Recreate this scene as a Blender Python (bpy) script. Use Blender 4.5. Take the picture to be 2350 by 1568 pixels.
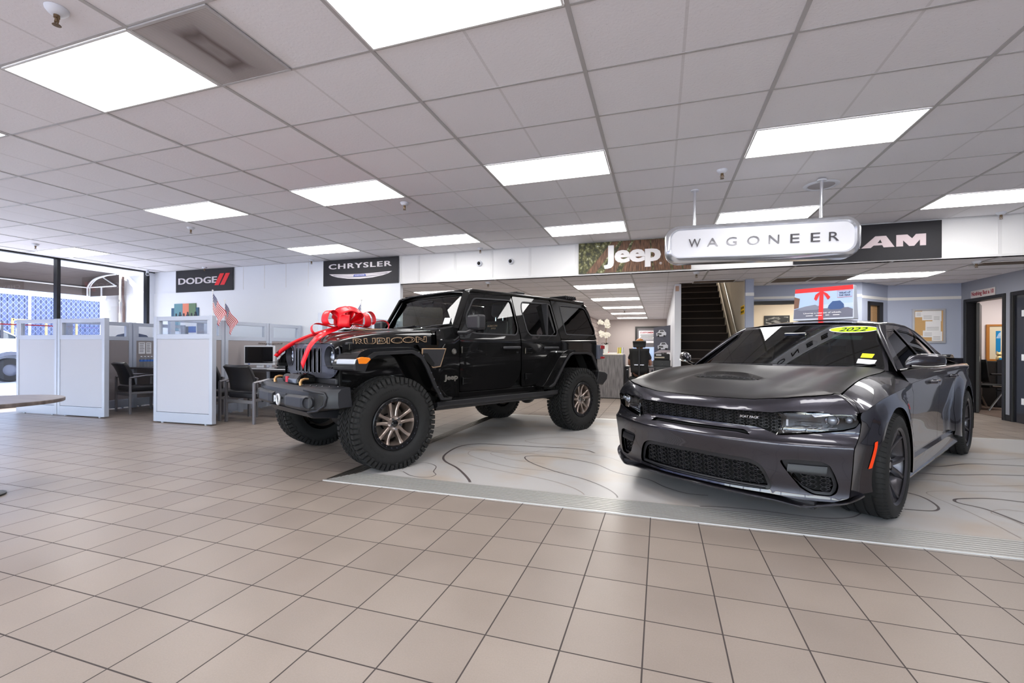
import bpy, bmesh, math, random
from math import pi, sin, cos, radians, sqrt, hypot
from mathutils import Vector, Matrix
from mathutils.geometry import delaunay_2d_cdt

for _o in list(bpy.data.objects):
    bpy.data.objects.remove(_o)
SC = bpy.context.scene
COL = SC.collection
random.seed(7)

# ------------------------------------------------------------------ camera
CAM_YAW, CAM_ROLL, FPX, CX, CY, CAMH = 0.3147, 0.0038, 1043.5, 1175.0, 800.5, 1.158
cam_d = bpy.data.cameras.new('camera')
cam_d.sensor_width = 36.0
cam_d.sensor_fit = 'HORIZONTAL'
cam_d.lens = 36.0 * FPX / 2350.0
cam_d.shift_y = (CY - 784.0) / 2350.0
cam_d.clip_start = 0.05
cam_d.clip_end = 300
cam_o = bpy.data.objects.new('camera', cam_d)
COL.objects.link(cam_o)
cam_o.location = (0, 0, CAMH)
cam_o.rotation_mode = 'XYZ'
cam_o.matrix_world = (Matrix.Translation((0, 0, CAMH)) @ Matrix.Rotation(CAM_YAW, 4, 'Z')
                      @ Matrix.Rotation(pi / 2, 4, 'X') @ Matrix.Rotation(CAM_ROLL, 4, 'Z'))
SC.camera = cam_o

# ------------------------------------------------------------------ world, sun, exposure
W = bpy.data.worlds.new('world')
SC.world = W
W.use_nodes = True
_nt = W.node_tree
_bg = _nt.nodes['Background']
_sky = _nt.nodes.new('ShaderNodeTexSky')
_sky.sky_type = 'NISHITA'
_sky.sun_disc = False
_sky.sun_elevation = radians(50)
_sky.sun_rotation = radians(200)
_hs = _nt.nodes.new('ShaderNodeHueSaturation')
_hs.inputs['Saturation'].default_value = 0.8
_nt.links.new(_sky.outputs[0], _hs.inputs['Color'])
_nt.links.new(_hs.outputs[0], _bg.inputs[0])
_bg.inputs[1].default_value = 0.75
sun_d = bpy.data.lights.new('sun', 'SUN')
sun_d.energy = 18.0
sun_d.angle = radians(1.0)
sun_d.color = (1, .96, .9)
sun_o = bpy.data.objects.new('sun', sun_d)
COL.objects.link(sun_o)
_sd = Vector((0.66, 0.40, -0.50))           # direction the sunlight travels
sun_o.rotation_euler = _sd.to_track_quat('-Z', 'Y').to_euler()
sun_o.location = (-20, -10, 20)
VS = SC.view_settings
VS.view_transform = 'Standard'
VS.look = 'None'
VS.gamma = 1
VS.use_curve_mapping = False
VS.exposure = 0.5
SC.display_settings.display_device = 'sRGB'

# ------------------------------------------------------------------ materials
MATS = {}
def srgb(r, g, b):
    f = lambda c: (c / 255 / 12.92) if c / 255 <= .04045 else ((c / 255 + .055) / 1.055) ** 2.4
    return (f(r), f(g), f(b))
def M(name, col=(.5, .5, .5), rough=.5, metal=0., coat=0., spec=.5, emit=None, es=0., trans=0., coatr=.03, flake=0., alpha=1.):
    if name in MATS: return MATS[name]
    m = bpy.data.materials.new(name)
    m.use_nodes = True
    p = m.node_tree.nodes['Principled BSDF']
    p.inputs['Base Color'].default_value = (*col, 1)
    p.inputs['Roughness'].default_value = rough
    p.inputs['Metallic'].default_value = metal
    p.inputs['Coat Weight'].default_value = coat
    p.inputs['Coat Roughness'].default_value = coatr
    p.inputs['Specular IOR Level'].default_value = spec
    p.inputs['Transmission Weight'].default_value = trans
    p.inputs['Alpha'].default_value = alpha
    if emit:
        p.inputs['Emission Color'].default_value = (*emit, 1)
        p.inputs['Emission Strength'].default_value = es
    MATS[name] = m
    return m
def nodes(m):
    nt = m.node_tree
    return nt, nt.nodes, nt.links, nt.nodes['Principled BSDF']
def math_node(nt, op, a, b=None, c=None, clamp=False):
    n = nt.nodes.new('ShaderNodeMath'); n.operation = op; n.use_clamp = clamp
    for i, v in enumerate((a, b, c)):
        if v is None: continue
        if isinstance(v, (int, float)): n.inputs[i].default_value = v
        else: nt.links.new(v, n.inputs[i])
    return n.outputs[0]
def add_bump(m, scale, strength, dist=.002, detail=4, stretch=None, rough=.6):
    nt, N, L, p = nodes(m)
    tc = N.new('ShaderNodeTexCoord'); mp = N.new('ShaderNodeMapping')
    L.new(tc.outputs['Object'], mp.inputs[0])
    if stretch: mp.inputs['Scale'].default_value = stretch
    n = N.new('ShaderNodeTexNoise'); n.inputs['Scale'].default_value = scale; n.inputs['Detail'].default_value = detail
    n.inputs['Roughness'].default_value = rough
    L.new(mp.outputs[0], n.inputs['Vector'])
    b = N.new('ShaderNodeBump'); b.inputs['Strength'].default_value = strength; b.inputs['Distance'].default_value = dist
    L.new(n.outputs['Fac'], b.inputs['Height']); L.new(b.outputs[0], p.inputs['Normal'])
    return n
def add_var(m, c1, c2, scale, detail=4, stretch=None, lo=.35, hi=.65):
    nt, N, L, p = nodes(m)
    tc = N.new('ShaderNodeTexCoord'); mp = N.new('ShaderNodeMapping')
    L.new(tc.outputs['Object'], mp.inputs[0])
    if stretch: mp.inputs['Scale'].default_value = stretch
    n = N.new('ShaderNodeTexNoise'); n.inputs['Scale'].default_value = scale; n.inputs['Detail'].default_value = detail
    L.new(mp.outputs[0], n.inputs['Vector'])
    r = N.new('ShaderNodeValToRGB')
    r.color_ramp.elements[0].position = lo; r.color_ramp.elements[0].color = (*c1, 1)
    r.color_ramp.elements[1].position = hi; r.color_ramp.elements[1].color = (*c2, 1)
    L.new(n.outputs['Fac'], r.inputs[0]); L.new(r.outputs[0], p.inputs['Base Color'])
    return r
def glass_mat(name, tint=(1, 1, 1), ior=1.45, rough=0.0, gcol=(1, 1, 1)):
    if name in MATS: return MATS[name]
    m = bpy.data.materials.new(name); m.use_nodes = True
    nt = m.node_tree; nt.nodes.clear()
    o = nt.nodes.new('ShaderNodeOutputMaterial'); mx = nt.nodes.new('ShaderNodeMixShader')
    t = nt.nodes.new('ShaderNodeBsdfTransparent'); g = nt.nodes.new('ShaderNodeBsdfGlossy'); lw = nt.nodes.new('ShaderNodeLayerWeight'); lw.inputs['Blend'].default_value = .5
    t.inputs[0].default_value = (*tint, 1); g.inputs['Color'].default_value = (*gcol, 1); g.inputs['Roughness'].default_value = rough
    f0 = ((ior-1)/(ior+1))**2*1.6
    fr = math_node(nt, 'ADD', math_node(nt, 'MULTIPLY', math_node(nt, 'POWER', lw.outputs['Facing'], 5.0), 1-f0), f0)
    nt.links.new(fr, mx.inputs[0]); nt.links.new(t.outputs[0], mx.inputs[1]); nt.links.new(g.outputs[0], mx.inputs[2])
    nt.links.new(mx.outputs[0], o.inputs[0])
    MATS[name] = m
    return m

# ------------------------------------------------------------------ mesh builder
def V3(p): return Vector((p[0], p[1], p[2]))
class MB:
    def __init__(s): s.v = []; s.f = []; s.fm = []; s.cur = 0
    def add(s, vs, fs):
        o = len(s.v); s.v += [tuple(p) for p in vs]
        for f in fs: s.f.append([i + o for i in f]); s.fm.append(s.cur)
        return o
    def box(s, x0, x1, y0, y1, z0, z1):
        s.add([(x0, y0, z0), (x1, y0, z0), (x1, y1, z0), (x0, y1, z0), (x0, y0, z1), (x1, y0, z1), (x1, y1, z1), (x0, y1, z1)],
              [(0, 3, 2, 1), (4, 5, 6, 7), (0, 1, 5, 4), (1, 2, 6, 5), (2, 3, 7, 6), (3, 0, 4, 7)])
        return s
    def bx(s, c, d, rz=0, ry=0, rx=0):
        o = len(s.v); s.box(-d[0]/2, d[0]/2, -d[1]/2, d[1]/2, -d[2]/2, d[2]/2)
        m = Matrix.Translation(c) @ Matrix.Rotation(rz, 4, 'Z') @ Matrix.Rotation(ry, 4, 'Y') @ Matrix.Rotation(rx, 4, 'X')
        s.xf(m, o); return s
    def xf(s, m, o=0):
        for i in range(o, len(s.v)): s.v[i] = tuple(m @ Vector(s.v[i]))
        return s
    def quad(s, a, b, c, d): s.add([a, b, c, d], [(0, 1, 2, 3)]); return s
    def cyl(s, p0, p1, r0, r1=None, n=16, caps=True):
        r1 = r0 if r1 is None else r1
        return s.tube([p0, p1], [r0, r1], n, caps=caps)
    def tube(s, pts, r, n=8, closed=False, caps=True, sq=None):
        pts = [V3(p) for p in pts]; k = len(pts)
        rs = r if isinstance(r, (list, tuple)) else [r] * k
        up = None; rings = []
        for i, p in enumerate(pts):
            if closed: t = pts[(i + 1) % k] - pts[i - 1]
            else: t = pts[min(i + 1, k - 1)] - pts[max(i - 1, 0)]
            t.normalize()
            if up is None:
                up = Vector((0, 0, 1)) if abs(t.z) < .9 else Vector((1, 0, 0))
            a = t.cross(up).normalized(); up = a.cross(t).normalized()
            ring = []
            for j in range(n):
                th = 2 * pi * j / n
                ca, sa = cos(th), sin(th)
                if sq: ca *= sq[0]; sa *= sq[1]
                ring.append(p + (a * ca + up * sa) * rs[i])
            rings.append(ring)
        o = s.add([q for g in rings for q in g], [])
        m = k if closed else k - 1
        for i in range(m):
            for j in range(n):
                a0 = o + i * n + j; a1 = o + i * n + (j + 1) % n
                b0 = o + ((i + 1) % k) * n + j; b1 = o + ((i + 1) % k) * n + (j + 1) % n
                s.f.append([a0, b0, b1, a1]); s.fm.append(s.cur)
        if caps and not closed:
            s.f.append([o + j for j in range(n)]); s.fm.append(s.cur)
            s.f.append([o + (k - 1) * n + j for j in reversed(range(n))]); s.fm.append(s.cur)
        return s
    def grid(s, rows, closed_u=False, closed_v=False, flip=False):
        R = len(rows); C = len(rows[0])
        o = s.add([p for r in rows for p in r], [])
        for i in range(R if closed_u else R - 1):
            for j in range(C if closed_v else C - 1):
                a = o + i * C + j; b = o + i * C + (j + 1) % C
                c = o + ((i + 1) % R) * C + (j + 1) % C; d = o + ((i + 1) % R) * C + j
                s.f.append([a, d, c, b] if flip else [a, b, c, d]); s.fm.append(s.cur)
        return s
    def lathe(s, prof, org=(0, 0, 0), axis=(0, 0, 1), n=32, closed=False, flip=False):
        ax = V3(axis).normalized(); q = Vector((0, 0, 1)).rotation_difference(ax).to_matrix()
        O = V3(org)
        rows = [[O + q @ Vector((r * cos(2*pi*j/n), r * sin(2*pi*j/n), h)) for j in range(n)] for r, h in prof]
        return s.grid(rows, closed_u=closed, closed_v=True, flip=flip)
    def prism(s, poly, fn, d):
        """poly: list of 2d; fn maps (u,v)->Vector; d: extrusion Vector"""
        n = len(poly); d = V3(d)
        a = [V3(fn(*p)) for p in poly]
        o = s.add(a + [p + d for p in a], [])
        s.f.append([o + i for i in reversed(range(n))]); s.fm.append(s.cur)
        s.f.append([o + n + i for i in range(n)]); s.fm.append(s.cur)
        for i in range(n):
            j = (i + 1) % n
            s.f.append([o + i, o + j, o + n + j, o + n + i]); s.fm.append(s.cur)
        return s
    def ball(s, c, r, n=16, m=10):
        r = r if isinstance(r, (list, tuple)) else (r, r, r)
        rows = []
        for i in range(m + 1):
            ph = -pi/2 + pi * i / m
            rows.append([(c[0] + r[0]*cos(ph)*cos(2*pi*j/n), c[1] + r[1]*cos(ph)*sin(2*pi*j/n), c[2] + r[2]*sin(ph)) for j in range(n)])
        return s.grid(rows, closed_v=True)
    def build(s, name, mat=None, parent=None, smooth=None, bevel=0, seg=2, fixn=True, solid=0, sub=0):
        me = bpy.data.meshes.new(name)
        me.from_pydata(s.v, [], s.f)
        mats = mat if isinstance(mat, (list, tuple)) else [mat]
        for m in mats:
            if m: me.materials.append(m)
        if len(mats) > 1:
            for p, k in zip(me.polygons, s.fm): p.material_index = k
        if fixn or smooth:
            b = bmesh.new(); b.from_mesh(me)
            if smooth: bmesh.ops.remove_doubles(b, verts=b.verts, dist=1e-5)
            if fixn: bmesh.ops.recalc_face_normals(b, faces=b.faces)
            b.to_mesh(me); b.free()
        if smooth:
            for p in me.polygons: p.use_smooth = True
            if smooth is not True and smooth < 179: me.set_sharp_from_angle(angle=radians(smooth))
        o = bpy.data.objects.new(name, me); COL.objects.link(o)
        if parent: o.parent = parent
        if sub:
            q = o.modifiers.new('sub', 'SUBSURF'); q.levels = sub; q.render_levels = sub
        if solid:
            q = o.modifiers.new('solid', 'SOLIDIFY'); q.thickness = solid; q.offset = 0
        if bevel:
            q = o.modifiers.new('bev', 'BEVEL'); q.width = bevel; q.segments = seg; q.limit_method = 'ANGLE'; q.angle_limit = radians(35)
            q.harden_normals = False
        return o
def empty(name, loc=(0, 0, 0), rz=0):
    o = bpy.data.objects.new(name, None); COL.objects.link(o)
    o.location = loc; o.rotation_euler = (0, 0, rz); o.empty_display_size = .1
    return o
def tag(o, label, cat, group=None):
    o['label'] = label; o['category'] = cat
    if group: o['group'] = group
    return o
def struct(o): o['kind'] = 'structure'; return o
def copy_tree(o, parent=None):
    c = o.copy(); COL.objects.link(c); c.parent = parent
    for ch in list(o.children): copy_tree(ch, c)
    return c
def lerp(a, b, t): return a + (b - a) * t
def interp(xs, ys, x):
    if x <= xs[0]: return ys[0]
    for i in range(len(xs) - 1):
        if x <= xs[i + 1]: return ys[i] + (ys[i + 1] - ys[i]) * (x - xs[i]) / (xs[i + 1] - xs[i])
    return ys[-1]
def pchip(xs, ys):
    n = len(xs); h = [xs[i+1]-xs[i] for i in range(n-1)]; d = [(ys[i+1]-ys[i])/h[i] for i in range(n-1)]
    m = [d[0]] + [0 if d[i-1]*d[i] <= 0 else 3*(h[i-1]+h[i])/((2*h[i]+h[i-1])/d[i-1]+(h[i]+2*h[i-1])/d[i]) for i in range(1, n-1)] + [d[-1]]
    def f(x):
        if x <= xs[0]: return ys[0] + m[0]*(x-xs[0])
        if x >= xs[-1]: return ys[-1] + m[-1]*(x-xs[-1])
        i = 0
        while x > xs[i+1]: i += 1
        t = (x-xs[i])/h[i]
        return (ys[i]*(1+2*t)*(1-t)**2 + h[i]*m[i]*t*(1-t)**2 + ys[i+1]*t*t*(3-2*t) + h[i]*m[i+1]*t*t*(t-1))
    return f
def sstep(a, b, x):
    t = max(0., min(1., (x - a) / (b - a))); return t * t * (3 - 2 * t)
def crspline(pts, k=8, closed=False):
    n = len(pts); out = []
    P = lambda i: Vector(pts[i % n]) if closed else Vector(pts[max(0, min(n-1, i))])
    for i in range(n if closed else n - 1):
        a, b, c, d = P(i-1), P(i), P(i+1), P(i+2)
        for j in range(k):
            t = j / k
            out.append(.5*((2*b) + (c-a)*t + (2*a-5*b+4*c-d)*t*t + (3*b-a-3*c+d)*t**3))
    if not closed: out.append(Vector(pts[-1]))
    return out
def inpoly(x, y, P):
    r = False; j = len(P) - 1
    for i in range(len(P)):
        if (P[i][1] > y) != (P[j][1] > y) and x < (P[j][0]-P[i][0])*(y-P[i][1])/(P[j][1]-P[i][1]) + P[i][0]: r = not r
        j = i
    return r
def densify(P, res, closed=True):
    out = []; n = len(P)
    for i in range(n if closed else n - 1):
        a, b = P[i], P[(i+1) % n]; L = hypot(b[0]-a[0], b[1]-a[1]); k = max(1, int(math.ceil(L/res)))
        for j in range(k): out.append((a[0]+(b[0]-a[0])*j/k, a[1]+(b[1]-a[1])*j/k))
    if not closed: out.append(tuple(P[-1]))
    return out
def rounded(P, r=.02, k=4):
    """round the corners of a closed polygon"""
    out = []; n = len(P)
    for i in range(n):
        a, b, c = Vector(P[i-1][:2]), Vector(P[i][:2]), Vector(P[(i+1) % n][:2])
        rr = P[i][2] if len(P[i]) > 2 else r
        u = (a-b); w = (c-b); rr = min(rr, u.length*.45, w.length*.45)
        if rr < 1e-5: out.append(tuple(b)); continue
        p = b + u.normalized()*rr; q = b + w.normalized()*rr
        for j in range(k+1):
            t = j/k; out.append(tuple(p*(1-t)**2 + b*2*t*(1-t) + q*t*t))
    return out
def patch(name, outline, fn, mat, parent, res=.03, holes=(), flange=0., flip=False, resv=None, dens=True, eps=1e-4, mirror=False):
    """surface fn(u,v)->(x,y,z) trimmed by a 2-D outline (with holes); exact normals, optional turned-in edge"""
    resv = resv or res
    loops = [densify(outline, res) if dens else list(outline)] + [densify(h, res) if dens else list(h) for h in holes]
    pts = []; edges = []
    for L in loops:
        o = len(pts); pts += [Vector(p[:2]) for p in L]; edges += [(o+i, o+(i+1) % len(L)) for i in range(len(L))]
    nb = len(pts)
    us = [p[0] for p in loops[0]]; vs = [p[1] for p in loops[0]]
    u0, u1, v0, v1 = min(us), max(us), min(vs), max(vs)
    segs = [(pts[a], pts[b]) for a, b in edges]
    nu = max(1, int((u1-u0)/res)); nv = max(1, int((v1-v0)/resv))
    bd = [p for p in pts]
    cell = {}
    for p in bd: cell.setdefault((int(p.x/res), int(p.y/resv)), []).append(p)
    for i in range(nu+1):
        for j in range(nv+1):
            x = u0+(u1-u0)*i/nu; y = v0+(v1-v0)*j/nv
            if not inpoly(x, y, loops[0]) or any(inpoly(x, y, h) for h in loops[1:]): continue
            ci, cj = int(x/res), int(y/resv); ok = True
            for a in (ci-1, ci, ci+1):
                for b in (cj-1, cj, cj+1):
                    for q in cell.get((a, b), ()):
                        if ((q.x-x)/res)**2+((q.y-y)/resv)**2 < .2: ok = False
            if ok: pts.append(Vector((x, y)))
    rv, re, rf, _, _, _ = delaunay_2d_cdt(pts, edges, [], 0, 1e-6)
    tris = []
    for f in rf:
        cx = sum(rv[i].x for i in f)/len(f); cy = sum(rv[i].y for i in f)/len(f)
        if inpoly(cx, cy, loops[0]) and not any(inpoly(cx, cy, h) for h in loops[1:]): tris.append(list(f))
    def nrm(u, v):
        a = V3(fn(u+eps, v))-V3(fn(u-eps, v)); b = V3(fn(u, v+eps))-V3(fn(u, v-eps)); n = a.cross(b)
        if n.length < 1e-14: return Vector((0, 0, 1))
        n.normalize(); return -n if flip else n
    vv = [V3(fn(p.x, p.y)) for p in rv]; nn = [nrm(p.x, p.y) for p in rv]
    faces = []
    for t in tris:
        a, b, c = [vv[i] for i in t[:3]]; g = (b-a).cross(c-a)
        faces.append(t if g.dot(nn[t[0]]) >= 0 else t[::-1])
    if flange:
        for L in loops:
            o = len(vv); k = len(L)
            top = [V3(fn(*p[:2])) for p in L]; tn = [nrm(*p[:2]) for p in L]
            cen = sum(top, Vector())/k
            for i in range(k):
                tg = (top[(i+1) % k]-top[i-1]); side = tg.cross(tn[i])
                if side.length > 0: side.normalize()
                vv += [top[i], top[i]-tn[i]*flange]; nn += [side, side]
            for i in range(k):
                j = (i+1) % k; faces.append([o+2*i, o+2*j, o+2*j+1, o+2*i+1])
    if mirror:
        vv = [Vector((p.x, -p.y, p.z)) for p in vv]; nn = [Vector((p.x, -p.y, p.z)) for p in nn]; faces = [f[::-1] for f in faces]
    me = bpy.data.meshes.new(name); me.from_pydata(vv, [], faces)
    if mat: me.materials.append(mat)
    for p in me.polygons: p.use_smooth = True
    me.normals_split_custom_set_from_vertices(nn)
    o = bpy.data.objects.new(name, me); COL.objects.link(o)
    if parent: o.parent = parent
    return o
FONT_CACHE = {}
def text(name, s, mat, parent, org, xd, yd, w=None, h=None, ext=.002, bold=0, shear=0, align='L', space=1.0, wrapfn=None, bevel=0, smear=0, ns=5, sy=0):
    """letters as a mesh, fitted into w x h; org = lower-left corner, xd / yd = directions"""
    c = bpy.data.curves.new('t', 'FONT'); c.body = s; c.size = 1; c.extrude = .5; c.offset = bold; c.shear = shear
    c.space_character = space; c.resolution_u = 3
    if bevel: c.bevel_depth = bevel
    to = bpy.data.objects.new('t', c); COL.objects.link(to)
    dg = bpy.context.evaluated_depsgraph_get(); dg.update()
    me = bpy.data.meshes.new_from_object(to.evaluated_get(dg)); bpy.data.objects.remove(to); bpy.data.curves.remove(c)
    xs = [v.co.x for v in me.vertices]; ys = [v.co.y for v in me.vertices]; x0, x1, y0, y1 = min(xs), max(xs), min(ys), max(ys)
    zs = [v.co.z for v in me.vertices]; z0, z1 = min(zs), max(zs)
    if w is None: w = h*(x1-x0)/(y1-y0)
    if h is None: h = w*(y1-y0)/(x1-x0)
    O = V3(org); X = V3(xd).normalized(); Y = V3(yd).normalized(); Z = X.cross(Y)
    ox = {'L': 0, 'C': -w/2}[align]
    for v in me.vertices:
        a = (v.co.x-x0)/(x1-x0)*w+ox; b = (v.co.y-y0)/(y1-y0)*h; d = (v.co.z-z0)/(z1-z0)*ext
        v.co = (V3(wrapfn(a, b)) + Z*d) if wrapfn else O + X*a + Y*b + Z*d
    if smear or sy:
        vs = [v.co.copy() for v in me.vertices]; fs = [tuple(p.vertices) for p in me.polygons]; bpy.data.meshes.remove(me)
        nv = []; nf = []
        for k in range(ns):
            for j in ((-1, 0, 1) if sy else (0,)):
                o_ = len(nv); d_ = X*(smear*h*(k/(ns-1)-.5))+Y*(sy*h*j)+Z*(.00004*(k*3+j))
                nv += [q+d_ for q in vs]; nf += [tuple(i+o_ for i in f) for f in fs]
        me = bpy.data.meshes.new(name); me.from_pydata(nv, [], nf)
    me.name = name; me.materials.clear(); me.materials.append(mat)
    o = bpy.data.objects.new(name, me); COL.objects.link(o)
    if parent: o.parent = parent
    return o
# camera-ray helpers: a pixel of the photograph turned into a point on a known plane of the room
_c, _s = cos(-CAM_YAW), sin(-CAM_YAW)
RIGHT = Vector((_c, -_s, 0)); FWD = Vector((_s, _c, 0)); EYE = Vector((0, 0, CAMH))
def ray(px, py):
    x2 = (px-CX)/FPX; z2 = -(py-CY)/FPX; cr, sr = cos(CAM_ROLL), sin(CAM_ROLL)
    return RIGHT*(cr*x2-sr*z2)+FWD+Vector((0, 0, 1))*(sr*x2+cr*z2)
def onz(px, py, z=0): d = ray(px, py); return EYE+d*((z-CAMH)/d.z)
def ony(px, py, y): d = ray(px, py); return EYE+d*(y/d.y)
def onx(px, py, x): d = ray(px, py); return EYE+d*(x/d.x)
# ================================================================== THE ROOM
HC, HL = 2.996, 2.44          # main ceiling, low ceiling behind the fascia
XA, YA, GX, GY = -0.477, 2.398, 1.2192, 0.6096   # ceiling grid
XL, XR, YR, YB = -11.85, 7.5, -5.2, 7.9
m_ceil = M('ceiling_tile', srgb(232, 230, 233), .9)
def _ceil():
    nt, N, L, p = nodes(m_ceil)
    tc = N.new('ShaderNodeTexCoord')
    v = N.new('ShaderNodeTexNoise'); v.inputs['Scale'].default_value = 55; v.inputs['Detail'].default_value = 3
    L.new(tc.outputs['Object'], v.inputs['Vector'])
    b = N.new('ShaderNodeBump'); b.inputs['Strength'].default_value = .35; b.inputs['Distance'].default_value = .003
    L.new(v.outputs['Fac'], b.inputs['Height']); L.new(b.outputs[0], p.inputs['Normal'])
    w = N.new('ShaderNodeTexVoronoi'); w.inputs['Scale'].default_value = 48
    L.new(tc.outputs['Object'], w.inputs['Vector'])
    spk = math_node(nt, 'LESS_THAN', w.outputs['Distance'], .1)
    sp = N.new('ShaderNodeSeparateXYZ'); L.new(tc.outputs['Object'], sp.inputs[0])
    # score line in the middle of each 4 ft tile
    fx = math_node(nt, 'FRACT', math_node(nt, 'DIVIDE', math_node(nt, 'SUBTRACT', sp.outputs[0], XA + GX/2 - 60*GX), GX))
    ln = math_node(nt, 'LESS_THAN', math_node(nt, 'ABSOLUTE', math_node(nt, 'SUBTRACT', fx, .5)), .4925)
    ln = math_node(nt, 'SUBTRACT', 1., ln)
    fac = math_node(nt, 'ADD', math_node(nt, 'MULTIPLY', spk, .35), math_node(nt, 'MULTIPLY', ln, .22), clamp=True)
    # every tile a slightly different white
    cb = N.new('ShaderNodeCombineXYZ')
    L.new(math_node(nt, 'FLOOR', math_node(nt, 'DIVIDE', math_node(nt, 'SUBTRACT', sp.outputs[0], XA), GX)), cb.inputs[0])
    L.new(math_node(nt, 'FLOOR', math_node(nt, 'DIVIDE', math_node(nt, 'SUBTRACT', sp.outputs[1], YA), GY)), cb.inputs[1])
    wn = N.new('ShaderNodeTexWhiteNoise'); L.new(cb.outputs[0], wn.inputs['Vector'])
    mx = N.new('ShaderNodeMix'); mx.data_type = 'RGBA'
    mx.inputs['A'].default_value = (*srgb(244, 243, 246), 1); mx.inputs['B'].default_value = (*srgb(238, 236, 240), 1)
    L.new(wn.outputs['Value'], mx.inputs['Factor'])
    m2 = N.new('ShaderNodeMix'); m2.data_type = 'RGBA'; m2.inputs['B'].default_value = (*srgb(150, 145, 140), 1)
    L.new(mx.outputs['Result'], m2.inputs['A']); L.new(fac, m2.inputs['Factor'])
    L.new(m2.outputs['Result'], p.inputs['Base Color'])
_ceil()
m_tbar = M('ceiling_bar', srgb(186, 184, 184), .5)  # whitish bars coloured grey to carry the shade of their reveal
m_white = M('white_paint', srgb(226, 230, 238), .55)
m_fascia = M('fascia_board', srgb(236, 236, 236), .7); add_bump(m_fascia, 60, .35, .004)
m_trimw = M('white_trim', srgb(225, 225, 225), .45)
m_grey = M('blue_grey_paint', srgb(164, 172, 194), .6)
m_greyd = M('grey_wall_paint', srgb(150, 154, 166), .6)
m_beige = M('beige_paint', srgb(212, 200, 190), .7)
m_far = M('pale_taupe_paint', srgb(182, 172, 170), .7)
m_black = M('black_metal', srgb(22, 22, 26), .35, .3)
m_blackw = M('black_paint', srgb(20, 19, 22), .4)
m_base = M('black_rubber_base', srgb(28, 28, 32), .5)

# floor tiles
m_floor = M('floor_tile', srgb(170, 152, 140), .3, spec=.45)
def _floor():
    nt, N, L, p = nodes(m_floor)
    tc = N.new('ShaderNodeTexCoord'); mp = N.new('ShaderNodeMapping')
    mp.inputs['Location'].default_value = (.058+30*.3048, -3.2398+40*.3048, 0)
    L.new(tc.outputs['Object'], mp.inputs[0])
    b = N.new('ShaderNodeTexBrick'); b.offset = 0; b.squash = 1
    b.inputs['Scale'].default_value = 1; b.inputs['Brick Width'].default_value = .3048; b.inputs['Row Height'].default_value = .3048
    b.inputs['Mortar Size'].default_value = .0032; b.inputs['Mortar Smooth'].default_value = .1; b.inputs['Bias'].default_value = 0
    b.inputs['Color1'].default_value = (*srgb(148, 136, 126), 1); b.inputs['Color2'].default_value = (*srgb(139, 127, 118), 1)
    b.inputs['Mortar'].default_value = (*srgb(62, 54, 52), 1)
    L.new(mp.outputs[0], b.inputs['Vector'])
    n = N.new('ShaderNodeTexNoise'); n.inputs['Scale'].default_value = 3.5; n.inputs['Detail'].default_value = 3; n.inputs['Roughness'].default_value = .5
    L.new(tc.outputs['Object'], n.inputs['Vector'])
    n2 = N.new('ShaderNodeTexNoise'); n2.inputs['Scale'].default_value = 170; n2.inputs['Detail'].default_value = 2
    off = N.new('ShaderNodeMapping'); off.inputs['Location'].default_value = (31.3, 17.7, 4.37); L.new(tc.outputs['Object'], off.inputs[0])
    L.new(off.outputs[0], n2.inputs['Vector']); L.new(off.outputs[0], n.inputs['Vector'])
    s = math_node(nt, 'ADD', math_node(nt, 'MULTIPLY', n.outputs['Fac'], .22), math_node(nt, 'MULTIPLY', n2.outputs['Fac'], .22))
    s = math_node(nt, 'ADD', s, .78)
    mx = N.new('ShaderNodeVectorMath'); mx.operation = 'SCALE'
    L.new(b.outputs['Color'], mx.inputs[0]); L.new(s, mx.inputs['Scale']); L.new(mx.outputs[0], p.inputs['Base Color'])
    r = math_node(nt, 'ADD', math_node(nt, 'MULTIPLY', n.outputs['Fac'], .14), .28)
    r = math_node(nt, 'ADD', r, math_node(nt, 'MULTIPLY', b.outputs['Fac'], .4))
    L.new(r, p.inputs['Roughness'])
    bp = N.new('ShaderNodeBump'); bp.inputs['Distance'].default_value = .002; bp.inputs['Strength'].default_value = .5
    h = math_node(nt, 'SUBTRACT', math_node(nt, 'MULTIPLY', n2.outputs['Fac'], .15), b.outputs['Fac'])
    L.new(h, bp.inputs['Height']); L.new(bp.outputs[0], p.inputs['Normal'])
_floor()
struct(MB().quad((XL, YR, 0), (9.5, YR, 0), (9.5, 22, 0), (XL, 22, 0)).build('floor', m_floor))

# main ceiling and the low ceiling behind the fascia (stairwell left open)
struct(MB().quad((XL-.05, YR, HC), (XL-.05, YB+.1, HC), (XR, YB+.1, HC), (XR, YR, HC)).build('ceiling', m_ceil))
b = MB()
for (x0, x1, y0, y1) in [(-9.5, .36, YB, 20.4), (.36, 1.5, YB, 9.5), (1.5, 9.5, YB, 14.5)]:
    b.quad((x0, y0, HL), (x0, y1, HL), (x1, y1, HL), (x1, y0, HL))
struct(b.build('ceiling', m_ceil))
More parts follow.
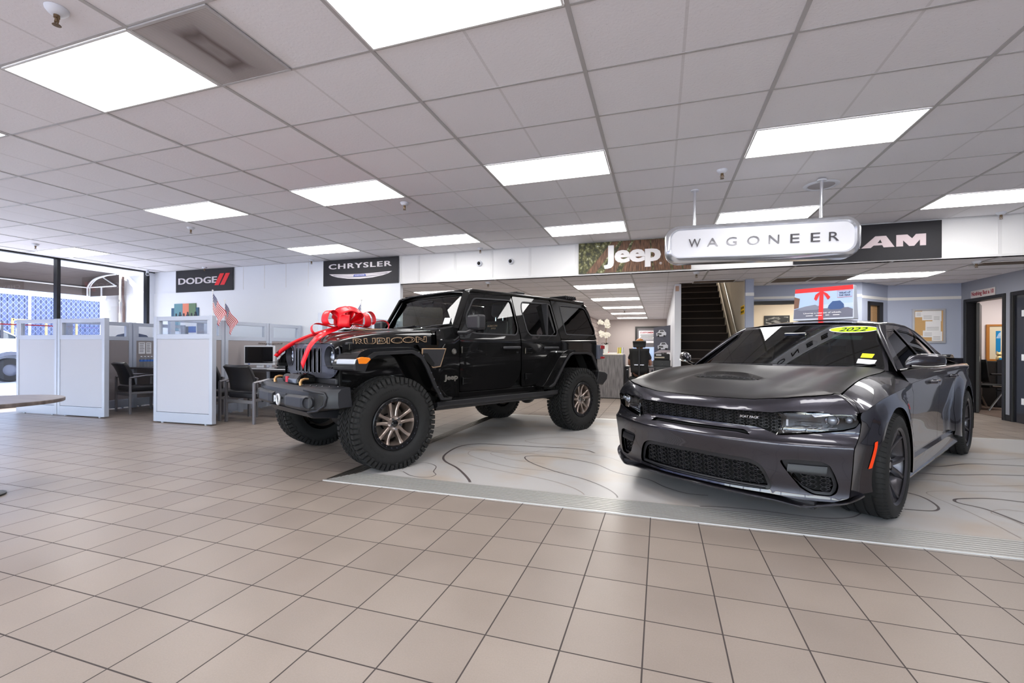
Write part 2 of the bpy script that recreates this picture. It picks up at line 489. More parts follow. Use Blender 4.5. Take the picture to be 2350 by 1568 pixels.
# T-bars of the suspended ceiling
b = MB()
k = -9
while XA+k*GX < XR:
    x = XA+k*GX; b.box(x-.013, x+.013, YR, YB, HC-.006, HC-.0005); k += 1
for k in range(-12, 10):
    y = YA+k*GY
    if y < YB: b.box(XL, XR, y-.009, y+.009, HC-.004, HC-.0005)
struct(b.build('trim_1', m_tbar))
b = MB()
for k in range(-7, 7):
    x = XA+k*GX
    b.box(x-.013, x+.013, YB+.03, 20.2 if x < .36 else (9.5 if x < 1.5 else 12.5), HL-.006, HL-.0005)
for k in range(10, 30):
    y = YA+k*GY
    b.box(-8.9, .33, y-.009, y+.009, HL-.004, HL-.0005)
    if y < 9.4: b.box(.33, 1.5, y-.009, y+.009, HL-.004, HL-.0005)
    if y < 13: b.box(1.5, 5.4, y-.009, y+.009, HL-.004, HL-.0005)
struct(b.build('trim_2', m_tbar))

# back wall, fascia and its battens
struct(MB().box(XL, -4.93, YB, YB+.13, 0, HC).build('wall_back', m_white))
struct(MB().box(XL, -4.9, YB-.02, YB, 0, 2.47).build('trim_3', m_white))
struct(MB().box(-4.93, XR, YB, YB+.12, HL, HC).build('wall_fascia', m_fascia))
b = MB()
for x in (-8.97, -8.36, -7.76, -7.16): b.box(x-.006, x+.006, YB-.004, YB, 2.47, HC)
for x in (-4.9, -4.497, -3.72, -2.97, -2.24, -1.4, 4.37, 5.3): b.box(x-.02, x+.02, YB-.008, YB, HL, HC)
b.box(-4.93, XR, YB-.012, YB, HL-.005, HL+.025); b.box(-4.93, XR, YB-.01, YB, HC-.02, HC-.001)
struct(b.build('trim_4', m_trimw))
# right and rear sides of the showroom
struct(MB().box(XR, XR+.12, YR, YB, 0, HC).build('wall_right', m_greyd))
struct(MB().box(XR-.015, XR, YR, YB, 0, .14).build('baseboard_right', m_base))
struct(MB().box(5.5, XR, YB, YB+.12, 0, HL).build('wall_east', m_grey))
# the window wall on the left
m_glass = glass_mat('window_glass', (.96, .98, 1.), 1.35)
b = MB()
ys = [-5.1, -3.1, -1.2, .7, 2.5, 4.25, 6.02, 7.74]
for y in ys: b.box(XL-.052, XL+.062, y-.032, y+.032, .001, HC-.001)
b.box(XL-.05, XL+.06, YR, YB, HC-.03, HC-.002); b.box(XL-.05, XL+.06, YR, YB, 0, .11)
win = struct(b.build('window_1', m_black, bevel=.004))
for i in range(len(ys)-1):
    o = MB().box(XL-.004, XL+.002, ys[i]+.032, ys[i+1]-.032, .11, HC-.03).build('pane', m_glass, win)
struct(MB().box(XL+.003, XL+.006, YR, 6.0, 1.578, 1.598).build('trim_5', M('red_tape', srgb(170, 20, 35), .5)))
struct(MB().box(XL-.05, XL+.06, 7.772, YB, 0, HC).build('wall_left', m_white))
# rear storefront behind the camera
b = MB()
xs = [-11.8, -9.6, -7.4, -5.2, -3.0, -.8, 1.4, 3.6, 5.8, 7.4]
for x in xs: b.box(x-.04, x+.04, YR-.052, YR+.062, .001, HC-.001)
b.box(XL, XR, YR-.05, YR+.06, HC-.2, HC); b.box(XL, XR, YR-.05, YR+.06, 0, .35); b.box(XL, XR, YR-.04, YR+.05, 2.1, 2.16)
win2 = struct(b.build('window_2', m_black))
for i in range(len(xs)-1):
    MB().box(xs[i]+.04, xs[i+1]-.04, YR-.004, YR+.002, .35, HC-.2).build('pane', m_glass, win2)
# window with wooden blinds and dark frame on the right wall (seen mirrored in the grey car)
m_wood = M('tan_wood', srgb(176, 140, 98), .55)
m_blind = M('wood_blind', srgb(168, 132, 92), .55)
b = MB(); b.box(XR-.05, XR, 1.1, 1.2, 0, 2.2); b.box(XR-.05, XR, 2.9, 3.0, 0, 2.2); b.box(XR-.05, XR, 1.1, 3.0, 2.12, 2.2); b.box(XR-.05, XR, 1.1, 3.0, .9, .98)
w3 = struct(b.build('window_3', m_blackw))
b = MB()
for i in range(28): b.bx((XR-.03, 2.05, 1.0+i*.04), (.004, 1.7, .036), 0, .5)
b.build('blind', m_blind, w3)
struct(MB().box(XR-.04, XR, -2.2, -1.2, 0, 2.1).build('door_1', m_wood, bevel=.01))

# corridor behind the fascia
struct(MB().box(-9.5, .36, 20.3, 20.4, 0, HL).build('wall_far', m_far))
m_brick = M('white_brick', srgb(205, 192, 186), .8)
def _brick():
    nt, N, L, p = nodes(m_brick)
    tc = N.new('ShaderNodeTexCoord'); sp = N.new('ShaderNodeSeparateXYZ'); cb = N.new('ShaderNodeCombineXYZ')
    L.new(tc.outputs['Object'], sp.inputs[0]); L.new(sp.outputs[1], cb.inputs[0]); L.new(sp.outputs[2], cb.inputs[1])
    b = N.new('ShaderNodeTexBrick'); b.inputs['Scale'].default_value = 1; b.inputs['Brick Width'].default_value = .6; b.inputs['Row Height'].default_value = .16
    b.inputs['Mortar Size'].default_value = .012
    b.inputs['Color1'].default_value = (*srgb(206, 194, 188), 1); b.inputs['Color2'].default_value = (*srgb(186, 172, 166), 1); b.inputs['Mortar'].default_value = (*srgb(140, 128, 124), 1)
    L.new(cb.outputs[0], b.inputs['Vector']); L.new(b.outputs['Color'], p.inputs['Base Color'])
_brick()
struct(MB().box(-2.7, -2.6, 15.5, 20.3, 0, HL).build('wall_brick', m_brick))
struct(MB().box(-9.5, -9.4, YB+.1, 20.3, 0, HL).build('wall_west', m_beige))
m_stairw = M('white_wall_end', srgb(214, 216, 224), .5)
struct(MB().box(.27, .39, 9.5, 20.3, 0, HL).build('wall_corridor', m_stairw))
struct(MB().box(.27, .32, 9.5, 14.5, HL, 5.0).build('wall_stairwell', m_beige))
# stair opening surfaces above the low ceiling
struct(MB().box(.33, .385, 9.5, 14.5, HL, 5.0).build('wall_stair_left', m_beige))
struct(MB().box(1.48, 1.6, 9.3, 14.5, 0, 5.0).build('wall_stair_right', M('warm_beige_paint', srgb(206, 196, 178), .6)))
struct(MB().box(.3, 1.6, 14.5, 14.6, 0, 5.0).build('wall_stair_end', m_beige))
struct(MB().quad((.3, 9.4, 5.0), (1.7, 9.4, 5.0), (1.7, 14.6, 5.0), (.3, 14.6, 5.0)).build('ceiling', m_ceil))
struct(MB().box(.36, 1.5, 9.42, 9.5, HL, 5.0).build('wall_stair_front', m_beige))
struct(MB().box(1.482, 1.616, 9.2, 9.32, 0, HL).build('wall_column', m_grey))
struct(MB().box(1.479, 1.619, 9.197, 9.2, 2.135, 2.195).build('trim_6', m_trimw))
# stairs
m_tread = M('dark_brown_carpet', srgb(34, 27, 25), .95); add_bump(m_tread, 220, .5, .003)
b = MB()
for k in range(-3, 14):
    z = .80+.18*k; y = 9.6+.27*k
    b.box(.396, 1.385, y, y+.30, z-.18, z-.02); b.box(.396, 1.385, y-.02, y+.30, z-.02, z)
b.box(.396, 1.385, 8.79, 8.9, 0, .08)
st = b.build('staircase', m_tread, bevel=.006)
tag(st, 'dark carpeted staircase rising between the white column and beige wall', 'stairs')
nb = MB()
for k in range(-3, 14):
    z = .80+.18*k; y = 9.6+.27*k
    nb.box(.397, 1.383, y-.024, y-.018, z-.022, z-.004)
nb.build('nosing', M('worn_nosing', srgb(70, 58, 52), .6), st)
b = MB()
b.add([(1.386, 8.79, .08), (1.386, 13.4, 3.16), (1.386, 13.4, 3.5), (1.386, 8.79, .42)], [(0, 1, 2, 3)])
b.v += []
MB().prism([(8.79, 0), (13.4, 3.0), (13.4, 3.42), (8.79, .36)], lambda u, v: (1.388, u, v), (.02, 0, 0)).build('stringer', M('stair_stringer', srgb(206, 196, 178), .5), st)
# handrail
m_steel = M('brushed_steel', srgb(150, 148, 142), .3, .9)
h = empty('handrail', (1.43, 9.3, 1.1)); tag(h, 'slanted brushed metal handrail along the beige staircase wall', 'handrail')
b = MB(); b.tube([(0, -.3, -.22), (0, 0, 0), (0, 4.1, 2.75)], .02, 10)
b.build('rail', m_steel, h, smooth=40)
for t in (.25, 1.25, 2.4):
    MB().tube([(.0, t, t*.67-.01), (.0, t, t*.67-.06), (.045, t, t*.67-.07)], .008, 6).build('bracket', m_steel, h, smooth=40)
o = MB().box(.285, .35, 9.494, 9.5, 2.3, 2.4).build('wall_plate', M('tan_plate', srgb(186, 152, 134), .6)); tag(o, 'small tan plate high on the white wall end beside the stairs', 'wall plate')
m_yel = M('caution_yellow', srgb(250, 200, 0), .5)
cs = empty('caution_sign', (1.479, 9.5, 1.91)); tag(cs, 'yellow caution sign with black text on the beige stair wall', 'sign')
MB().box(-.004, 0, -.19, .19, -.085, .075).build('sign_board', m_yel, cs)
m_ink = M('black_ink', srgb(15, 15, 15), .6)
text('lettering', 'CAUTION', m_ink, cs, (-.005, .16, .01), (0, -1, 0), (0, 0, 1), w=.32, h=.045, ext=.001, bold=.02)
text('lettering', 'WATCH STEP', m_ink, cs, (-.005, .16, -.06), (0, -1, 0), (0, 0, 1), w=.32, h=.04, ext=.001, bold=.02)

# blue-grey wall with the wide opening, its angled piece and the right wall with the doorways
b = MB()
b.box(1.6, 3.62, 10.2, 10.32, 2.12, HL); b.box(1.6, 3.62, 10.2, 10.32, 0, .9); b.box(3.05, 3.62, 10.2, 10.32, .9, 2.12)
struct(b.build('wall_north', m_grey))
b = MB()
for (x0, x1, z0, z1) in [(1.6, 3.1, 2.06, 2.125), (1.6, 3.1, .88, .94), (3.04, 3.1, .94, 2.07)]: b.box(x0, x1, 10.17, 10.34, z0, z1)
struct(b.build('window_4', m_blackw))
b = MB(); b.box(1.6, 3.62, 10.194, 10.2, 2.165, 2.215); struct(b.build('trim_7', m_trimw))
P0, P1 = Vector((3.62, 10.2, 0)), Vector((4.29, 10.88, 0)); dv = (P1-P0); dl = dv.length; ang = math.atan2(dv.y, dv.x)
def onwall(bm, x0, x1, z0, z1, y0=0, y1=.12):
    o = len(bm.v); bm.box(x0, x1, y0, y1, z0, z1); bm.xf(Matrix.Translation(P0) @ Matrix.Rotation(ang, 4, 'Z'), o)
b = MB()
for q in [(0, .2, 0, HL), (.2, .74, 2.06, HL), (.2, .74, 0, .6), (.74, dl, 0, HL)]: onwall(b, *q)
struct(b.build('wall_corner', m_grey))
b = MB()
for q in [(.2, .27, .55, 2.09), (.2, .74, 2.02, 2.09), (.2, .74, .55, .62), (.60, .74, .55, 2.09)]: onwall(b, *q, -.02, .1)
w5 = struct(b.build('window_5', m_blackw))
b = MB()
for i in range(58): onwall(b, .27, .6, .62+i*.0245, .62+i*.0245+.02, .02, .03)
b.build('blind', m_blind, w5)
b = MB(); onwall(b, 0, dl, 2.14, 2.195, -.006, 0); struct(b.build('trim_8', m_trimw))
struct(MB().box(4.28, 5.57, 10.88, 11.0, 0, HL).build('wall_pinboard', m_grey))
struct(MB().box(4.28, 5.45, 10.874, 10.88, 2.14, 2.195).build('trim_9', m_trimw))
b = MB()
for (y0, y1, z0, z1) in [(10.76, 10.88, 0, HL), (9.75, 10.76, 2.09, HL), (9.57, 9.75, 0, HL), (8.6, 9.57, 2.09, HL), (YB+.1, 8.6, 0, HL)]:
    b.box(5.45, 5.57, y0, y1, z0, z1)
struct(b.build('wall_offices', m_greyd))
b = MB()
for (y0, y1) in [(9.575, 9.7)]: b.box(5.44, 5.45, y0, y1, 0, .1)
struct(b.build('baseboard_offices', m_base))
b = MB()
b.box(5.43, 5.6, 10.7, 10.78, 0, 2.1); b.box(5.43, 5.6, 9.7, 9.76, 0, 2.1); b.box(5.432, 5.598, 9.702, 10.778, 2.05, 2.112)
struct(b.build('door_2', m_blackw, bevel=.004))
b = MB(); b.box(0, .80, -.022, .022, 0.01, 2.04); _lm = Matrix.Translation((5.585, 10.66, 0)) @ Matrix.Rotation(radians(60), 4, 'Z'); b.xf(_lm)
leaf = struct(b.build('door_3', m_blackw, bevel=.004))
MB().box(.02, .05, -.026, -.022, .95, 1.05).xf(_lm).build('latch_plate', m_steel, leaf)
b = MB()
b.box(5.43, 5.6, 9.52, 9.58, 0, 2.1); b.box(5.43, 5.6, 8.6, 8.66, 0, 2.1); b.box(5.432, 5.598, 8.602, 9.578, 2.05, 2.112)
struct(b.build('door_4', m_blackw, bevel=.004))
b = MB(); b.box(5.46, 5.5, 8.66, 9.52, 0, 2.05)
leaf = struct(b.build('door_5', M('dark_gloss_door', srgb(20, 22, 32), .18, coat=.5), bevel=.003))
for z in (.35, 1.05, 1.75): MB().box(5.452, 5.46, 9.28, 9.36, z-.05, z+.05).build('hinge', m_white, leaf)
# office seen through the open doorway
struct(MB().box(5.57, 9.5, 12.4, 12.5, 0, HL).build('wall_office_back', M('office_white', srgb(226, 214, 214), .7)))
struct(MB().box(9.4, 9.5, 7.9, 12.4, 0, HL).build('wall_office_side', m_beige))
struct(MB().quad((5.57, 8.2, .004), (9.4, 8.2, .004), (9.4, 12.4, .004), (5.57, 12.4, .004)).build('floor', M('brown_office_carpet', srgb(96, 78, 68), .95)))
struct(MB().box(5.57, 9.4, 12.38, 12.4, 0, .12).build('baseboard_office', m_base))
# beige room behind the wide opening
struct(MB().box(1.4, 5.57, 12.6, 12.7, 0, HL).build('wall_beige_room', M('cream_paint', srgb(222, 205, 180), .7)))
struct(MB().box(5.57, 5.6, 11.0, 12.7, 0, HL).build('wall_beige_side', m_beige))

# ------------------------------------------------------------------ ceiling lights
m_emit = M('light_diffuser', (1, 1, 1), .5, emit=(1, .985, .97), es=8.2)
m_emit2 = M('low_light_diffuser', (1, 1, 1), .5, emit=(1, .97, .92), es=14)
def make_light(z, mat):
    t = empty('ceiling_light', (0, 0, z))
    b = MB(); w, d = GX-.03, GY-.02
    b.box(-w/2, w/2, -d/2, -d/2+.012, -.008, 0); b.box(-w/2, w/2, d/2-.012, d/2, -.008, 0)
    b.box(-w/2, -w/2+.012, -d/2+.012, d/2-.012, -.008, 0); b.box(w/2-.012, w/2, -d/2+.012, d/2-.012, -.008, 0)
    b.build('frame', m_trimw, t)
    MB().quad((-w/2+.01, -d/2+.01, -.005), (-w/2+.01, d/2-.01, -.005), (w/2-.01, d/2-.01, -.005), (w/2-.01, -d/2+.01, -.005)).build('diffuser', mat, t, fixn=False)
    return t
L0 = None
spots = [(-3, -1, 'bright ceiling panel left of the stained perforated vent'),
         (-1, -1, 'largest bright ceiling panel, cut by the top edge of the photo'),
         (-5, -1, 'bright ceiling panel of which only a corner shows at the left edge'),
         (1, -1, 'ceiling panel out of view above the camera, right'),
         (-5, 3, 'ceiling panel between the two left sprinklers, straight above the dark banner with red slashes'),
         (-3, 3, 'ceiling panel above the red bow, beside a sprinkler'),
         (-1, 3, 'ceiling panel above the rear of the black off-roader, nearer of that column'),
         (1, 3, 'large ceiling panel upper right, above the hanging silver sign'),
         (3, 3, 'ceiling panel beyond the right edge in the fourth row'),
         (-9, 5, 'ceiling panel at the far left beside the window wall'),
         (-5, 7, 'ceiling panel just in front of the winged black banner, left of its column'),
         (-3, 7, 'narrow ceiling panel over the windshield of the off-roader'),
         (-1, 7, 'ceiling panel in front of the forest banner'),
         (1, 7, 'ceiling panel right behind the hanging silver sign'),
         (3, 7, 'ceiling panel at the right edge before the banner with silver-pink letters')]
for (u, v, lab) in spots + [(u, v, 'ceiling panel behind the camera') for u in (-7, -5, -3, -1, 1, 3) for v in (-5, -9)]:
    if L0 is None: o = L0 = make_light(HC-.004, m_emit)
    else: o = copy_tree(L0)
    o.location = (XA+(u+.5)*GX, YA+(v+.5)*GY, HC-.004)
    tag(o, lab, 'ceiling light', 'bright panels in the main ceiling')
L1 = None
low = [(-1, 11, 'nearest bright panel in the low corridor ceiling'), (-1, 15, 'second bright panel down the corridor ceiling'),
       (-1, 19, 'third bright panel down the corridor ceiling'), (-1, 23, 'fourth bright panel down the corridor ceiling'),
       (-1, 27, 'farthest bright panel in the corridor ceiling'), (3, 11, 'bright panel in the low ceiling in front of the blue-grey wall'),
       (-4, 11, 'bright low ceiling panel just past the end of the white wall')]
for (u, v, lab) in low + [(-4, 17, 'bright low ceiling panel deep behind the white wall')]:
    if L1 is None: o = L1 = make_light(HL-.004, m_emit2)
    else: o = copy_tree(L1)
    o.location = (XA+(u+.5)*GX, YA+(v+.5)*GY, HL-.004)
    tag(o, lab, 'ceiling light', 'bright panels in the low ceiling')
# office lamps (unseen ceiling panels inside the side rooms)
for (x, y, lab) in [(7, 11.2, 'ceiling panel inside the office with the sea painting'), (3.2, 11.6, 'ceiling panel inside the cream room')]:
    o = copy_tree(L1); o.location = (x, y, HL-.004); tag(o, lab, 'ceiling light')
o = copy_tree(L1); o.location = (.95, 12.4, 4.99); tag(o, 'ceiling panel above the staircase', 'ceiling light')

# vents
m_perf = M('perforated_vent', srgb(170, 164, 164), .5)
def _perf():
    nt, N, L, p = nodes(m_perf)
    tc = N.new('ShaderNodeTexCoord'); sp = N.new('ShaderNodeSeparateXYZ'); L.new(tc.outputs['Object'], sp.inputs[0])
    # perforation
    def fr(s, k): return math_node(nt, 'SUBTRACT', math_node(nt, 'FRACT', math_node(nt, 'MULTIPLY', s, k)), .5)
    a = fr(sp.outputs[0], 110); c = fr(sp.outputs[1], 110)
    d = math_node(nt, 'ADD', math_node(nt, 'MULTIPLY', a, a), math_node(nt, 'MULTIPLY', c, c))
    hole = math_node(nt, 'LESS_THAN', d, .09)
    # dust stain: oblong ring round the centre
    n = N.new('ShaderNodeTexNoise'); n.inputs['Scale'].default_value = 7; L.new(tc.outputs['Object'], n.inputs['Vector'])
    ax = math_node(nt, 'DIVIDE', math_node(nt, 'ABSOLUTE', sp.outputs[0]), .085); ay = math_node(nt, 'DIVIDE', math_node(nt, 'ABSOLUTE', sp.outputs[1]), .19)
    r = math_node(nt, 'ADD', math_node(nt, 'MAXIMUM', ax, ay), math_node(nt, 'MULTIPLY', math_node(nt, 'SUBTRACT', n.outputs['Fac'], .5), .35))
    ring = math_node(nt, 'SUBTRACT', 1., math_node(nt, 'MULTIPLY', math_node(nt, 'ABSOLUTE', math_node(nt, 'SUBTRACT', r, .75)), 2.6), clamp=True)
    halo = math_node(nt, 'MULTIPLY', math_node(nt, 'SUBTRACT', 1., math_node(nt, 'MULTIPLY', r, .38), clamp=True), .5)
    f = math_node(nt, 'ADD', math_node(nt, 'MULTIPLY', ring, .55), halo, clamp=True)
    m1 = N.new('ShaderNodeMix'); m1.data_type = 'RGBA'; m1.inputs['A'].default_value = (*srgb(190, 184, 182), 1); m1.inputs['B'].default_value = (*srgb(96, 80, 76), 1)
    L.new(f, m1.inputs['Factor'])
    m2 = N.new('ShaderNodeMix'); m2.data_type = 'RGBA'; m2.inputs['B'].default_value = (*srgb(70, 66, 66), 1)
    L.new(m1.outputs['Result'], m2.inputs['A']); L.new(math_node(nt, 'MULTIPLY', hole, .5), m2.inputs['Factor']); L.new(m2.outputs['Result'], p.inputs['Base Color'])
_perf()
v = empty('ceiling_vent', (-2.61, 2.093, HC-.006)); tag(v, 'stained perforated ceiling vent beside the bright upper-left panel', 'vent')
MB().box(-.285, .285, -.285, .285, -.006, 0).build('grille', m_perf, v)
b = MB()
for q in [(-.3, .3, -.3, -.285), (-.3, .3, .285, .3), (-.3, -.285, -.285, .285), (.285, .3, -.285, .285)]: b.box(*q, -.009, 0)
b.build('frame', m_tbar, v)
m_stain = M('stained_grille', srgb(96, 84, 74), .8)
def _stain():
    nt, N, L, p = nodes(m_stain)
    tc = N.new('ShaderNodeTexCoord'); w = N.new('ShaderNodeTexWave'); w.inputs['Scale'].default_value = 20; w.bands_direction = 'Y'
    L.new(tc.outputs['Object'], w.inputs['Vector'])
    r = N.new('ShaderNodeValToRGB'); r.color_ramp.elements[0].color = (*srgb(60, 50, 44), 1); r.color_ramp.elements[1].color = (*srgb(140, 124, 110), 1)
    L.new(w.outputs['Fac'], r.inputs[0]); L.new(r.outputs[0], p.inputs['Base Color'])
_stain()
for i, (x, y, w, d, lab) in enumerate([(2.27, 9.44, .58, .58, 'brown stained air grille nearest the stairs in the low ceiling'), (2.88, 9.44, .58, .58, 'brown stained air grille left of the low bright panel'),
                         (4.8, 8.5, .7, .3, 'dark air grille in the low ceiling at the right edge'), (.95, 9.25, .7, .3, 'dusty air grille just in front of the stair opening')]):
    v = empty('air_grille', (x, y, HL-.008)); tag(v, lab, 'vent', 'dark air grilles in the low ceiling')
    MB().box(-w/2, w/2, -d/2, d/2, -.004, .002).build('louvre', m_stain, v)
    b = MB()
    for q in [(-w/2-.02, w/2+.02, -d/2-.02, -d/2), (-w/2-.02, w/2+.02, d/2, d/2+.02), (-w/2-.02, -w/2, -d/2, d/2), (w/2, w/2+.02, -d/2, d/2)]: b.box(*q, -.007, .002)
    b.build('frame', m_trimw, v)
v = empty('round_diffuser', (1.70, 5.88, HC-.002)); tag(v, 'round white speaker grille in the ceiling behind the hanging sign rod', 'ceiling speaker')
MB().lathe([(0, -.012), (.115, -.012), (.125, -.006), (.13, -.006)], n=40).build('grille', M('speaker_mesh', srgb(180, 178, 182), .6), v, smooth=40)
MB().lathe([(.128, -.006), (.14, -.014), (.165, -.010), (.175, 0)], n=40).build('rim', m_white, v, smooth=40)
# sprinklers
m_brass = M('aged_brass', srgb(120, 100, 78), .4, .8)
def make_sprinkler():
    t = empty('sprinkler', (0, 0, 0))
    MB().lathe([(.052, 0), (.050, -.012), (.036, -.030), (.018, -.036), (0, -.036)], n=24).build('cup', m_white, t, smooth=50)
    b = MB(); b.lathe([(.0001, -.030), (.014, -.030), (.014, -.052), (.009, -.055), (.006, -.075), (0.0001, -.075)], n=10)
    b.tube([(.012, 0, -.052), (.017, 0, -.068), (.006, 0, -.088)], .0035, 6); b.tube([(-.012, 0, -.052), (-.017, 0, -.068), (-.006, 0, -.088)], .0035, 6)
    b.build('head', m_brass, t, smooth=40)
    b = MB(); b.lathe([(.0001, -.086), (.018, -.088), (.020, -.091), (.0001, -.092)], n=14)
    b.build('deflector', m_brass, t, smooth=40)
    return t
S0 = None
for (x, y, z, lab) in [(-3.12, 1.58, HC, 'largest ceiling sprinkler at the upper left corner'), (-6.83, 5.09, HC, 'ceiling sprinkler above the dark banner with red slashes'),
                  (-3.07, 5.03, HC, 'ceiling sprinkler in the middle, beside a bright panel above the bow'), (.597, 5.086, HC, 'ceiling sprinkler above the hanging silver sign'),
                  (-10.6, 5.08, HC, 'ceiling sprinkler at the far left near the window wall'), (-6.9, 7.7, HC, 'ceiling sprinkler just left of the winged black banner'),
                  (-9.9, 7.7, HC, 'ceiling sprinkler in front of the banner with red slashes'), (-3.13, 7.72, HC, 'ceiling sprinkler above the two dome cameras'),
                  (4.3, 7.75, HC, 'ceiling sprinkler at the right edge above the white fascia'), (-3.16, 8.2, HL, 'low ceiling sprinkler above the off-roader roof'),
                  (.57, 8.12, HL, 'low ceiling sprinkler under the forest banner corner'), (4.32, 8.28, HL, 'low ceiling sprinkler at the right edge'),
                  (-1.1, 15.2, HL, 'tiny sprinkler far down the corridor ceiling')]:
    o = S0 = make_sprinkler() if S0 is None else S0
    if S0.name in COL.objects and S0.get('label'): o = copy_tree(S0)
    o.location = (x, y, z-.001); tag(o, lab, 'sprinkler', 'sprinklers on the ceilings')
# dome cameras on the fascia and one at the window
m_dome = M('smoked_dome', srgb(12, 12, 14), .08)
def make_dome(loc, lab):
    t = empty('dome_camera', loc); tag(t, lab, 'security camera', 'security cameras')
    MB().lathe([(0, .0), (.052, 0), (.055, .02), (.045, .045), (.03, .05)], axis=(0, -1, 0), n=24).build('housing', m_white, t, smooth=50)
    MB().ball((0, -.045, 0), (.033, .03, .033)).build('dome', m_dome, t, smooth=True)
make_dome((-3.213, 7.9, 2.746), 'left one of the two white dome cameras on the fascia')
make_dome((-2.597, 7.9, 2.752), 'right one of the two white dome cameras on the fascia')
t = empty('bullet_camera', (-11.6, 7.6, 2.93)); tag(t, 'white bullet camera under the ceiling in the corner by the window', 'security camera')
MB().cyl((0, 0, .06), (0, 0, 0), .03).build('mount', m_white, t, smooth=40)
MB().cyl((-.03, .02, -.03), (.14, -.09, -.05), .038).build('housing', m_white, t, smooth=40)
MB().cyl((.138, -.088, -.05), (.146, -.094, -.051), .028).build('lens', m_dome, t, smooth=40)

# ------------------------------------------------------------------ raised display floor with contour print
m_map = M('contour_print', srgb(196, 190, 182), .3, spec=.5)
def _map():
    nt, N, L, p = nodes(m_map)
    tc = N.new('ShaderNodeTexCoord')
    n2 = N.new('ShaderNodeTexNoise'); n2.inputs['Scale'].default_value = 2.0; n2.inputs['Detail'].default_value = 3; n2.inputs['Roughness'].default_value = .5
    off = N.new('ShaderNodeMapping'); off.inputs['Location'].default_value = (31.3, 17.7, 4.37); L.new(tc.outputs['Object'], off.inputs[0]); L.new(off.outputs[0], n2.inputs['Vector'])
    r = N.new('ShaderNodeValToRGB')
    r.color_ramp.elements[0].position = .3; r.color_ramp.elements[0].color = (*srgb(182, 170, 158), 1)
    r.color_ramp.elements[1].position = .52; r.color_ramp.elements[1].color = (*srgb(184, 181, 179), 1)
    L.new(n2.outputs['Fac'], r.inputs[0])
    L.new(r.outputs[0], p.inputs['Base Color'])
    L.new(math_node(nt, 'ADD', math_node(nt, 'MULTIPLY', n2.outputs['Fac'], .12), .28), p.inputs['Roughness'])
_map()
m_alu = M('ridged_aluminium', srgb(184, 181, 176), .36, .45)
pf = empty('display_floor', (0, 0, 0)); tag(pf, 'raised pale display floor printed with contour lines, ridged metal edge', 'display floor')
MB().box(-2.62, 7.3, 3.56, 7.52, .001, .012).build('printed_surface', m_map, pf)
b = MB()                     # ridged ramp: front edge, left edge, thin rear strip
for i in range(9):
    y0 = 3.276+i*.032; z = .0035+i*.0011; xl = -2.795+i*.0195
    b.add([(xl, y0, z), (7.3, y0, z), (7.3, y0+.021, z+.0012), (xl+.012, y0+.021, z+.0012), (xl, y0, 0), (7.3, y0, 0), (7.3, y0+.021, 0), (xl+.012, y0+.021, 0)], [(0, 1, 2, 3), (0, 4, 5, 1), (3, 2, 6, 7), (0, 3, 7, 4)])
b.build('front_ramp', m_alu, pf)
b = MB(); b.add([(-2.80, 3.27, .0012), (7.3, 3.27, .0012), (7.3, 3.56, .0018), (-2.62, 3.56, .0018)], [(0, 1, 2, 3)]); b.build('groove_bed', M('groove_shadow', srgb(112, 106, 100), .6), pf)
b = MB(); b.box(-2.80, 7.3, 3.268, 3.276, 0, .006); b.box(-2.62, 7.3, 7.52, 7.58, .001, .013)
b.build('edge_strip', M('bright_aluminium', srgb(225, 225, 222), .35, .6), pf)
b = MB()
b.add([(-2.80, 3.28, .001), (-2.62, 3.56, .013), (-2.62, 7.58, .013), (-2.80, 7.58, .001)], [(0, 1, 2, 3)])
for i in range(5):
    x0 = -2.80+i*.036
    b.box(x0+.008, x0+.02, 3.3+i*.05, 7.58, .001+i*.002, .006+i*.0024)
b.build('side_ramp', M('dark_aluminium', srgb(130, 124, 118), .3, .8), pf)

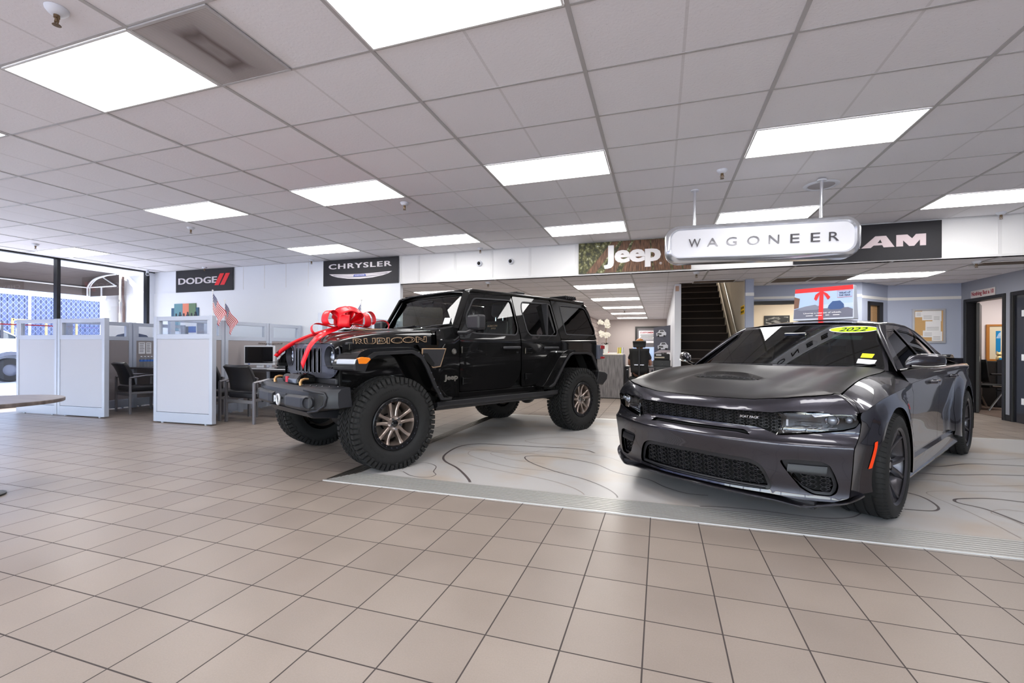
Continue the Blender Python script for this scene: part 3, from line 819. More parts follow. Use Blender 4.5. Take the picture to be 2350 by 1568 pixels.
# the printed contour lines
m_line = M('contour_ink', srgb(92, 84, 84), .35)
m_line2 = M('pale_contour_ink', srgb(150, 138, 130), .35)
def zl(l): return [onz(x/2, 850+y/2, .012) for x, y in l]
def zr(l): return [onz(1175+x/2, 850+y/2, .012) for x, y in l]
CL = [(zl([(2160,530),(2150,500),(2100,450),(2040,415),(2045,385),(2110,350),(2200,338),(2350,345),(2650,362),(2730,380)]), .018, 0),
 (zl([(1845,455),(1880,435),(1950,425),(2000,440),(1990,465),(2000,480),(1960,492),(1890,485),(1850,465)]), .006, 0),
 (zl([(2600,470),(2350,445),(2180,400),(2150,378),(2200,365),(2350,372),(2500,390)]), .006, 1), (zl([(2500,430),(2350,410),(2255,385),(2280,375),(2350,380)]), .006, 1),
 (zr([(470,600),(482,578),(430,540),(330,500),(200,465),(100,430),(60,405),(75,394),(150,395),(250,405),(380,430),(480,470),(620,500),(700,535),(800,565),(900,575)]), .010, 0),
 (zr([(-250,420),(-60,460),(150,500),(280,540),(335,575),(320,592)]), .007, 1), (zr([(-300,330),(0,385),(200,355),(420,350)]), .006, 1),
 (zr([(780,632),(900,625),(1100,640),(1300,665),(1450,680),(1560,675),(1610,650),(1640,620)]), .008, 0),
 (zr([(1700,550),(1825,565),(1900,590),(1950,622),(1955,640),(1915,646),(1800,638)]), .012, 0),
 (zr([(2500,590),(2350,560),(2100,556),(1980,555),(1905,560),(1930,580),(2050,630),(2200,700),(2350,780)]), .006, 1),
 (zr([(2500,620),(2350,606),(2200,590),(2060,590),(2030,598),(2060,612),(2180,640),(2350,705)]), .016, 0),
 (zr([(1700,468),(1830,470),(2000,480),(2200,480),(2450,487)]), .014, 0), (zr([(1700,500),(1830,500),(2000,510),(2100,530),(2350,530)]), .010, 1),
 (zr([(1800,425),(1950,442),(2100,430),(2350,440)]), .014, 0), (zr([(1830,405),(2000,400),(2200,410),(2350,405)]), .010, 1), (zr([(1850,380),(2100,375),(2350,385)]), .010, 1),
 (zr([(420,330),(250,308),(130,312),(60,325),(150,338),(330,342),(380,335)]), .008, 1), (zr([(-200,290),(0,300),(200,290),(500,300)]), .008, 1),
 (zr([(-350,270),(-100,262),(150,258),(480,262)]), .008, 1), (zr([(500,420),(420,395),(300,385),(150,375),(-100,370),(-250,360)]), .006, 1),
 (zr([(2350,650),(2250,640),(2200,655),(2300,690),(2400,740)]), .006, 1)]
for pts, w, k in CL:
    c = [q for q in crspline([(p.x, p.y) for p in pts], 8) if 3.575 < q.y < 7.51 and q.x > -2.6]; b = MB(); rows = []
    for i, p in enumerate(c):
        t = (c[min(i+1, len(c)-1)]-c[max(i-1, 0)]).normalized(); q = Vector((-t.y, t.x))*w*.65
        rows.append([(p.x+q.x, p.y+q.y, .0128), (p.x-q.x, p.y-q.y, .0128)])
    b.grid(rows); b.build('contour_line', m_line2 if k else m_line, pf)
# ================================================================== OUTSIDE THE WINDOWS
m_ground = M('pale_concrete', srgb(222, 220, 216), .9); add_var(m_ground, srgb(168, 168, 176), srgb(186, 186, 192), .7)
struct(MB().quad((-60, -45, -.03), (40, -45, -.03), (40, 45, -.03), (-60, 45, -.03)).build('ground', m_ground))
m_stucco = M('white_stucco', srgb(228, 226, 226), .9); add_bump(m_stucco, 40, .4, .01)
struct(MB().box(-14.5, XL-.06, 8.3, 8.6, -.03, 3.6).build('wall_outside', m_stucco))
struct(MB().box(-13.25, XL-.06, YR, 8.3, 3.03, 3.2).build('soffit', m_white))
struct(MB().box(-13.6, XL-.06, -20, 8.6, 3.2, 4.6).build('wall_parapet', m_stucco))
struct(MB().box(XL, XR+.2, YR-.05, 22, 5.2, 5.4).build('roof', m_stucco))
struct(MB().box(XR+2.2, XR+2.4, YR, 22, 0, 5.2).build('wall_building_side', m_stucco))
struct(MB().box(XL-.03, XR, YB+.14, YB+.2, HC, 5.2).build('wall_upper_back', m_stucco))
struct(MB().box(XL-.06, XL, 8.0, 22, 0, 5.2).build('wall_building_west', m_stucco))
struct(MB().box(XL, 9.5, 21, 21.2, 0, 5.2).build('wall_building_north', m_stucco))
# drain pipe with collar
m_pipe = M('painted_pipe', srgb(205, 203, 204), .5)
p = empty('drain_pipe', (-13.72, 8.13, 0)); tag(p, 'thick pale drain pipe on the outside wall beside the awning', 'pipe')
MB().cyl((0, 0, 0), (0, 0, 3.03), .13, n=24).build('pipe', m_pipe, p, smooth=40)
MB().cyl((0, 0, 2.36), (0, 0, 2.42), .145, n=24).build('collar', m_pipe, p, smooth=40)
o = MB().tube([(-13.5, 8.26, 0), (-13.5, 8.26, 2.3), (-13.5, 8.24, 2.5), (-13.5, 8.24, 3.02)], .03, 8).build('conduit', M('rusty_conduit', srgb(120, 96, 90), .6), None, smooth=40)
tag(o, 'thin rusty conduit running down beside the thick pale drain pipe', 'pipe')
# awning
m_awn = M('brown_awning_fabric', srgb(84, 74, 71), .9)
m_wtube = M('white_tube', srgb(235, 235, 236), .4)
aw = empty('awning', (-13.2, 0, 3.0)); tag(aw, 'brown fabric awning on a curved white tube frame outside the window', 'awning')
prof = [(0, .02), (-.42, .0), (-.78, -.06), (-.98, -.16), (-1.1, -.28), (-1.1, -.51)]
pc = crspline([(x, 0, z) for x, z in prof[:-1]], 5)+[Vector((-1.1, 0, -.51))]
y0, y1 = -9.0, 7.95
b = MB(); b.grid([[(q.x-.012, y0, q.z+.012) for q in pc], [(q.x-.012, y1, q.z+.012) for q in pc]])
b.build('canopy', m_awn, aw, smooth=40, solid=.006)
b = MB(); b.prism([(q.x, q.z) for q in pc]+[(0, -.51)], lambda u, v: (u, y1+.01, v), (0, .01, 0)); b.build('end_panel', m_awn, aw)
for y in (7.9, 5.0, 2.1, -.8, -3.7): MB().tube([(q.x, y, q.z) for q in pc], .022, 8).build('rib', m_wtube, aw, smooth=50)
MB().tube([(-1.09, y0, -.28), (-1.09, y1-.05, -.28), (0, y1-.05, -.28)], .018, 8).build('cross_bar', m_wtube, aw, smooth=50)
MB().tube([(-.55, y1-.04, -.02), (-.02, y1-.04, -.28)], .014, 8).build('brace', m_wtube, aw, smooth=50)
MB().tube([(-.55, y1-.05, -.28), (-.55, y1-.05, -.51)], .018, 8).build('strut', m_wtube, aw, smooth=50)
# chain-link fence with slats
m_slat = M('blue_grey_slats', srgb(120, 130, 170), .6)
m_link = M('galvanised_wire', srgb(205, 212, 228), .35, .4)
def _slat():
    nt, N, L, p = nodes(m_slat)
    tc = N.new('ShaderNodeTexCoord'); sp = N.new('ShaderNodeSeparateXYZ'); L.new(tc.outputs['Object'], sp.inputs[0])
    def saw(e): return math_node(nt, 'ABSOLUTE', math_node(nt, 'SUBTRACT', math_node(nt, 'FRACT', e), .5))
    y, z = sp.outputs[1], sp.outputs[2]
    a = saw(math_node(nt, 'MULTIPLY', math_node(nt, 'ADD', y, math_node(nt, 'MULTIPLY', z, .75)), 6))
    c = saw(math_node(nt, 'MULTIPLY', math_node(nt, 'SUBTRACT', y, math_node(nt, 'MULTIPLY', z, .75)), 6))
    wire = math_node(nt, 'GREATER_THAN', math_node(nt, 'MAXIMUM', a, c), .44)
    sl = math_node(nt, 'GREATER_THAN', saw(math_node(nt, 'MULTIPLY', y, 6)), .40)
    m1 = N.new('ShaderNodeMix'); m1.data_type = 'RGBA'; m1.inputs['A'].default_value = (*srgb(84, 94, 140), 1); m1.inputs['B'].default_value = (*srgb(36, 40, 70), 1); L.new(sl, m1.inputs['Factor'])
    m2 = N.new('ShaderNodeMix'); m2.data_type = 'RGBA'; m2.inputs['B'].default_value = (*srgb(150, 158, 186), 1)
    L.new(m1.outputs['Result'], m2.inputs['A']); L.new(wire, m2.inputs['Factor']); L.new(m2.outputs['Result'], p.inputs['Base Color'])
_slat()
f = empty('chain_link_fence', (-24, 4, 0)); tag(f, 'tall chain-link fence with blue-grey slats across the yard', 'fence')
MB().box(-.02, .02, -22, 9.8, 0, 3.2).build('slat_panel', m_slat, f)
MB().tube([(.04, -22, 3.22), (.04, 9.8, 3.22)], .03, 8).build('top_rail', m_link, f, smooth=40)
for y in (-20, -16.6, -13.2, -9.8, -6.4, -3.0, .4, 3.9, 7.3, 9.8): MB().cyl((.06, y, 0), (.06, y, 3.25 if y > 9 else 3.45), .045, n=10).build('post', m_wtube, f, smooth=40)
# yellow rack in front of the fence
rk = empty('yellow_rack', (-23.5, 12.0, 0)); tag(rk, 'low yellow metal rack standing in front of the fence', 'rack')
m_yr = M('yellow_paint', srgb(225, 190, 110), .5)
for y in (-1.4, -.4, .6, 1.6): MB().box(-.03, .03, y-.03, y+.03, 0, 2.25).build('upright', m_yr, rk)
for z in (1.2, 2.2): MB().box(-.03, .03, -1.4, 1.6, z-.03, z+.03).build('rail', m_yr, rk)
# ---- white van
m_vw = M('van_white', srgb(240, 240, 242), .25, coat=.6)
m_plas = M('grey_plastic', srgb(86, 90, 104), .6)
m_vglass = glass_mat('van_glass', (.55, .65, .68), 1.5)
m_tyre = M('tyre_rubber', srgb(15, 15, 16), .75)
van = empty('van', (-20.7, 9.3, 0)); tag(van, 'white van with the number 414 parked outside the left window', 'van')
side = [(-5.2, .45), (-5.2, 2.2), (-5.0, 2.42), (-2.0, 2.42), (-1.35, 2.33), (-.6, 1.95), (.35, 1.42), (1.0, 1.22), (1.28, 1.0), (1.3, .42)]
arch = [(.45+0, .42)]+[(.0+.50*cos(t), .39+.50*sin(t)) for t in [pi*i/12 for i in range(1, 12)]]+[(-.50, .42)]
rarch = [(-3.7+.50*cos(t), .39+.50*sin(t)) for t in [pi*i/12 for i in range(0, 13)]]
outl = side+arch+rarch
shell = rounded(outl, .04, 2)
def vy(u, v): return Vector((1.0-.0*v-max(0, v-1.4)**1*.14, u, v))
dw = [(-1.25, 1.45), (-1.2, 2.12), (-.95, 2.1), (.12, 1.5), (.12, 1.43)]
patch('body_side', shell, lambda u, v: (0-max(0, v-1.4)*.14, u, v), m_vw, van, res=.2, holes=[rounded(dw, .05)], flange=.05)
b = MB(); b.prism(shell, lambda u, v: (-1.95+max(0, v-1.4)*.14, u, v), (-.02, 0, 0)); b.build('far_side', m_vw, van)
b = MB(); b.grid([[(-max(0, v-1.4)*.14, u, v) for u, v in side], [(-1.95+max(0, v-1.4)*.14, u, v) for u, v in side]]); b.build('roof_and_front', m_vw, van, smooth=35)
patch('door_window', rounded(dw, .05), lambda u, v: (-.012-max(0, v-1.4)*.14, u, v), m_vglass, van, res=.3)
MB().box(-.03, .01, -.25, -.19, 1.43, 2.0).build('window_post', M('dark_seal', srgb(50, 50, 60), .5), van)
def vwheel(y):
    w = MB(); w.lathe([(.2, -.12), (.36, -.12), (.395, -.09), (.395, .09), (.36, .12), (.2, .12)], (-.12, y, .38), (1, 0, 0), 28); o = w.build('wheel', m_tyre, van, smooth=40)
    MB().lathe([(.0, .08), (.07, .10), (.2, .06), (.21, .12)], (-.12, y, .38), (1, 0, 0), 24).build('rim', m_plas, o, smooth=40)
vwheel(0); vwheel(-3.7)
for yy in (0, -3.7):
    b = MB(); b.grid([[(x, yy+r*cos(t), .39+r*sin(t)) for (x, r) in ((0, .48), (.035, .49), (.03, .60), (0, .61))] for t in [pi*(-.02+i*1.04/16) for i in range(17)]])
    b.build('wheel_arch', m_plas, van, smooth=40)
b = MB(); b.bx((.16, .15, 1.62), (.2, .16, .3)); b.build('mirror', m_plas, van, bevel=.03)
text('lettering', '414', M('grey_ink', srgb(120, 124, 140), .5), van, (.004, -1.05, 1.0), (0, 1, 0), (0, 0, 1), w=.62, h=.13, ext=.002)
# low white car further right, seen through the partition glass
def white_car(loc, rz, lab):
    c = empty('white_car', loc, rz); tag(c, lab, 'car', 'parked white cars outside')
    pr = [(-2.2, .35), (-2.25, .85), (-1.9, 1.0), (-1.2, 1.42), (.1, 1.45), (.95, 1.02), (2.0, .88), (2.25, .6), (2.2, .32)]
    rows = [[(u, s*(.88-max(0, v-.95)*.5), v) for u, v in rounded(pr, .12, 3)] for s in (-1, 1)]
    b = MB(); b.grid(rows, closed_v=True); b.add(rows[0], [tuple(range(len(rows[0])))]); b.add(rows[1], [tuple(range(len(rows[1])))])
    b.build('body', m_vw, c, smooth=40)
    for s in (-1, 1):
        g = [(-1.3, 1.0), (-1.0, 1.36), (.05, 1.38), (.75, 1.03)]
        MB().prism(g, lambda u, v: (u, s*(.895-max(0, v-.95)*.5), v), (0, s*.004, 0)).build('side_window', m_vglass, c)
        for x in (-1.4, 1.4):
            MB().lathe([(.0, .1), (.2, .09), (.33, .08), (.33, -.1)], (x, s*.8, .33), (0, s, 0), 20).build('wheel', m_tyre, c, smooth=40)
    return c
white_car((-22.3, 13.6, 0), radians(95), 'low white car seen through the first window of the far-left cubicle wall')
white_car((-17.6, 12.0, 0), radians(190), 'low white car seen through the second window of the far-left cubicle wall')
# white sandwich board outside
sb = empty('sandwich_board', (-17.0, 6.7, 0)); tag(sb, 'white sandwich board standing outside at the left edge', 'sandwich board')
for s in (-1, 1): MB().prism([(-.32, 0), (.32, 0), (.27, .95), (-.27, .95)], lambda u, v: (s*(.28-v*.26), u, v), (s*.02, 0, 0)).build('board', m_wtube, sb)
MB().box(-.34, .34, -.4, .4, 0, .02).build('base', m_wtube, sb)
# grey office building far behind, pale against the sky
struct(MB().box(-60, -34, -30, 40, 0, 7).build('building_far', M('pale_blue_building', srgb(196, 204, 224), .9)))
# ================================================================== GREY SEDAN
CAR = empty('sedan', (.715, 4.271, .0125), 4.132)
tag(CAR, 'dark metallic grey wide-bodied sedan with a 2022 sticker on its windshield', 'car')
m_paint = M('granite_metallic', srgb(58, 57, 65), .25, .85, coat=1.)
def _flk(m, s):
    nt, N, L, p = nodes(m)
    tc = N.new('ShaderNodeTexCoord'); v = N.new('ShaderNodeTexVoronoi'); v.inputs['Scale'].default_value = 900
    L.new(tc.outputs['Object'], v.inputs['Vector'])
    b = N.new('ShaderNodeVectorMath'); b.operation = 'SCALE'; b.inputs['Scale'].default_value = s
    sub = N.new('ShaderNodeVectorMath'); sub.operation = 'SUBTRACT'; sub.inputs[1].default_value = (.5, .5, .5)
    L.new(v.outputs['Color'], sub.inputs[0]); L.new(sub.outputs[0], b.inputs[0])
    g = N.new('ShaderNodeNewGeometry'); a = N.new('ShaderNodeVectorMath'); a.operation = 'ADD'; L.new(g.outputs['Normal'], a.inputs[0]); L.new(b.outputs[0], a.inputs[1])
    nm = N.new('ShaderNodeVectorMath'); nm.operation = 'NORMALIZE'; L.new(a.outputs[0], nm.inputs[0]); L.new(nm.outputs[0], p.inputs['Normal'])
_flk(m_paint, .12)
m_satin = M('satin_graphite', srgb(62, 60, 60), .36, .7)
m_gplas = M('textured_black_plastic', srgb(26, 26, 30), .42)
m_gblack = M('gloss_black', srgb(10, 10, 12), .08, coat=1.)
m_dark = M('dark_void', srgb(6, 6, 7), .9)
m_tint = glass_mat('tinted_glass', (.20, .23, .22), 1.55)
m_tint2 = glass_mat('dark_tinted_glass', (.07, .07, .075), 1.55)
m_clear = glass_mat('lamp_glass', (.9, .92, .95), 1.5)
m_chrome = M('chrome', srgb(225, 228, 232), .08, 1.)
m_int = M('black_interior', srgb(22, 22, 24), .7)
m_rub = M('tyre_rubber', srgb(15, 15, 16), .75)

zprof = pchip([.10, .20, .25, .35, .45, .52, .548, .562, .60, .64, .70, .735, .80], [.80, .885, .878, .893, .908, .922, .925, .905, .872, .858, .862, .872, .85])
def F(y, z): return zprof(z) - .30*(min(abs(y), 1.)/.9)**2.4
Zc = pchip([-4.3, -3.9, -3.4, -2.0, -.7, -.5, -.1, .2, .5, .65, .73, .79, .83, .855, .872, .90], [.90, 1.04, 1.06, 1.04, 1.015, 1.0, .955, .92, .882, .858, .838, .815, .792, .768, .738, .66])
ysf = pchip([-4.3, -4.0, -3.6, -3.1, -2.7, -2.2, -.8, -.4, .1, .4, .6, .75], [.74, .86, .94, .96, .95, .925, .925, .94, .95, .94, .90, .86])
zsf = pchip([-4.3, -3.8, -3.1, -2.2, -.8, -.4, .1, .4, .6, .75], [.95, .965, .955, .93, .89, .868, .84, .80, .735, .70])
def T0(x, y):
    ay = min(abs(y), 1.)
    w = sstep(-.3, .6, x); xs = min(.876, x + .30*(ay/.9)**2.4*w)
    h = Zc(xs) + .055*sstep(.28, .80, ay)*sstep(.875, .80, xs)*sstep(-.6, .2, x) + .028*sstep(.52, .80, ay)*sstep(.80, .872, xs)
    # centre bulge of the hood with its two valleys
    h += (.028*sstep(.42, .28, ay) - .018*math.exp(-((ay-.52)/.09)**2))*sstep(-.55, -.2, x)*sstep(.72, .45, x)
    return h
def T(x, y):
    ys, zs = ysf(x), zsf(x); r = abs(y)/ys; b = T0(x, y)
    if r > .62:
        e = min(1.15, (r-.62)/.38)**2.6; b += (zs-T0(x, ys))*e
    return b
zbase = pchip([0, .12, .35, .6, .85, .95], [.890, .915, .915, .928, .935, .93])
def creasey(z): return interp([.2, .245, .40, .56, .70, .76], [.862, .868, .884, .898, .912, .908], z)
def xcr(z): return F(creasey(z), z)
def Wd(x, z):
    ys, zs = ysf(x), zsf(x); t = (z-.25)/(zs-.25)
    yb = zbase(max(0, min(t, .95))) if t < .95 else zbase(.95)
    yb = lerp(yb, ys, sstep(.86, 1.0, t)) if t > .86 else yb
    for cx in (0., -3.052):
        d = hypot(x-cx, (z-.36)*(1. if z > .36 else .6))
        f = sstep(.66, .44, d)
        yb = max(yb, lerp(yb, .985 if t < .8 else lerp(.985, ys, sstep(.8, 1., t)), f))
    if x > .38: yb = lerp(yb, creasey(z), min(1., max(0., (x-.38)/(xcr(z)-.38)))**.9)
    if x < -3.45: yb -= .22*((-3.45-x)/.8)**2*(1 if z < .9 else .8)
    return yb
sideP = lambda u, v: (u, Wd(u, v), v)
def mir(l): return list(l)+[(-a, b) for a, b in reversed(l) if abs(a) > 1e-6]
def both(name, *a, **k):
    o = patch(name, *a, **k); k2 = dict(k); k2['mirror'] = True
    o2 = patch(name, *a, **k2)
    return o, o2

# ---- bumper
up = [(0, .642), (.37, .638), (.43, .630), (.50, .606), (.528, .594), (.67, .612), (.83, .640), (.885, .662), (.912, .70)]
lo = [(.866, .235), (.80, .205), (.66, .200), (.50, .214), (0, .214)]
outl = mir(list(reversed(lo))+[(.885, .40), (.90, .56), (.914, .66)]+list(reversed(up)))
outl = [(y, z) for y, z in outl]
def pl_bumper():
    r = [(0, .214), (.50, .214), (.66, .200), (.80, .205), (creasey(.235)-.003, .235)]+[(creasey(z)-.003, z) for z in (.3, .4, .5, .56, .60, .64, .68)]+[
         (.907, .70), (.885, .662), (.83, .640), (.67, .612), (.528, .594), (.50, .606), (.43, .630), (.37, .638), (0, .642)]
    return r+[(-a, b) for a, b in reversed(r) if a > 0]
slot = rounded([(-.38, .582), (-.345, .612, .02), (.345, .612, .02), (.38, .582), (.30, .590), (-.30, .590)], .006)
lowg = rounded([(-.50, .27), (-.475, .35), (-.445, .40, .03), (-.385, .428, .03), (0, .436), (.385, .428, .03), (.445, .40, .03), (.475, .35), (.50, .27), (.49, .235, .02), (.25, .227), (-.25, .227), (-.49, .235, .02)], .02)
corn = [(.547, .443), (.63, .455), (.745, .455), (.785, .438), (.808, .373), (.822, .306), (.81, .258), (.786, .238), (.70, .238), (.645, .272), (.60, .345), (.565, .40)]
cornr = rounded(corn, .02)
frontP = lambda u, v: (F(u, v), u, v)
patch('front_bumper', rounded(pl_bumper(), .008, 2), frontP, m_paint, CAR, res=.022, holes=[slot, lowg, cornr, [(-a, b) for a, b in cornr]], flange=.035)
def shrink(P, d):
    n = len(P); a = sum(P[i-1][0]*P[i][1]-P[i][0]*P[i-1][1] for i in range(n)); sg = 1 if a > 0 else -1; out = []
    for i in range(n):
        p, q, r = Vector(P[i-1][:2]), Vector(P[i][:2]), Vector(P[(i+1) % n][:2])
        e = (q-p).normalized()+(r-q).normalized()
        if e.length < 1e-6: out.append(tuple(q)); continue
        e.normalize(); out.append((q.x-e.y*d*sg, q.y+e.x*d*sg))
    return out
def hexmesh(name, outline, fn, w, h, rim, depth, mat, parent, clip=None):
    """honeycomb of elongated cells laid over fn(u,v); every cell a thin walled ring"""
    b = MB(); us = [p[0] for p in outline]; vs = [p[1] for p in outline]
    j = 0; v = min(vs)
    hexp = [(-.5, 0), (-.27, .5), (.27, .5), (.5, 0), (.27, -.5), (-.27, -.5)]
    while v < max(vs)+h:
        u = min(us)-(w*.385 if j % 2 else 0)
        while u < max(us)+w:
            if inpoly(u, v, outline):
                o = []
                for (k, dd) in ((1.0, 0), (1-rim, 0), (1-rim, depth)):
                    ring = []
                    for a, c in hexp:
                        p = V3(fn(u+a*w*k*1.0, v+c*h*k)); ring.append((p.x-dd, p.y, p.z))
                    o.append(ring)
                b.grid(o, closed_v=True)
            u += w*.77*2
        v += h*.5; j += 1
    return b.build(name, mat, parent)
def inset(fn, d): return lambda u, v: (fn(u, v)[0]-d, fn(u, v)[1], fn(u, v)[2])
# lower grille: surround, mesh, dark backing
lg2 = shrink(lowg, .028); lg2 = [(a, b-.004) for a, b in lg2]
patch('lower_grille', lowg, inset(frontP, .022), m_gplas, CAR, res=.03, holes=[lg2], flange=.03)
hexmesh('grille_mesh', shrink(lg2, -.004), inset(frontP, .038), .064, .030, .16, .02, m_gplas, CAR)
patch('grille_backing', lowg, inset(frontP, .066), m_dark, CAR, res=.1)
b_ = MB(); b_.tube([(F(y, .245)-.02, y, .245) for y in [-.46+.046*i for i in range(21)]], .010, 8); b_.build('grille_bar', m_gplas, CAR, smooth=40)
# air slot
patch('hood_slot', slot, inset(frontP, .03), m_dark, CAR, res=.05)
# corner intakes
for s in (False, True):
    cm = [(.595, .345), (.648, .285), (.70, .256), (.775, .256), (.79, .30), (.782, .355), (.60, .362)]
    patch('corner_intake', cornr, inset(frontP, .030), m_gplas, CAR, res=.03, holes=[rounded(cm, .008)], flange=.025, mirror=s)
    o = hexmesh('intake_mesh', cm, inset(frontP, .045), .058, .028, .2, .02, m_gplas, CAR)
    if s:
        for v in o.data.vertices: v.co.y *= -1
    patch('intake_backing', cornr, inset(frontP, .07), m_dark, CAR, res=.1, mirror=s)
    b = MB(); b.grid([[(F(y, .40)-.012+d, y, z) for y in [.585+.017*i for i in range(12)]] for (d, z) in ((-.02, .425), (.0, .42), (.012, .385), (.01, .372), (-.02, .366))])
    o = b.build('intake_blade', m_gplas, CAR, smooth=40)
    if s:
        for v in o.data.vertices: v.co.y *= -1
# splitter
sp = [(.54, -.925, .252), (.60, -.900, .232), (.66, -.845, .204), (.775, -.70, .172), (.795, -.63, .168), (.855, -.53, .188), (.90, -.36, .194), (.925, 0, .196)]
sp = sp+[(x, -y, z) for x, y, z in reversed(sp[:-1])]
spc = crspline(sp, 5)
rows = []
for i, p in enumerate(spc):
    q = Vector((p.x-.10-.05*abs(p.y), p.y*.90, max(.20, p.z+.012) if abs(p.y) < .8 else p.z+.004))
    rows.append([p+Vector((0, 0, .006)), p, p-Vector((.01, 0, .006)), Vector((q.x, q.y, p.z-.006)), q])
b = MB(); b.grid(rows, closed_v=True); b.build('splitter', m_paint, CAR, smooth=40)
b = MB(); b.box(.30, .74, -.72, .72, .155, .20); b.build('underbody', m_gplas, CAR)
# ---- upper grille
ug = [(-.545, .70), (-.530, .735), (0, .737), (.530, .735), (.545, .70), (.540, .655), (.520, .597), (.50, .606), (.43, .630), (.37, .638), (-.37, .638), (-.43, .630), (-.50, .606), (-.520, .597), (-.540, .655)]
hexmesh('upper_grille', shrink(ug, .002), inset(frontP, .022), .046, .021, .17, .015, m_gplas, CAR)
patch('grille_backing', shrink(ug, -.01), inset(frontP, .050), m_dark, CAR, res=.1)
for s in (1, -1):
    b = MB(); b.tube([(F(y, z)-.004, s*y, z) for y, z in crspline([(.531, .737), (.546, .70), (.541, .655), (.521, .595)], 5)], .0045, 6)
    b.build('grille_edge', m_gblack, CAR, smooth=40)
text('lettering', 'SCAT PACK', m_chrome, CAR, (0, 0, 0), (0, 1, 0), (0, 0, 1), w=.115, h=.017, ext=.004, bold=.03, shear=.3,
     wrapfn=lambda a, c: (F(.305+a, .688+c)-.012, .305+a, .688+c))
# ---- headlights
hl = [(.534, .733), (.655, .744), (.795, .762), (.849, .766), (.876, .748), (.904, .705), (.888, .670), (.831, .648), (.668, .620), (.528, .600), (.542, .655), (.547, .70)]
hlr = rounded(hl, .012)
for s in (False, True):
    sg = -1 if s else 1
    lamp = patch('headlight', shrink(hlr, .002), inset(frontP, .004), m_clear, CAR, res=.025, flange=.01, mirror=s)
    patch('housing', hlr, lambda u, v: (F(u, v)-.075-.02*cos(u*30), u, v), m_gblack, lamp, res=.03, mirror=s)
    b = MB()
    for (q0, q1) in (((.56, .618), (.80, .655)), ((.565, .634), (.74, .658))):
        pts = [(F(lerp(q0[0], q1[0], t/8), lerp(q0[1], q1[1], t/8))-.03, sg*lerp(q0[0], q1[0], t/8), lerp(q0[1], q1[1], t/8)) for t in range(9)]
        b.tube(pts, .0035, 6)
    b.build('light_guide', m_chrome, lamp, smooth=40)
    b = MB(); b.box(F(.565, .68)-.03, F(.565, .68)-.022, *sorted((sg*.560, sg*.570)), .655, .695); b.build('daylight_strip', M('white_lens', srgb(200, 200, 205), .3), lamp)
    MB().box(F(.66, .68)-.05, F(.66, .68)-.045, *sorted((sg*.58, sg*.74)), .668, .672).build('divider', m_gplas, lamp)
    for (yy, zz, r) in ((.775, .703, .030), (.85, .708, .02)):
        d = Vector((.93, sg*.36, 0)).normalized()
        x = F(yy, zz)-.045
        MB().lathe([(r*.75, -.02), (r*1.12, .0), (r*1.2, .006), (r*1.0, .010)], (x, sg*yy, zz), d, 24).build('bezel', m_chrome, lamp, smooth=40)
        b = MB(); b.ball((x+.0, sg*yy, zz), r*.95, 18, 12); b.build('projector_lens', M('projector_glass', srgb(150, 155, 165), .03, .6, coat=1), lamp, smooth=True)
    b = MB(); b.prism([(.69, .735), (.80, .752), (.79, .738), (.70, .722)], lambda u, v: (F(u, v)-.02, sg*u, v), (-.01, 0, 0)); b.build('reflector', m_chrome, lamp)
# ---- nose, fenders, hood
def lipx(y, z=.735): return .872-.30*(abs(y)/.9)**2.4
liph = [(lipx(y), y) for y in [i*.05 for i in range(0, 11)]]+[(.784, .532), (.730, .655), (.652, .795), (.612, .849), (.588, .882)]
hoodedge = [(.805, 0), (.802, .133), (.770, .37), (.718, .555), (.655, .681), (.590, .765), (.53, .795), (.45, .80), (.0, .795), (-.45, .785), (-.66, .772)]
wsb = [(-.66, .772), (-.60, .65), (-.53, .45), (-.485, .2), (-.475, 0)]
nose = [(x, y) for x, y in liph]+[(.56, .90), (.53, .865), (.53, .800)]+[(x+.004, y+.003) for x, y in reversed(hoodedge[:7])]
nose_full = nose+[(x, -y) for x, y in reversed(nose) if y > 1e-6]
# order: right half runs lip centre -> fender -> back along the hood edge to centre; mirrored half closes it
nose_full = [(x, y) for x, y in nose]+[(x, -y) for x, y in reversed(nose)]
def dedupe(P):
    o = []
    for p in P:
        if not o or hypot(p[0]-o[-1][0], p[1]-o[-1][1]) > 1e-4: o.append(p)
    if hypot(o[0][0]-o[-1][0], o[0][1]-o[-1][1]) < 1e-4: o.pop()
    return o
half = dedupe([(x, y) for x, y in nose])
topP = lambda u, v: (u, v, T(u, v))
nl = [(x, y) for x, y in half]
npoly = dedupe([(lipx(0), 0)]+nl[1:]+[])
lip_r = [(x, y) for x, y in liph]; hood_r = [(x+.004, y+.003) for x, y in hoodedge[:7]]
npoly = lip_r+[(.56, .903), (.53, .86)]+list(reversed(hood_r))[0:]
npoly = npoly[:-1]+[(.809, 0)]
npoly = npoly[:-1]+[(x, -y) for x, y in reversed(list(reversed(hood_r))[:-1]) ][0:0]+[]
R = lip_r+[(.562, .903), (.525, .86)]+list(reversed(hood_r))          # ends at centre
Lh = [(x, -y) for x, y in R]
nfull = R[:-1]+[(.809, 0)]+list(reversed(Lh[1:-1]))
patch('nose_panel', dedupe(nfull), topP, m_paint, CAR, res=.018, flange=.012)
fend = [(.52, .805), (.522, .86), (.557, .905)]+[(x, ysf(x)) for x in (.5, .4, .25, .1, -.1, -.3, -.5, -.68)]+[(-.68, .80), (-.66, .778), (-.45, .791), (0, .801), (.45, .806)]
both('fender_top', fend, topP, m_paint, CAR, res=.022, flange=.008)
sc = rounded([(.40, -.27, .002), (.455, -.18, .03), (.475, 0, .05), (.455, .18, .03), (.40, .27, .002), (.375, .15, .03), (.372, 0, .05), (.375, -.15, .03)], .02, 5)
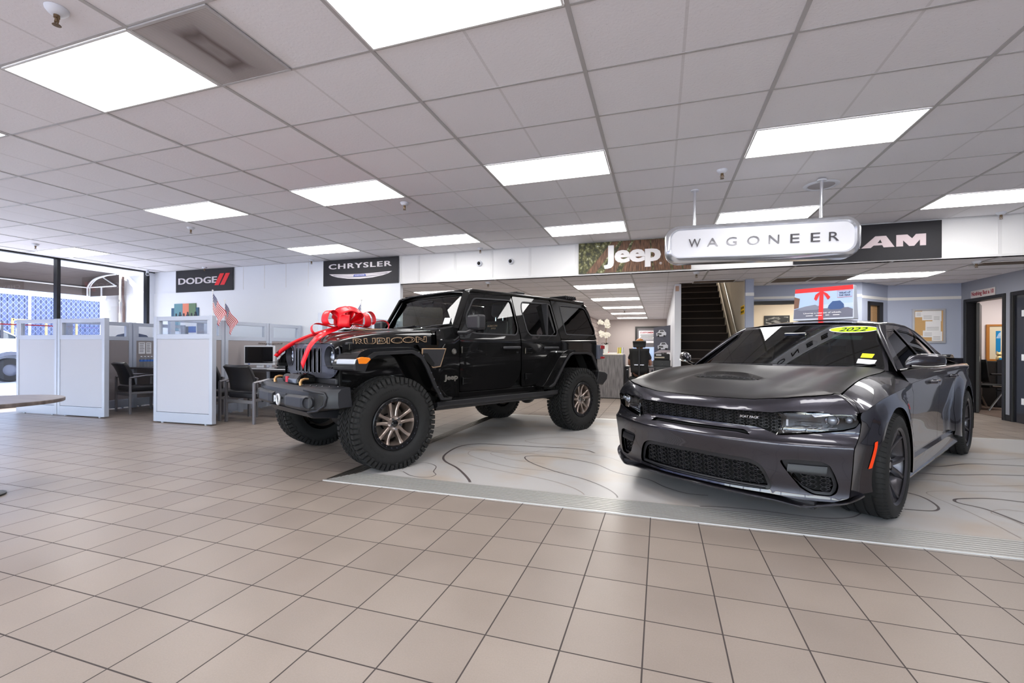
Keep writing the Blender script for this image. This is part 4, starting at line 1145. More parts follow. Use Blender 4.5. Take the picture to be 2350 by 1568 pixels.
def TH(u, v):
    k = math.exp(-((v/.24)**4))*(sstep(.375, .36, u)*sstep(-.35, .25, u) if u < .40 else 0)
    return (u, v, T(u, v)+.042*k)
hd = hoodedge+wsb[1:]; hd = [(x-.002, y-.002) for x, y in hd]; hd[0] = (.803, 0); hd[-1] = (-.475, 0)
hfull = hd+[(x, -y) for x, y in reversed(hd[1:-1])]
hood = patch('hood', dedupe(hfull), TH, m_satin, CAR, res=.022, holes=[sc], flange=.014)
hexmesh('scoop_mesh', sc, lambda u, v: (u, v, T(u, v)-.006+.038*sstep(.46, .37, u)*(1-(v/.30)**2)), .030, .044, .22, 0, m_gplas, hood)
patch('scoop_backing', shrink(sc, -.004), lambda u, v: (u, v, T(u, v)-.02+.03*sstep(.46, .37, u)*(1-(v/.30)**2)), m_dark, hood, res=.06)
# ---- sides
def arcpts(cx, cz, r, a0, a1, n, kx=1.): return [(cx+r*kx*cos(radians(lerp(a0, a1, i/n))), cz+r*sin(radians(lerp(a0, a1, i/n)))) for i in range(n+1)]
AR = .398
farch = arcpts(0, .36, AR, -14, 90, 16, 1.16)[:-1]+arcpts(0, .36, AR, 90, 196, 16, 1.05)
def seam(x0, x1, n=24): return [(lerp(x0, x1, i/n), zsf(lerp(x0, x1, i/n))-.001) for i in range(n+1)]
ff = [(xcr(z)-.003, z) for z in (.235, .3, .35, .4, .45, .5, .54, .56, .58, .60, .64, .68, .70, .72, .735)]+seam(.545, -.70)+[(-.735, .60), (-.745, .30), (-.70, .255), (-.42, .25)]+list(reversed(farch))
g1, g2 = both('front_fender', ff, sideP, m_paint, CAR, res=.028, flange=.02, flip=True)
fd = [(-.742, .32), (-.741, .60), (-.706, .884)]+seam(-.71, -1.74)[1:]+[(-1.76, .75), (-1.80, .45), (-1.80, .32)]
both('front_door', rounded(fd, .004, 1), sideP, m_paint, CAR, res=.035, flange=.02, flip=True)
rarch_f = arcpts(-3.052, .36, AR, 88, -16, 14, 1.05)
rd = [(-1.806, .32), (-1.806, .45), (-1.766, .75), (-1.748, .915)]+seam(-1.75, -2.70)[1:]+[(-2.58, .80), (-2.50, .55), (-2.50, .32)]
both('rear_door', rounded(rd, .004, 1), sideP, m_paint, CAR, res=.035, flange=.02, flip=True)
rq = [(-2.506, .28), (-2.506, .55), (-2.586, .80), (-2.706, .945)]+seam(-2.71, -4.14)[1:]+[(-4.19, .80), (-4.16, .55), (-4.02, .28), (-3.52, .25)]+list(reversed(arcpts(-3.052, .36, AR, -16, 180+16, 30, 1.05)))
both('rear_quarter', rq, sideP, m_paint, CAR, res=.035, flange=.02, flip=True)
for s in (1, -1):
    b = MB(); xs = [-.43, -.6, -1.0, -1.6, -2.2, -2.5, -2.62]
    b.grid([[(x, s*(Wd(x, .33)-.015), .33), (x, s*(.925+.012*(i > 0)), .30), (x, s*.93, .26), (x, s*.955, .20), (x, s*.95, .185), (x, s*.80, .18), (x, s*.78, .33)] for i, x in enumerate(xs)])
    b.build('side_skirt', m_paint, CAR, smooth=35)
    # inner wheel housings
    for cx in (0, -3.052):
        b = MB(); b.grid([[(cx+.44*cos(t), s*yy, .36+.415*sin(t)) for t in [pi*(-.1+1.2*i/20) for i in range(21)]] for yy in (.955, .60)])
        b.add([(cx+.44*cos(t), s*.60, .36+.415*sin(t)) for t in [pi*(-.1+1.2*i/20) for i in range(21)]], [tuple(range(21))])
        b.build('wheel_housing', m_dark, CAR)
    # side marker
    mk = [(.482, .385), (.502, .385), (.455, .555), (.432, .565)]
    patch('side_marker', rounded([(.468, .415), (.492, .410), (.446, .572), (.424, .58)], .006), lambda u, v: (u, Wd(u, v)+.004, v), M('amber_red_lens', srgb(235, 62, 8), .25, coat=.5), CAR, res=.02, flange=.006, mirror=s < 0, flip=True)
    # badge
    text('lettering', '392', M('badge_red', srgb(190, 40, 50), .3, .4), CAR, (0, 0, 0), (-1, 0, 0), (0, 0, 1), w=.11, h=.035, ext=.003, bold=.03, shear=.2,
         wrapfn=(lambda a, c: (-.36-a, Wd(-.36-a, .715+c)+.003, .715+c)) if s > 0 else (lambda a, c: (-.47+a, -Wd(-.36-a, .715+c)-.003, .715+c)))
    # door handles
    for x in (-1.50, -2.42):
        z = .865+(.02 if x < -2 else 0)
        b = MB(); b.tube([(x+.085, s*(Wd(x, z)-.005), z), (x+.06, s*(Wd(x, z)+.032), z), (x-.06, s*(Wd(x, z)+.034), z+.004), (x-.085, s*(Wd(x, z)-.005), z+.004)], .012, 10, sq=(1, 1.2)); b.build('door_handle', m_paint, CAR, smooth=50)
        MB().ball((x, s*(Wd(x, z)-.004), z), (.07, .008, .03)).build('handle_cup', m_gblack, CAR, smooth=True)
# ---- greenhouse
def WSx(y, z): return -.50-1.68*(z-1.0)-.32*y*y
def G(x, z): return .862-.62*(z-.97)-.10*max(0, z-.97)**2-.15*sstep(-2.3, -4.1, x)
zrail = pchip([-4.0, -3.7, -3.3, -2.9, -2.4, -2.0, -1.6, -1.25, -.9, -.64], [1.06, 1.13, 1.235, 1.325, 1.393, 1.408, 1.403, 1.368, 1.175, .985])
zbelt = lambda x: .965+.012*(-x-.6)/1.0
ws = [(-.765, .995), (-.5, 1.012), (0, 1.02), (.5, 1.012), (.765, .995), (.60, 1.352, .05), (.30, 1.378), (0, 1.385), (-.30, 1.378), (-.60, 1.352, .05)]
wsr = rounded(ws, .02)
wshield = patch('windshield', wsr, lambda u, v: (WSx(u, v), u, v), m_tint, CAR, res=.04, flange=.004)
wb = MB()
outer = [(-.80, .965), (-.775, .995), (-.618, 1.372), (-.30, 1.392), (0, 1.40), (.30, 1.392), (.618, 1.372), (.775, .995), (.80, .965)]
for (a, c) in zip(outer, outer[1:]): pass
frame = [(-.80, .95), (-.645, 1.372), (-.58, 1.392), (-.3, 1.402), (0, 1.406), (.3, 1.402), (.58, 1.392), (.645, 1.372), (.80, .95), (.5, .985), (0, .99), (-.5, .985)]
patch('windshield_frame', frame, lambda u, v: (WSx(u, v)-.004, u, v), m_paint, CAR, res=.04, holes=[shrink(wsr, .003)], flange=.012)
inr = shrink(wsr, .022)
patch('black_band', shrink(wsr, .001), lambda u, v: (WSx(u, v)-.006, u, v), m_gblack, wshield, res=.05, holes=[inr])
# cowl and wipers
b = MB(); b.grid([[(WSx(y, .99)+.16, y, T(WSx(y, .99)+.16, y)-.02), (WSx(y, .99)+.05, y, .972), (WSx(y, .99)-.02, y, .985)] for y in [-.78+.078*i for i in range(21)]]); b.build('cowl', m_gplas, CAR, smooth=40)
for (a, c) in (((-.36, .975), (-.02, 1.03)), ((.36, .985), (-.02+.72, 1.045))):
    b = MB(); b.tube([(WSx(a[0], a[1])+.03, a[0], a[1]), (WSx(lerp(a[0], c[0], .5), 1.0)+.02, lerp(a[0], c[0], .5), 1.0), (WSx(c[0], c[1]-.015)+.012, c[0], c[1]-.015)], .008, 6, sq=(1, .7)); b.build('wiper', m_gplas, CAR, smooth=40)
# side upper: frame with window openings
top_r = [(x, zrail(x)-.004) for x in [-.66, -.8, -.95, -1.1, -1.25, -1.4, -1.6, -2.0, -2.3, -2.6, -2.85, -3.1, -3.3, -3.5, -3.7]]
bot_r = [(-3.75, 1.0), (-3.0, .975), (-2.0, .955), (-1.2, .935), (-.66, .93)]
sidef = top_r+bot_r
w1 = rounded([(-.88, 1.0), (-.98, 1.10), (-1.18, 1.255), (-1.34, 1.33, .03), (-1.72, 1.352, .02), (-1.76, 1.015, .02)], .02)
w2 = rounded([(-1.84, 1.02, .02), (-1.80, 1.350, .02), (-2.2, 1.335), (-2.55, 1.275, .04), (-2.78, 1.19), (-2.92, 1.075, .03), (-2.85, 1.045, .03)], .02)
GP = lambda u, v: (u, G(u, v), v)
for s in (False, True):
    patch('side_frame', sidef, GP, m_paint, CAR, res=.045, holes=[w1, w2], flange=.02, mirror=s, flip=True)
    for w in (w1, w2):
        o = patch('side_window', shrink(w, .002), lambda u, v: (u, G(u, v)-.010, v), m_tint2, CAR, res=.08, mirror=s, flip=True)
        patch('window_seal', w, lambda u, v: (u, G(u, v)-.004, v), m_gblack, o, res=.05, holes=[shrink(w, .014)], mirror=s, flip=True)
# roof
def RF(x, y):
    zc = pchip([-4.1, -3.8, -3.4, -3.0, -2.6, -2.1, -1.7, -1.4, -1.13], [1.05, 1.13, 1.25, 1.35, 1.42, 1.456, 1.458, 1.438, 1.404])(x)
    yr = .60; zr = zrail(x)
    r = abs(y)/(G(x, zr)-.004)
    return lerp(zc, zr, min(1.1, r)**3.2)
def redge(x): return G(x, zrail(x))-.002
xs = [-1.13-.02, -1.25, -1.4, -1.7, -2.1, -2.5, -2.9, -3.3, -3.7]
roofc = [(-1.142, 0), (-1.175, .3), (-1.235, .585)]
rp = [(WSx(y, 1.402-.02*(abs(y)/.6)**2)+.004, y) for y in [0, .15, .3, .45, .575]]+[(x, redge(x)) for x in (-1.27, -1.4, -1.6, -1.9, -2.2, -2.5, -2.65)]+[(-2.62, .5), (-2.58, .25), (-2.57, 0)]
rp = rp+[(x, -y) for x, y in reversed(rp) if y > 0]
patch('roof', rp, lambda u, v: (u, v, RF(u, v)), m_paint, CAR, res=.05, flange=.012)
rw = [(-2.58, 0), (-2.59, .25), (-2.63, .5), (-2.68, redge(-2.68)-.03), (-3.2, redge(-3.2)-.02), (-3.7, redge(-3.7)-.02), (-3.78, .4), (-3.80, 0)]
rw = rw+[(x, -y) for x, y in reversed(rw) if y > 0]
patch('rear_window', rw, lambda u, v: (u, v, RF(u, v)-.004), m_tint2, CAR, res=.08)
for s in (1, -1):
    pts = [(x, s*(G(x, zrail(x))-.006), zrail(x)-.006) for x in [-.64, -.8, -.95, -1.1, -1.25, -1.4, -1.6, -1.9, -2.3, -2.7, -3.0, -3.3, -3.6, -3.85]]
    b = MB(); b.tube(pts, [.004, .012]+[.019]*(len(pts)-2), 10); b.build('roof_rail', m_paint, CAR, smooth=50)
# deck, tail, spoiler
dk = [(-3.70, .70), (-3.80, .3), (-3.82, 0)]
dk = [(-3.55, ysf(-3.55)), (-3.45, .70), (-3.78, .5), (-3.81, 0), (-3.81, 0), (-3.78, -.5), (-3.45, -.70), (-3.55, -ysf(-3.55)), (-4.14, -ysf(-4.14)), (-4.22, -.4), (-4.24, 0), (-4.22, .4), (-4.14, ysf(-4.14))]
def TD(x, y):
    ys, zs = ysf(x), zsf(x); r = abs(y)/ys; h = 1.045+.05*(x+4.2)*0
    return lerp(1.055, zs, sstep(.70, 1.0, r))
patch('trunk_lid', dedupe(dk), lambda u, v: (u, v, TD(u, v)), m_paint, CAR, res=.06, flange=.01)
for s in (1, -1):
    pts = [(-.70, .90, .925), (-1.4, .885, .945), (-2.2, .89, .965), (-3.0, .88, .985), (-3.5, .82, 1.0)]
    b = MB(); b.grid([[(x, s*(ysf(x)-.003), zsf(x)-.003), (x, s*(ysf(x)-.025), zsf(x)+.03), (x, s*(G(x, zbelt(x))+.012), zbelt(x)-.008), (x, s*(G(x, zbelt(x)+.02)+.002), zbelt(x)+.02)] for x in [-.665, -.9, -1.2, -1.5, -1.8, -2.1, -2.4, -2.7, -3.0, -3.3, -3.55]])
    b.build('shoulder', m_paint, CAR, smooth=80)
b = MB(); b.grid([[(-4.26-.03*(1-abs(y)), y, 1.05), (-4.18, y, 1.085), (-4.02, y, 1.088), (-3.98, y, 1.062)] for y in [-.72+.09*i for i in range(17)]]); b.build('spoiler', m_gblack, CAR, smooth=50, solid=.012)
b = MB(); b.grid([[(-4.15+.2*(abs(y)/.85)**3-.08*sin(t*pi), y*(.98 if t > 0 else .95), lerp(.25, 1.05, t)) for t in (0, .15, .3, .5, .7, .85, 1)] for y in [-.86+.086*i for i in range(21)]]); b.build('rear_bumper', m_paint, CAR, smooth=60)
for s in (1, -1):
    MB().prism([(-4.0, .78), (-4.16, .80), (-4.16, .90), (-3.98, .90)], lambda u, v: (u, s*(Wd(u, v)+.001), v), (0, s*.006, 0)).build('tail_light', M('tail_red', srgb(150, 12, 16), .2, coat=.6), CAR)
# mirrors
for s in (1, -1):
    pts = [((-.60, .905, 1.035), .012, .02), ((-.64, .93, 1.055), .05, .048), ((-.70, .985, 1.062), .062, .056), ((-.755, 1.04, 1.064), .060, .055), ((-.80, 1.085, 1.064), .045, .046), ((-.82, 1.105, 1.062), .012, .02)]
    rows = []
    for (p, rx, rz) in pts:
        rows.append([(p[0]+rx*.9*cos(t)*.7+.0, s*(p[1]+rx*.45*cos(t)), p[2]+rz*(abs(sin(t))**.8)*(1 if sin(t) >= 0 else -1)) for t in [2*pi*i/16 for i in range(16)]])
    b = MB(); b.grid(rows, closed_v=True); b.add(rows[0], [tuple(range(16))]); b.add(rows[-1], [tuple(range(16))])
    mr = b.build('side_mirror', m_paint, CAR, smooth=50)
    MB().tube([(-.66, s*.86, .985), (-.68, s*.92, 1.00), (-.71, s*.97, 1.015)], [.03, .026, .03], 10, sq=(1, .5)).build('stalk', m_gblack, mr, smooth=50)
    b = MB(); b.tube([(-.60, s*.935, 1.025), (-.67, s*1.0, 1.02), (-.74, s*1.065, 1.022), (-.79, s*1.10, 1.03)], .016, 8, sq=(1, .6)); b.build('lower_shell', m_gblack, mr, smooth=50)
# interior
b = MB(); b.box(-3.6, -.75, -.80, .80, .45, .50); b.box(-1.05, -.70, -.74, .74, .80, .95); b.box(-3.4, -3.3, -.7, .7, .5, 1.0); b.build('cabin_floor', m_int, CAR)
def seat(x, y):
    b = MB(); b.bx((x, y, .68), (.5, .5, .16)); b.bx((x-.28, y, .98), (.14, .48, .55), 0, -.25); b.bx((x-.37, y, 1.27), (.09, .26, .17), 0, -.2)
    b.build('seat', m_int, CAR, bevel=.05, seg=3)
seat(-1.75, .37); seat(-1.75, -.37)
MB().bx((-2.95, 0, .95), (.16, 1.2, .5), 0, -.3).build('rear_bench', m_int, CAR, bevel=.05)
b = MB(); b.tube([(-1.08+.11*sin(t)*.45, .37+.185*cos(t), .95+.17*sin(t)) for t in [2*pi*i/24 for i in range(24)]], .014, 8, closed=True); b.build('steering_wheel', m_int, CAR, smooth=50)
MB().bx((-1.0, 0, 1.28), (.03, .2, .06)).build('rear_view_mirror', m_gblack, CAR, bevel=.01)
# stickers on the windshield
def sticker(name, pts, mat, d=.004, par=wshield): return patch(name, pts, lambda u, v: (WSx(u, v)+d, u, v), mat, par, res=.05, flip=False)
el = [(.437+.178*cos(t), 1.337+.033*sin(t)+.05*(.0)*cos(t)) for t in [2*pi*i/40 for i in range(40)]]
sticker('year_sticker_rim', el, M('sticker_white', srgb(235, 238, 240), .5), .004)
el2 = [(.437+.170*cos(t), 1.337+.028*sin(t)) for t in [2*pi*i/40 for i in range(40)]]
sticker('year_sticker', el2, M('neon_yellow_green', srgb(190, 245, 0), .5), .0055)
text('lettering', '2022', m_ink, wshield, (0, 0, 0), (0, 1, 0), (0, 0, 1), w=.20, h=.036, ext=.0008, bold=.015, shear=.25, wrapfn=lambda a, c: (WSx(.337+a, 1.319+c)+.007, .337+a, 1.319+c))
sticker('price_label', [(.31, 1.285), (.53, 1.272), (.53, 1.235), (.31, 1.250)], M('pale_teal_label', srgb(110, 165, 160), .4), -.008)
sticker('yellow_label', [(.585, 1.118), (.665, 1.112), (.66, 1.078), (.585, 1.082)], M('label_yellow', srgb(225, 225, 20), .5))
sticker('white_label', [(.575, 1.072), (.695, 1.062), (.69, 1.026), (.578, 1.036)], M('sticker_white', srgb(235, 238, 240), .5))
# ---- wheels
m_rim = M('dark_carbon_rim', srgb(84, 82, 86), .3, .85)
m_disc = M('brake_disc', srgb(120, 116, 112), .35, .9)
def sport_wheel(x, s, steer=0):
    wh = empty('_', (0, 0, 0)); bpy.data.objects.remove(wh)
    A = Vector((0, s, 0)); c = Vector((x, s*.83, .36))
    hw = .152
    b = MB()
    b.lathe([(.245, hw-.012), (.258, hw), (.262, hw), (.262, hw-.012), (.245, hw-.03), (.232, hw-.05), (.222, -.10), (.24, -hw)], (0, 0, 0), A, 56)
    b.lathe([(.0001, hw-.055), (.062, hw-.052), (.075, hw-.07), (.075, hw-.13), (.0001, hw-.13)], (0, 0, 0), A, 28)
    q = Vector((0, 0, 1)).rotation_difference(A).to_matrix()
    for k in range(5):
        for dth in (-.21, .21):
            th = 2*pi*k/5+pi/2+.1; rows = []
            for (r, th2, w, h) in ((.05, th+dth*.35, .030, hw-.062), (.12, th+dth*.62, .019, hw-.050), (.19, th+dth*.95, .016, hw-.030), (.252, th+dth*1.28, .020, hw-.012)):
                tx, ty = cos(th2), sin(th2); px, py = -ty, tx
                rows.append([q @ Vector((r*tx+px*w*a, r*ty+py*w*a, h+e)) for a, e in ((-1.0, -.035), (-.75, -.004), (-.2, .0), (.2, 0), (.75, -.004), (1.0, -.035))])
            b.grid(rows)
    o = b.build('wheel', m_rim, CAR, smooth=32)
    o.location = c; o.rotation_euler = (0, 0, steer)
    t = MB(); R = .360
    pr = [(.258, hw-.002), (.268, hw+.006), (.30, hw+.010), (.335, hw-.002), (.352, hw-.022), (R, hw-.045)]
    inn = []
    for g in (.085, .03, -.03, -.085):
        inn += [(R, g+.006), (R-.009, g+.005), (R-.009, g-.005), (R, g-.006)]
    pr = pr+inn+[(R, -hw+.045), (.352, -hw+.022), (.335, -hw+.002), (.30, -hw-.010), (.262, -hw)]
    t.lathe(pr, (0, 0, 0), A, 72)
    ty = t.build('tyre', m_rub, o, smooth=35)
    # lateral sipes
    for sd in (-1, 1):
        sp_ = MB()
        for k in range(64):
            th = 2*pi*(k+.25*sd)/64; pts = []
            for (r, h) in ((.340, sd*(hw+.001)), (R+.0005, sd*(hw-.044)), (R+.0006, sd*.092)):
                pts.append(q @ Vector((r*cos(th+.06*(abs(h))/hw), r*sin(th+.06*abs(h)/hw), h)))
            sp_.tube(pts, .0022, 4)
        sp_.build('sipes', m_dark, o)['kind'] = 'stuff'
    MB().lathe([(.07, hw-.17), (.19, hw-.17), (.19, hw-.20), (.07, hw-.20)], (0, 0, 0), A, 48, closed=True).build('brake_disc', m_disc, o, smooth=30)
    for k in range(5):
        th = 2*pi*k/5+pi/2+.1+pi/5; MB().cyl(q @ Vector((.045*cos(th), .045*sin(th), hw-.06)), q @ Vector((.045*cos(th), .045*sin(th), hw-.042)), .009, n=6).build('lug_nut', m_gblack, o)
    MB().lathe([(.0001, hw-.040), (.024, hw-.042), (.028, hw-.055)], (0, 0, 0), A, 20).build('centre_cap', m_gblack, o, smooth=40)
    b = MB(); b.cyl(q @ Vector((0, 0, hw-.20)), q @ Vector((0, 0, -.3)), .05); b.build('axle', m_dark, o)
for (x, s) in ((0, 1), (0, -1), (-3.052, 1), (-3.052, -1)): sport_wheel(x, s)
MB().box(-3.9, -.1, -.62, .62, .17, .50).build('floor_pan', m_dark, CAR)
MB().bx((.30, .55, .17), (.22, .12, .06), 0, .1).build('under_deflector', m_gplas, CAR)
# ================================================================== BLACK OFF-ROADER
OR = empty('off_roader', (-3.21, 4.16, .008), 4.257)
tag(OR, 'glossy black boxy four-door off-road vehicle with bronze wheels and a red bow on its hood', 'car')
m_blk = M('gloss_black_paint', srgb(5, 5, 6), .5, coat=.9, spec=.1)
m_bpl = M('black_textured_trim', srgb(38, 38, 42), .45); add_bump(m_bpl, 500, .15, .001)
m_flr = M('flare_trim', srgb(30, 30, 33), .42)
m_bump = M('powder_coated_steel', srgb(42, 43, 48), .42, .2); add_bump(m_bump, 600, .2, .001)
m_bron = M('bronze_alloy', srgb(172, 158, 150), .34, .9)
m_tan = M('bronze_decal', srgb(176, 146, 116), .4, .3)
m_hook = M('gold_hook', srgb(190, 148, 100), .35, .6)
m_pil = lambda z: .80-max(0., z-1.25)*.20
BY = lambda u, v: (u, .80-max(0., v-1.25)*.20-.02*max(0, .95-v)-.0*u, v)
BIN = lambda d: (lambda u, v: (u, BY(u, v)[1]-d, v))
def pair(name, outline, fn, mat, parent=OR, **k):
    return [patch(name, outline, fn, mat, parent, flip=True, mirror=s, **k) for s in (False, True)]
# hood
wh = lambda x: lerp(.735, .625, (x+.62)/1.06)
zh = pchip([-.62, -.3, 0, .2, .36, .42, .455], [1.352, 1.338, 1.312, 1.282, 1.240, 1.212, 1.185])
def hsec(x):
    w = wh(x); z = zh(x); k = sstep(.45, .30, x)
    half = [(0, z+.030*k), (.24*w/.7, z+.028*k), (.34*w/.7, z+.018*k), (.39*w/.7, z+.004), (w-.12, z-.004), (w-.045, z-.016), (w-.012, z-.048), (w-.002, z-.09), (w+.004, 1.14), (w+.008, 1.09)]
    c = crspline([(0, y, q) for y, q in half], 4)
    return c
xs = [-.565, -.45, -.3, -.15, 0, .1, .2, .28, .34, .38, .41, .43, .445]
b = MB(); b.grid([[Vector((x+.012*(1-(p.y/.65)**2)*(x > .3), -p.y, p.z)) for p in reversed(hsec(x))][:-1]+[Vector((x+.012*(1-(p.y/.65)**2)*(x > .3), p.y, p.z)) for p in hsec(x)] for x in xs])
hood2 = b.build('hood', m_blk, OR, smooth=50)
b = MB(); b.grid([[Vector((x, -p.y, p.z)) for p in reversed(hsec(x))][:-1]+[Vector((x, p.y, p.z)) for p in hsec(x)] for x in (-.575, -.70, -.80)])
b.build('cowl', m_blk, OR, smooth=50)
MB().box(-.84, -.70, -.62, .62, 1.355, 1.375).build('cowl_grille', m_bpl, OR, bevel=.006)
for s in (1, -1):
    for (x0, x1) in ((.0, -.12),):
        b = MB(); b.prism([(.02, .10), (-.16, .10), (-.19, .30), (-.01, .30)], lambda u, v: (u, s*v, 1.345-.03), (0, 0, .038)); b.build('hood_scoop', m_bpl, OR, bevel=.006)
    b = MB(); b.tube([(.03, s*.09, 1.352), (-.165, s*.09, 1.362), (-.20, s*.31, 1.352), (-.015, s*.31, 1.343)], .005, 6, closed=True); b.build('scoop_trim', m_tan, OR)
    # latch
    b = MB(); b.box(.305, .375, *sorted((s*.655, s*.70)), 1.115, 1.205); o = b.build('hood_latch', m_bpl, OR, bevel=.012, seg=3)
    MB().box(.325, .355, *sorted((s*.70, s*.708)), 1.13, 1.19).build('latch_strap', m_blk, o, bevel=.006)
# hood lettering: bronze outlined
f1 = lambda a, c: Vector((.288-a*1.0, wh(.288-a)+.0045-.0+(0), 1.168+a*.045+c))
def rub(a, c):
    x = .288-a; z = 1.178+a*.048+c
    yy = interp([1.09, 1.14, zh(x)-.09, zh(x)-.048], [wh(x)+.008, wh(x)+.004, wh(x)-.002, wh(x)-.010], z)
    return Vector((x, yy+.010, z))
text('lettering', 'RUBICON', m_tan, hood2, (0, 0, 0), (-1, 0, 0), (0, 0, 1), w=.775, h=.062, ext=.0015, bold=.045, space=1.05, wrapfn=rub)
def rub2(a, c):
    p = rub(a+.006, c+.006); return Vector((p.x, p.y+.0012, p.z))
text('lettering', 'RUBICON', m_blk, hood2, (0, 0, 0), (-1, 0, 0), (0, 0, 1), w=.763, h=.050, ext=.0015, bold=.012, space=1.10, wrapfn=rub2)
# engine bay sides and front structure
pair('inner_fender', [(.42, .80), (.42, 1.18), (.30, 1.19), (-.56, 1.19), (-.56, .66), (-.45, .66)], lambda u, v: (u, .70, v), m_blk, res=.2)
MB().box(-.4, .40, -.62, .62, .72, 1.14).build('engine_bay', m_dark, OR)
# grille panel
gx = lambda y, z: .455-.09*abs(y)**2-.10*max(0, z-1.12)
gout = rounded([(-.50, .86, .05), (-.60, .92, .03), (-.655, 1.02, .05), (-.665, 1.13, .06), (-.60, 1.19, .05), (.60, 1.19, .05), (.665, 1.13, .06), (.655, 1.02, .05), (.60, .92, .03), (.50, .86, .05)], .04)
slots = []
for i in range(7):
    y = (i-3)*.094
    slots.append(rounded([(y-.031, .905, .01), (y-.031, 1.115), (y-.018, 1.148, .008), (y+.018, 1.148, .008), (y+.031, 1.115), (y+.031, .905, .01)], .006))
hls = [[(s*.492+.108*cos(t), 1.062+.108*sin(t)) for t in [2*pi*i/36 for i in range(36)]] for s in (1, -1)]
m_gril = M('satin_grille', srgb(62, 63, 72), .36, .3)
gp = patch('grille', gout, lambda u, v: (gx(u, v), u, v), m_gril, OR, res=.035, holes=slots+hls, flange=.05)
for q in slots:
    b = MB(); b.tube([(gx(a, c)+.003, a, c) for a, c in q], .0045, 6, closed=True); b.build('slot_frame', M('slot_frame_grey', srgb(96, 98, 108), .3, .5), gp, smooth=50)
    y = sum(p[0] for p in q)/len(q)
    b = MB()
    for j in range(9): b.box(.395, .425, y-.03, y+.03, .918+j*.027, .918+j*.027+.012)
    b.build('slot_mesh', m_gplas, gp)
MB().box(.38, .39, -.34, .34, .88, 1.17).build('grille_backing', m_dark, gp)
for s in (1, -1):
    h0 = MB(); h0.lathe([(.112, .012), (.106, .014), (.104, 0), (.100, -.07)], (gx(.49, 1.06), s*.492, 1.062), (1, 0, 0), 40); lampb = h0.build('headlight', m_gril, OR, smooth=40)
    c = Vector((gx(.49, 1.06)-.065, s*.492, 1.062))
    MB().lathe([(.0001, 0), (.09, .0), (.103, .02)], c, (1, 0, 0), 36).build('reflector_bowl', m_chrome, lampb, smooth=40)
    b = MB()
    for k in range(8):
        th = 2*pi*k/8; b.ball((c.x+.022, c.y+.062*cos(th), c.z+.062*sin(th)), .017, 10, 8)
    b.ball((c.x+.02, c.y, c.z), .032, 14, 10)
    b.build('led_cells', M('led_lens', srgb(200, 205, 215), .05, .5), lampb, smooth=True)
    MB().lathe([(.0001, .055), (.06, .05), (.100, .036)], c, (1, 0, 0), 36).build('lens', m_clear, lampb, smooth=True)
    MB().lathe([(.034, .03), (.05, .034), (.052, .02)], c, (1, 0, 0), 30).build('halo_ring', m_gblack, lampb, smooth=40)
    b = MB()
    for k in range(5): b.box(.42, .438, *sorted((s*.40, s*.58)), .885+k*.012, .890+k*.012)
    b.build('vent_lines', m_gril, OR)
text('lettering', 'Jeep', m_chrome, hood2, (.470, -.055, 1.166), (0, 1, 0), (-.5, 0, 1), w=.10, h=.03, ext=.002, bold=.03)
# lower front valance
MB().box(.33, .43, -.60, .60, .80, .865).build('valance', m_bpl, OR, bevel=.015)
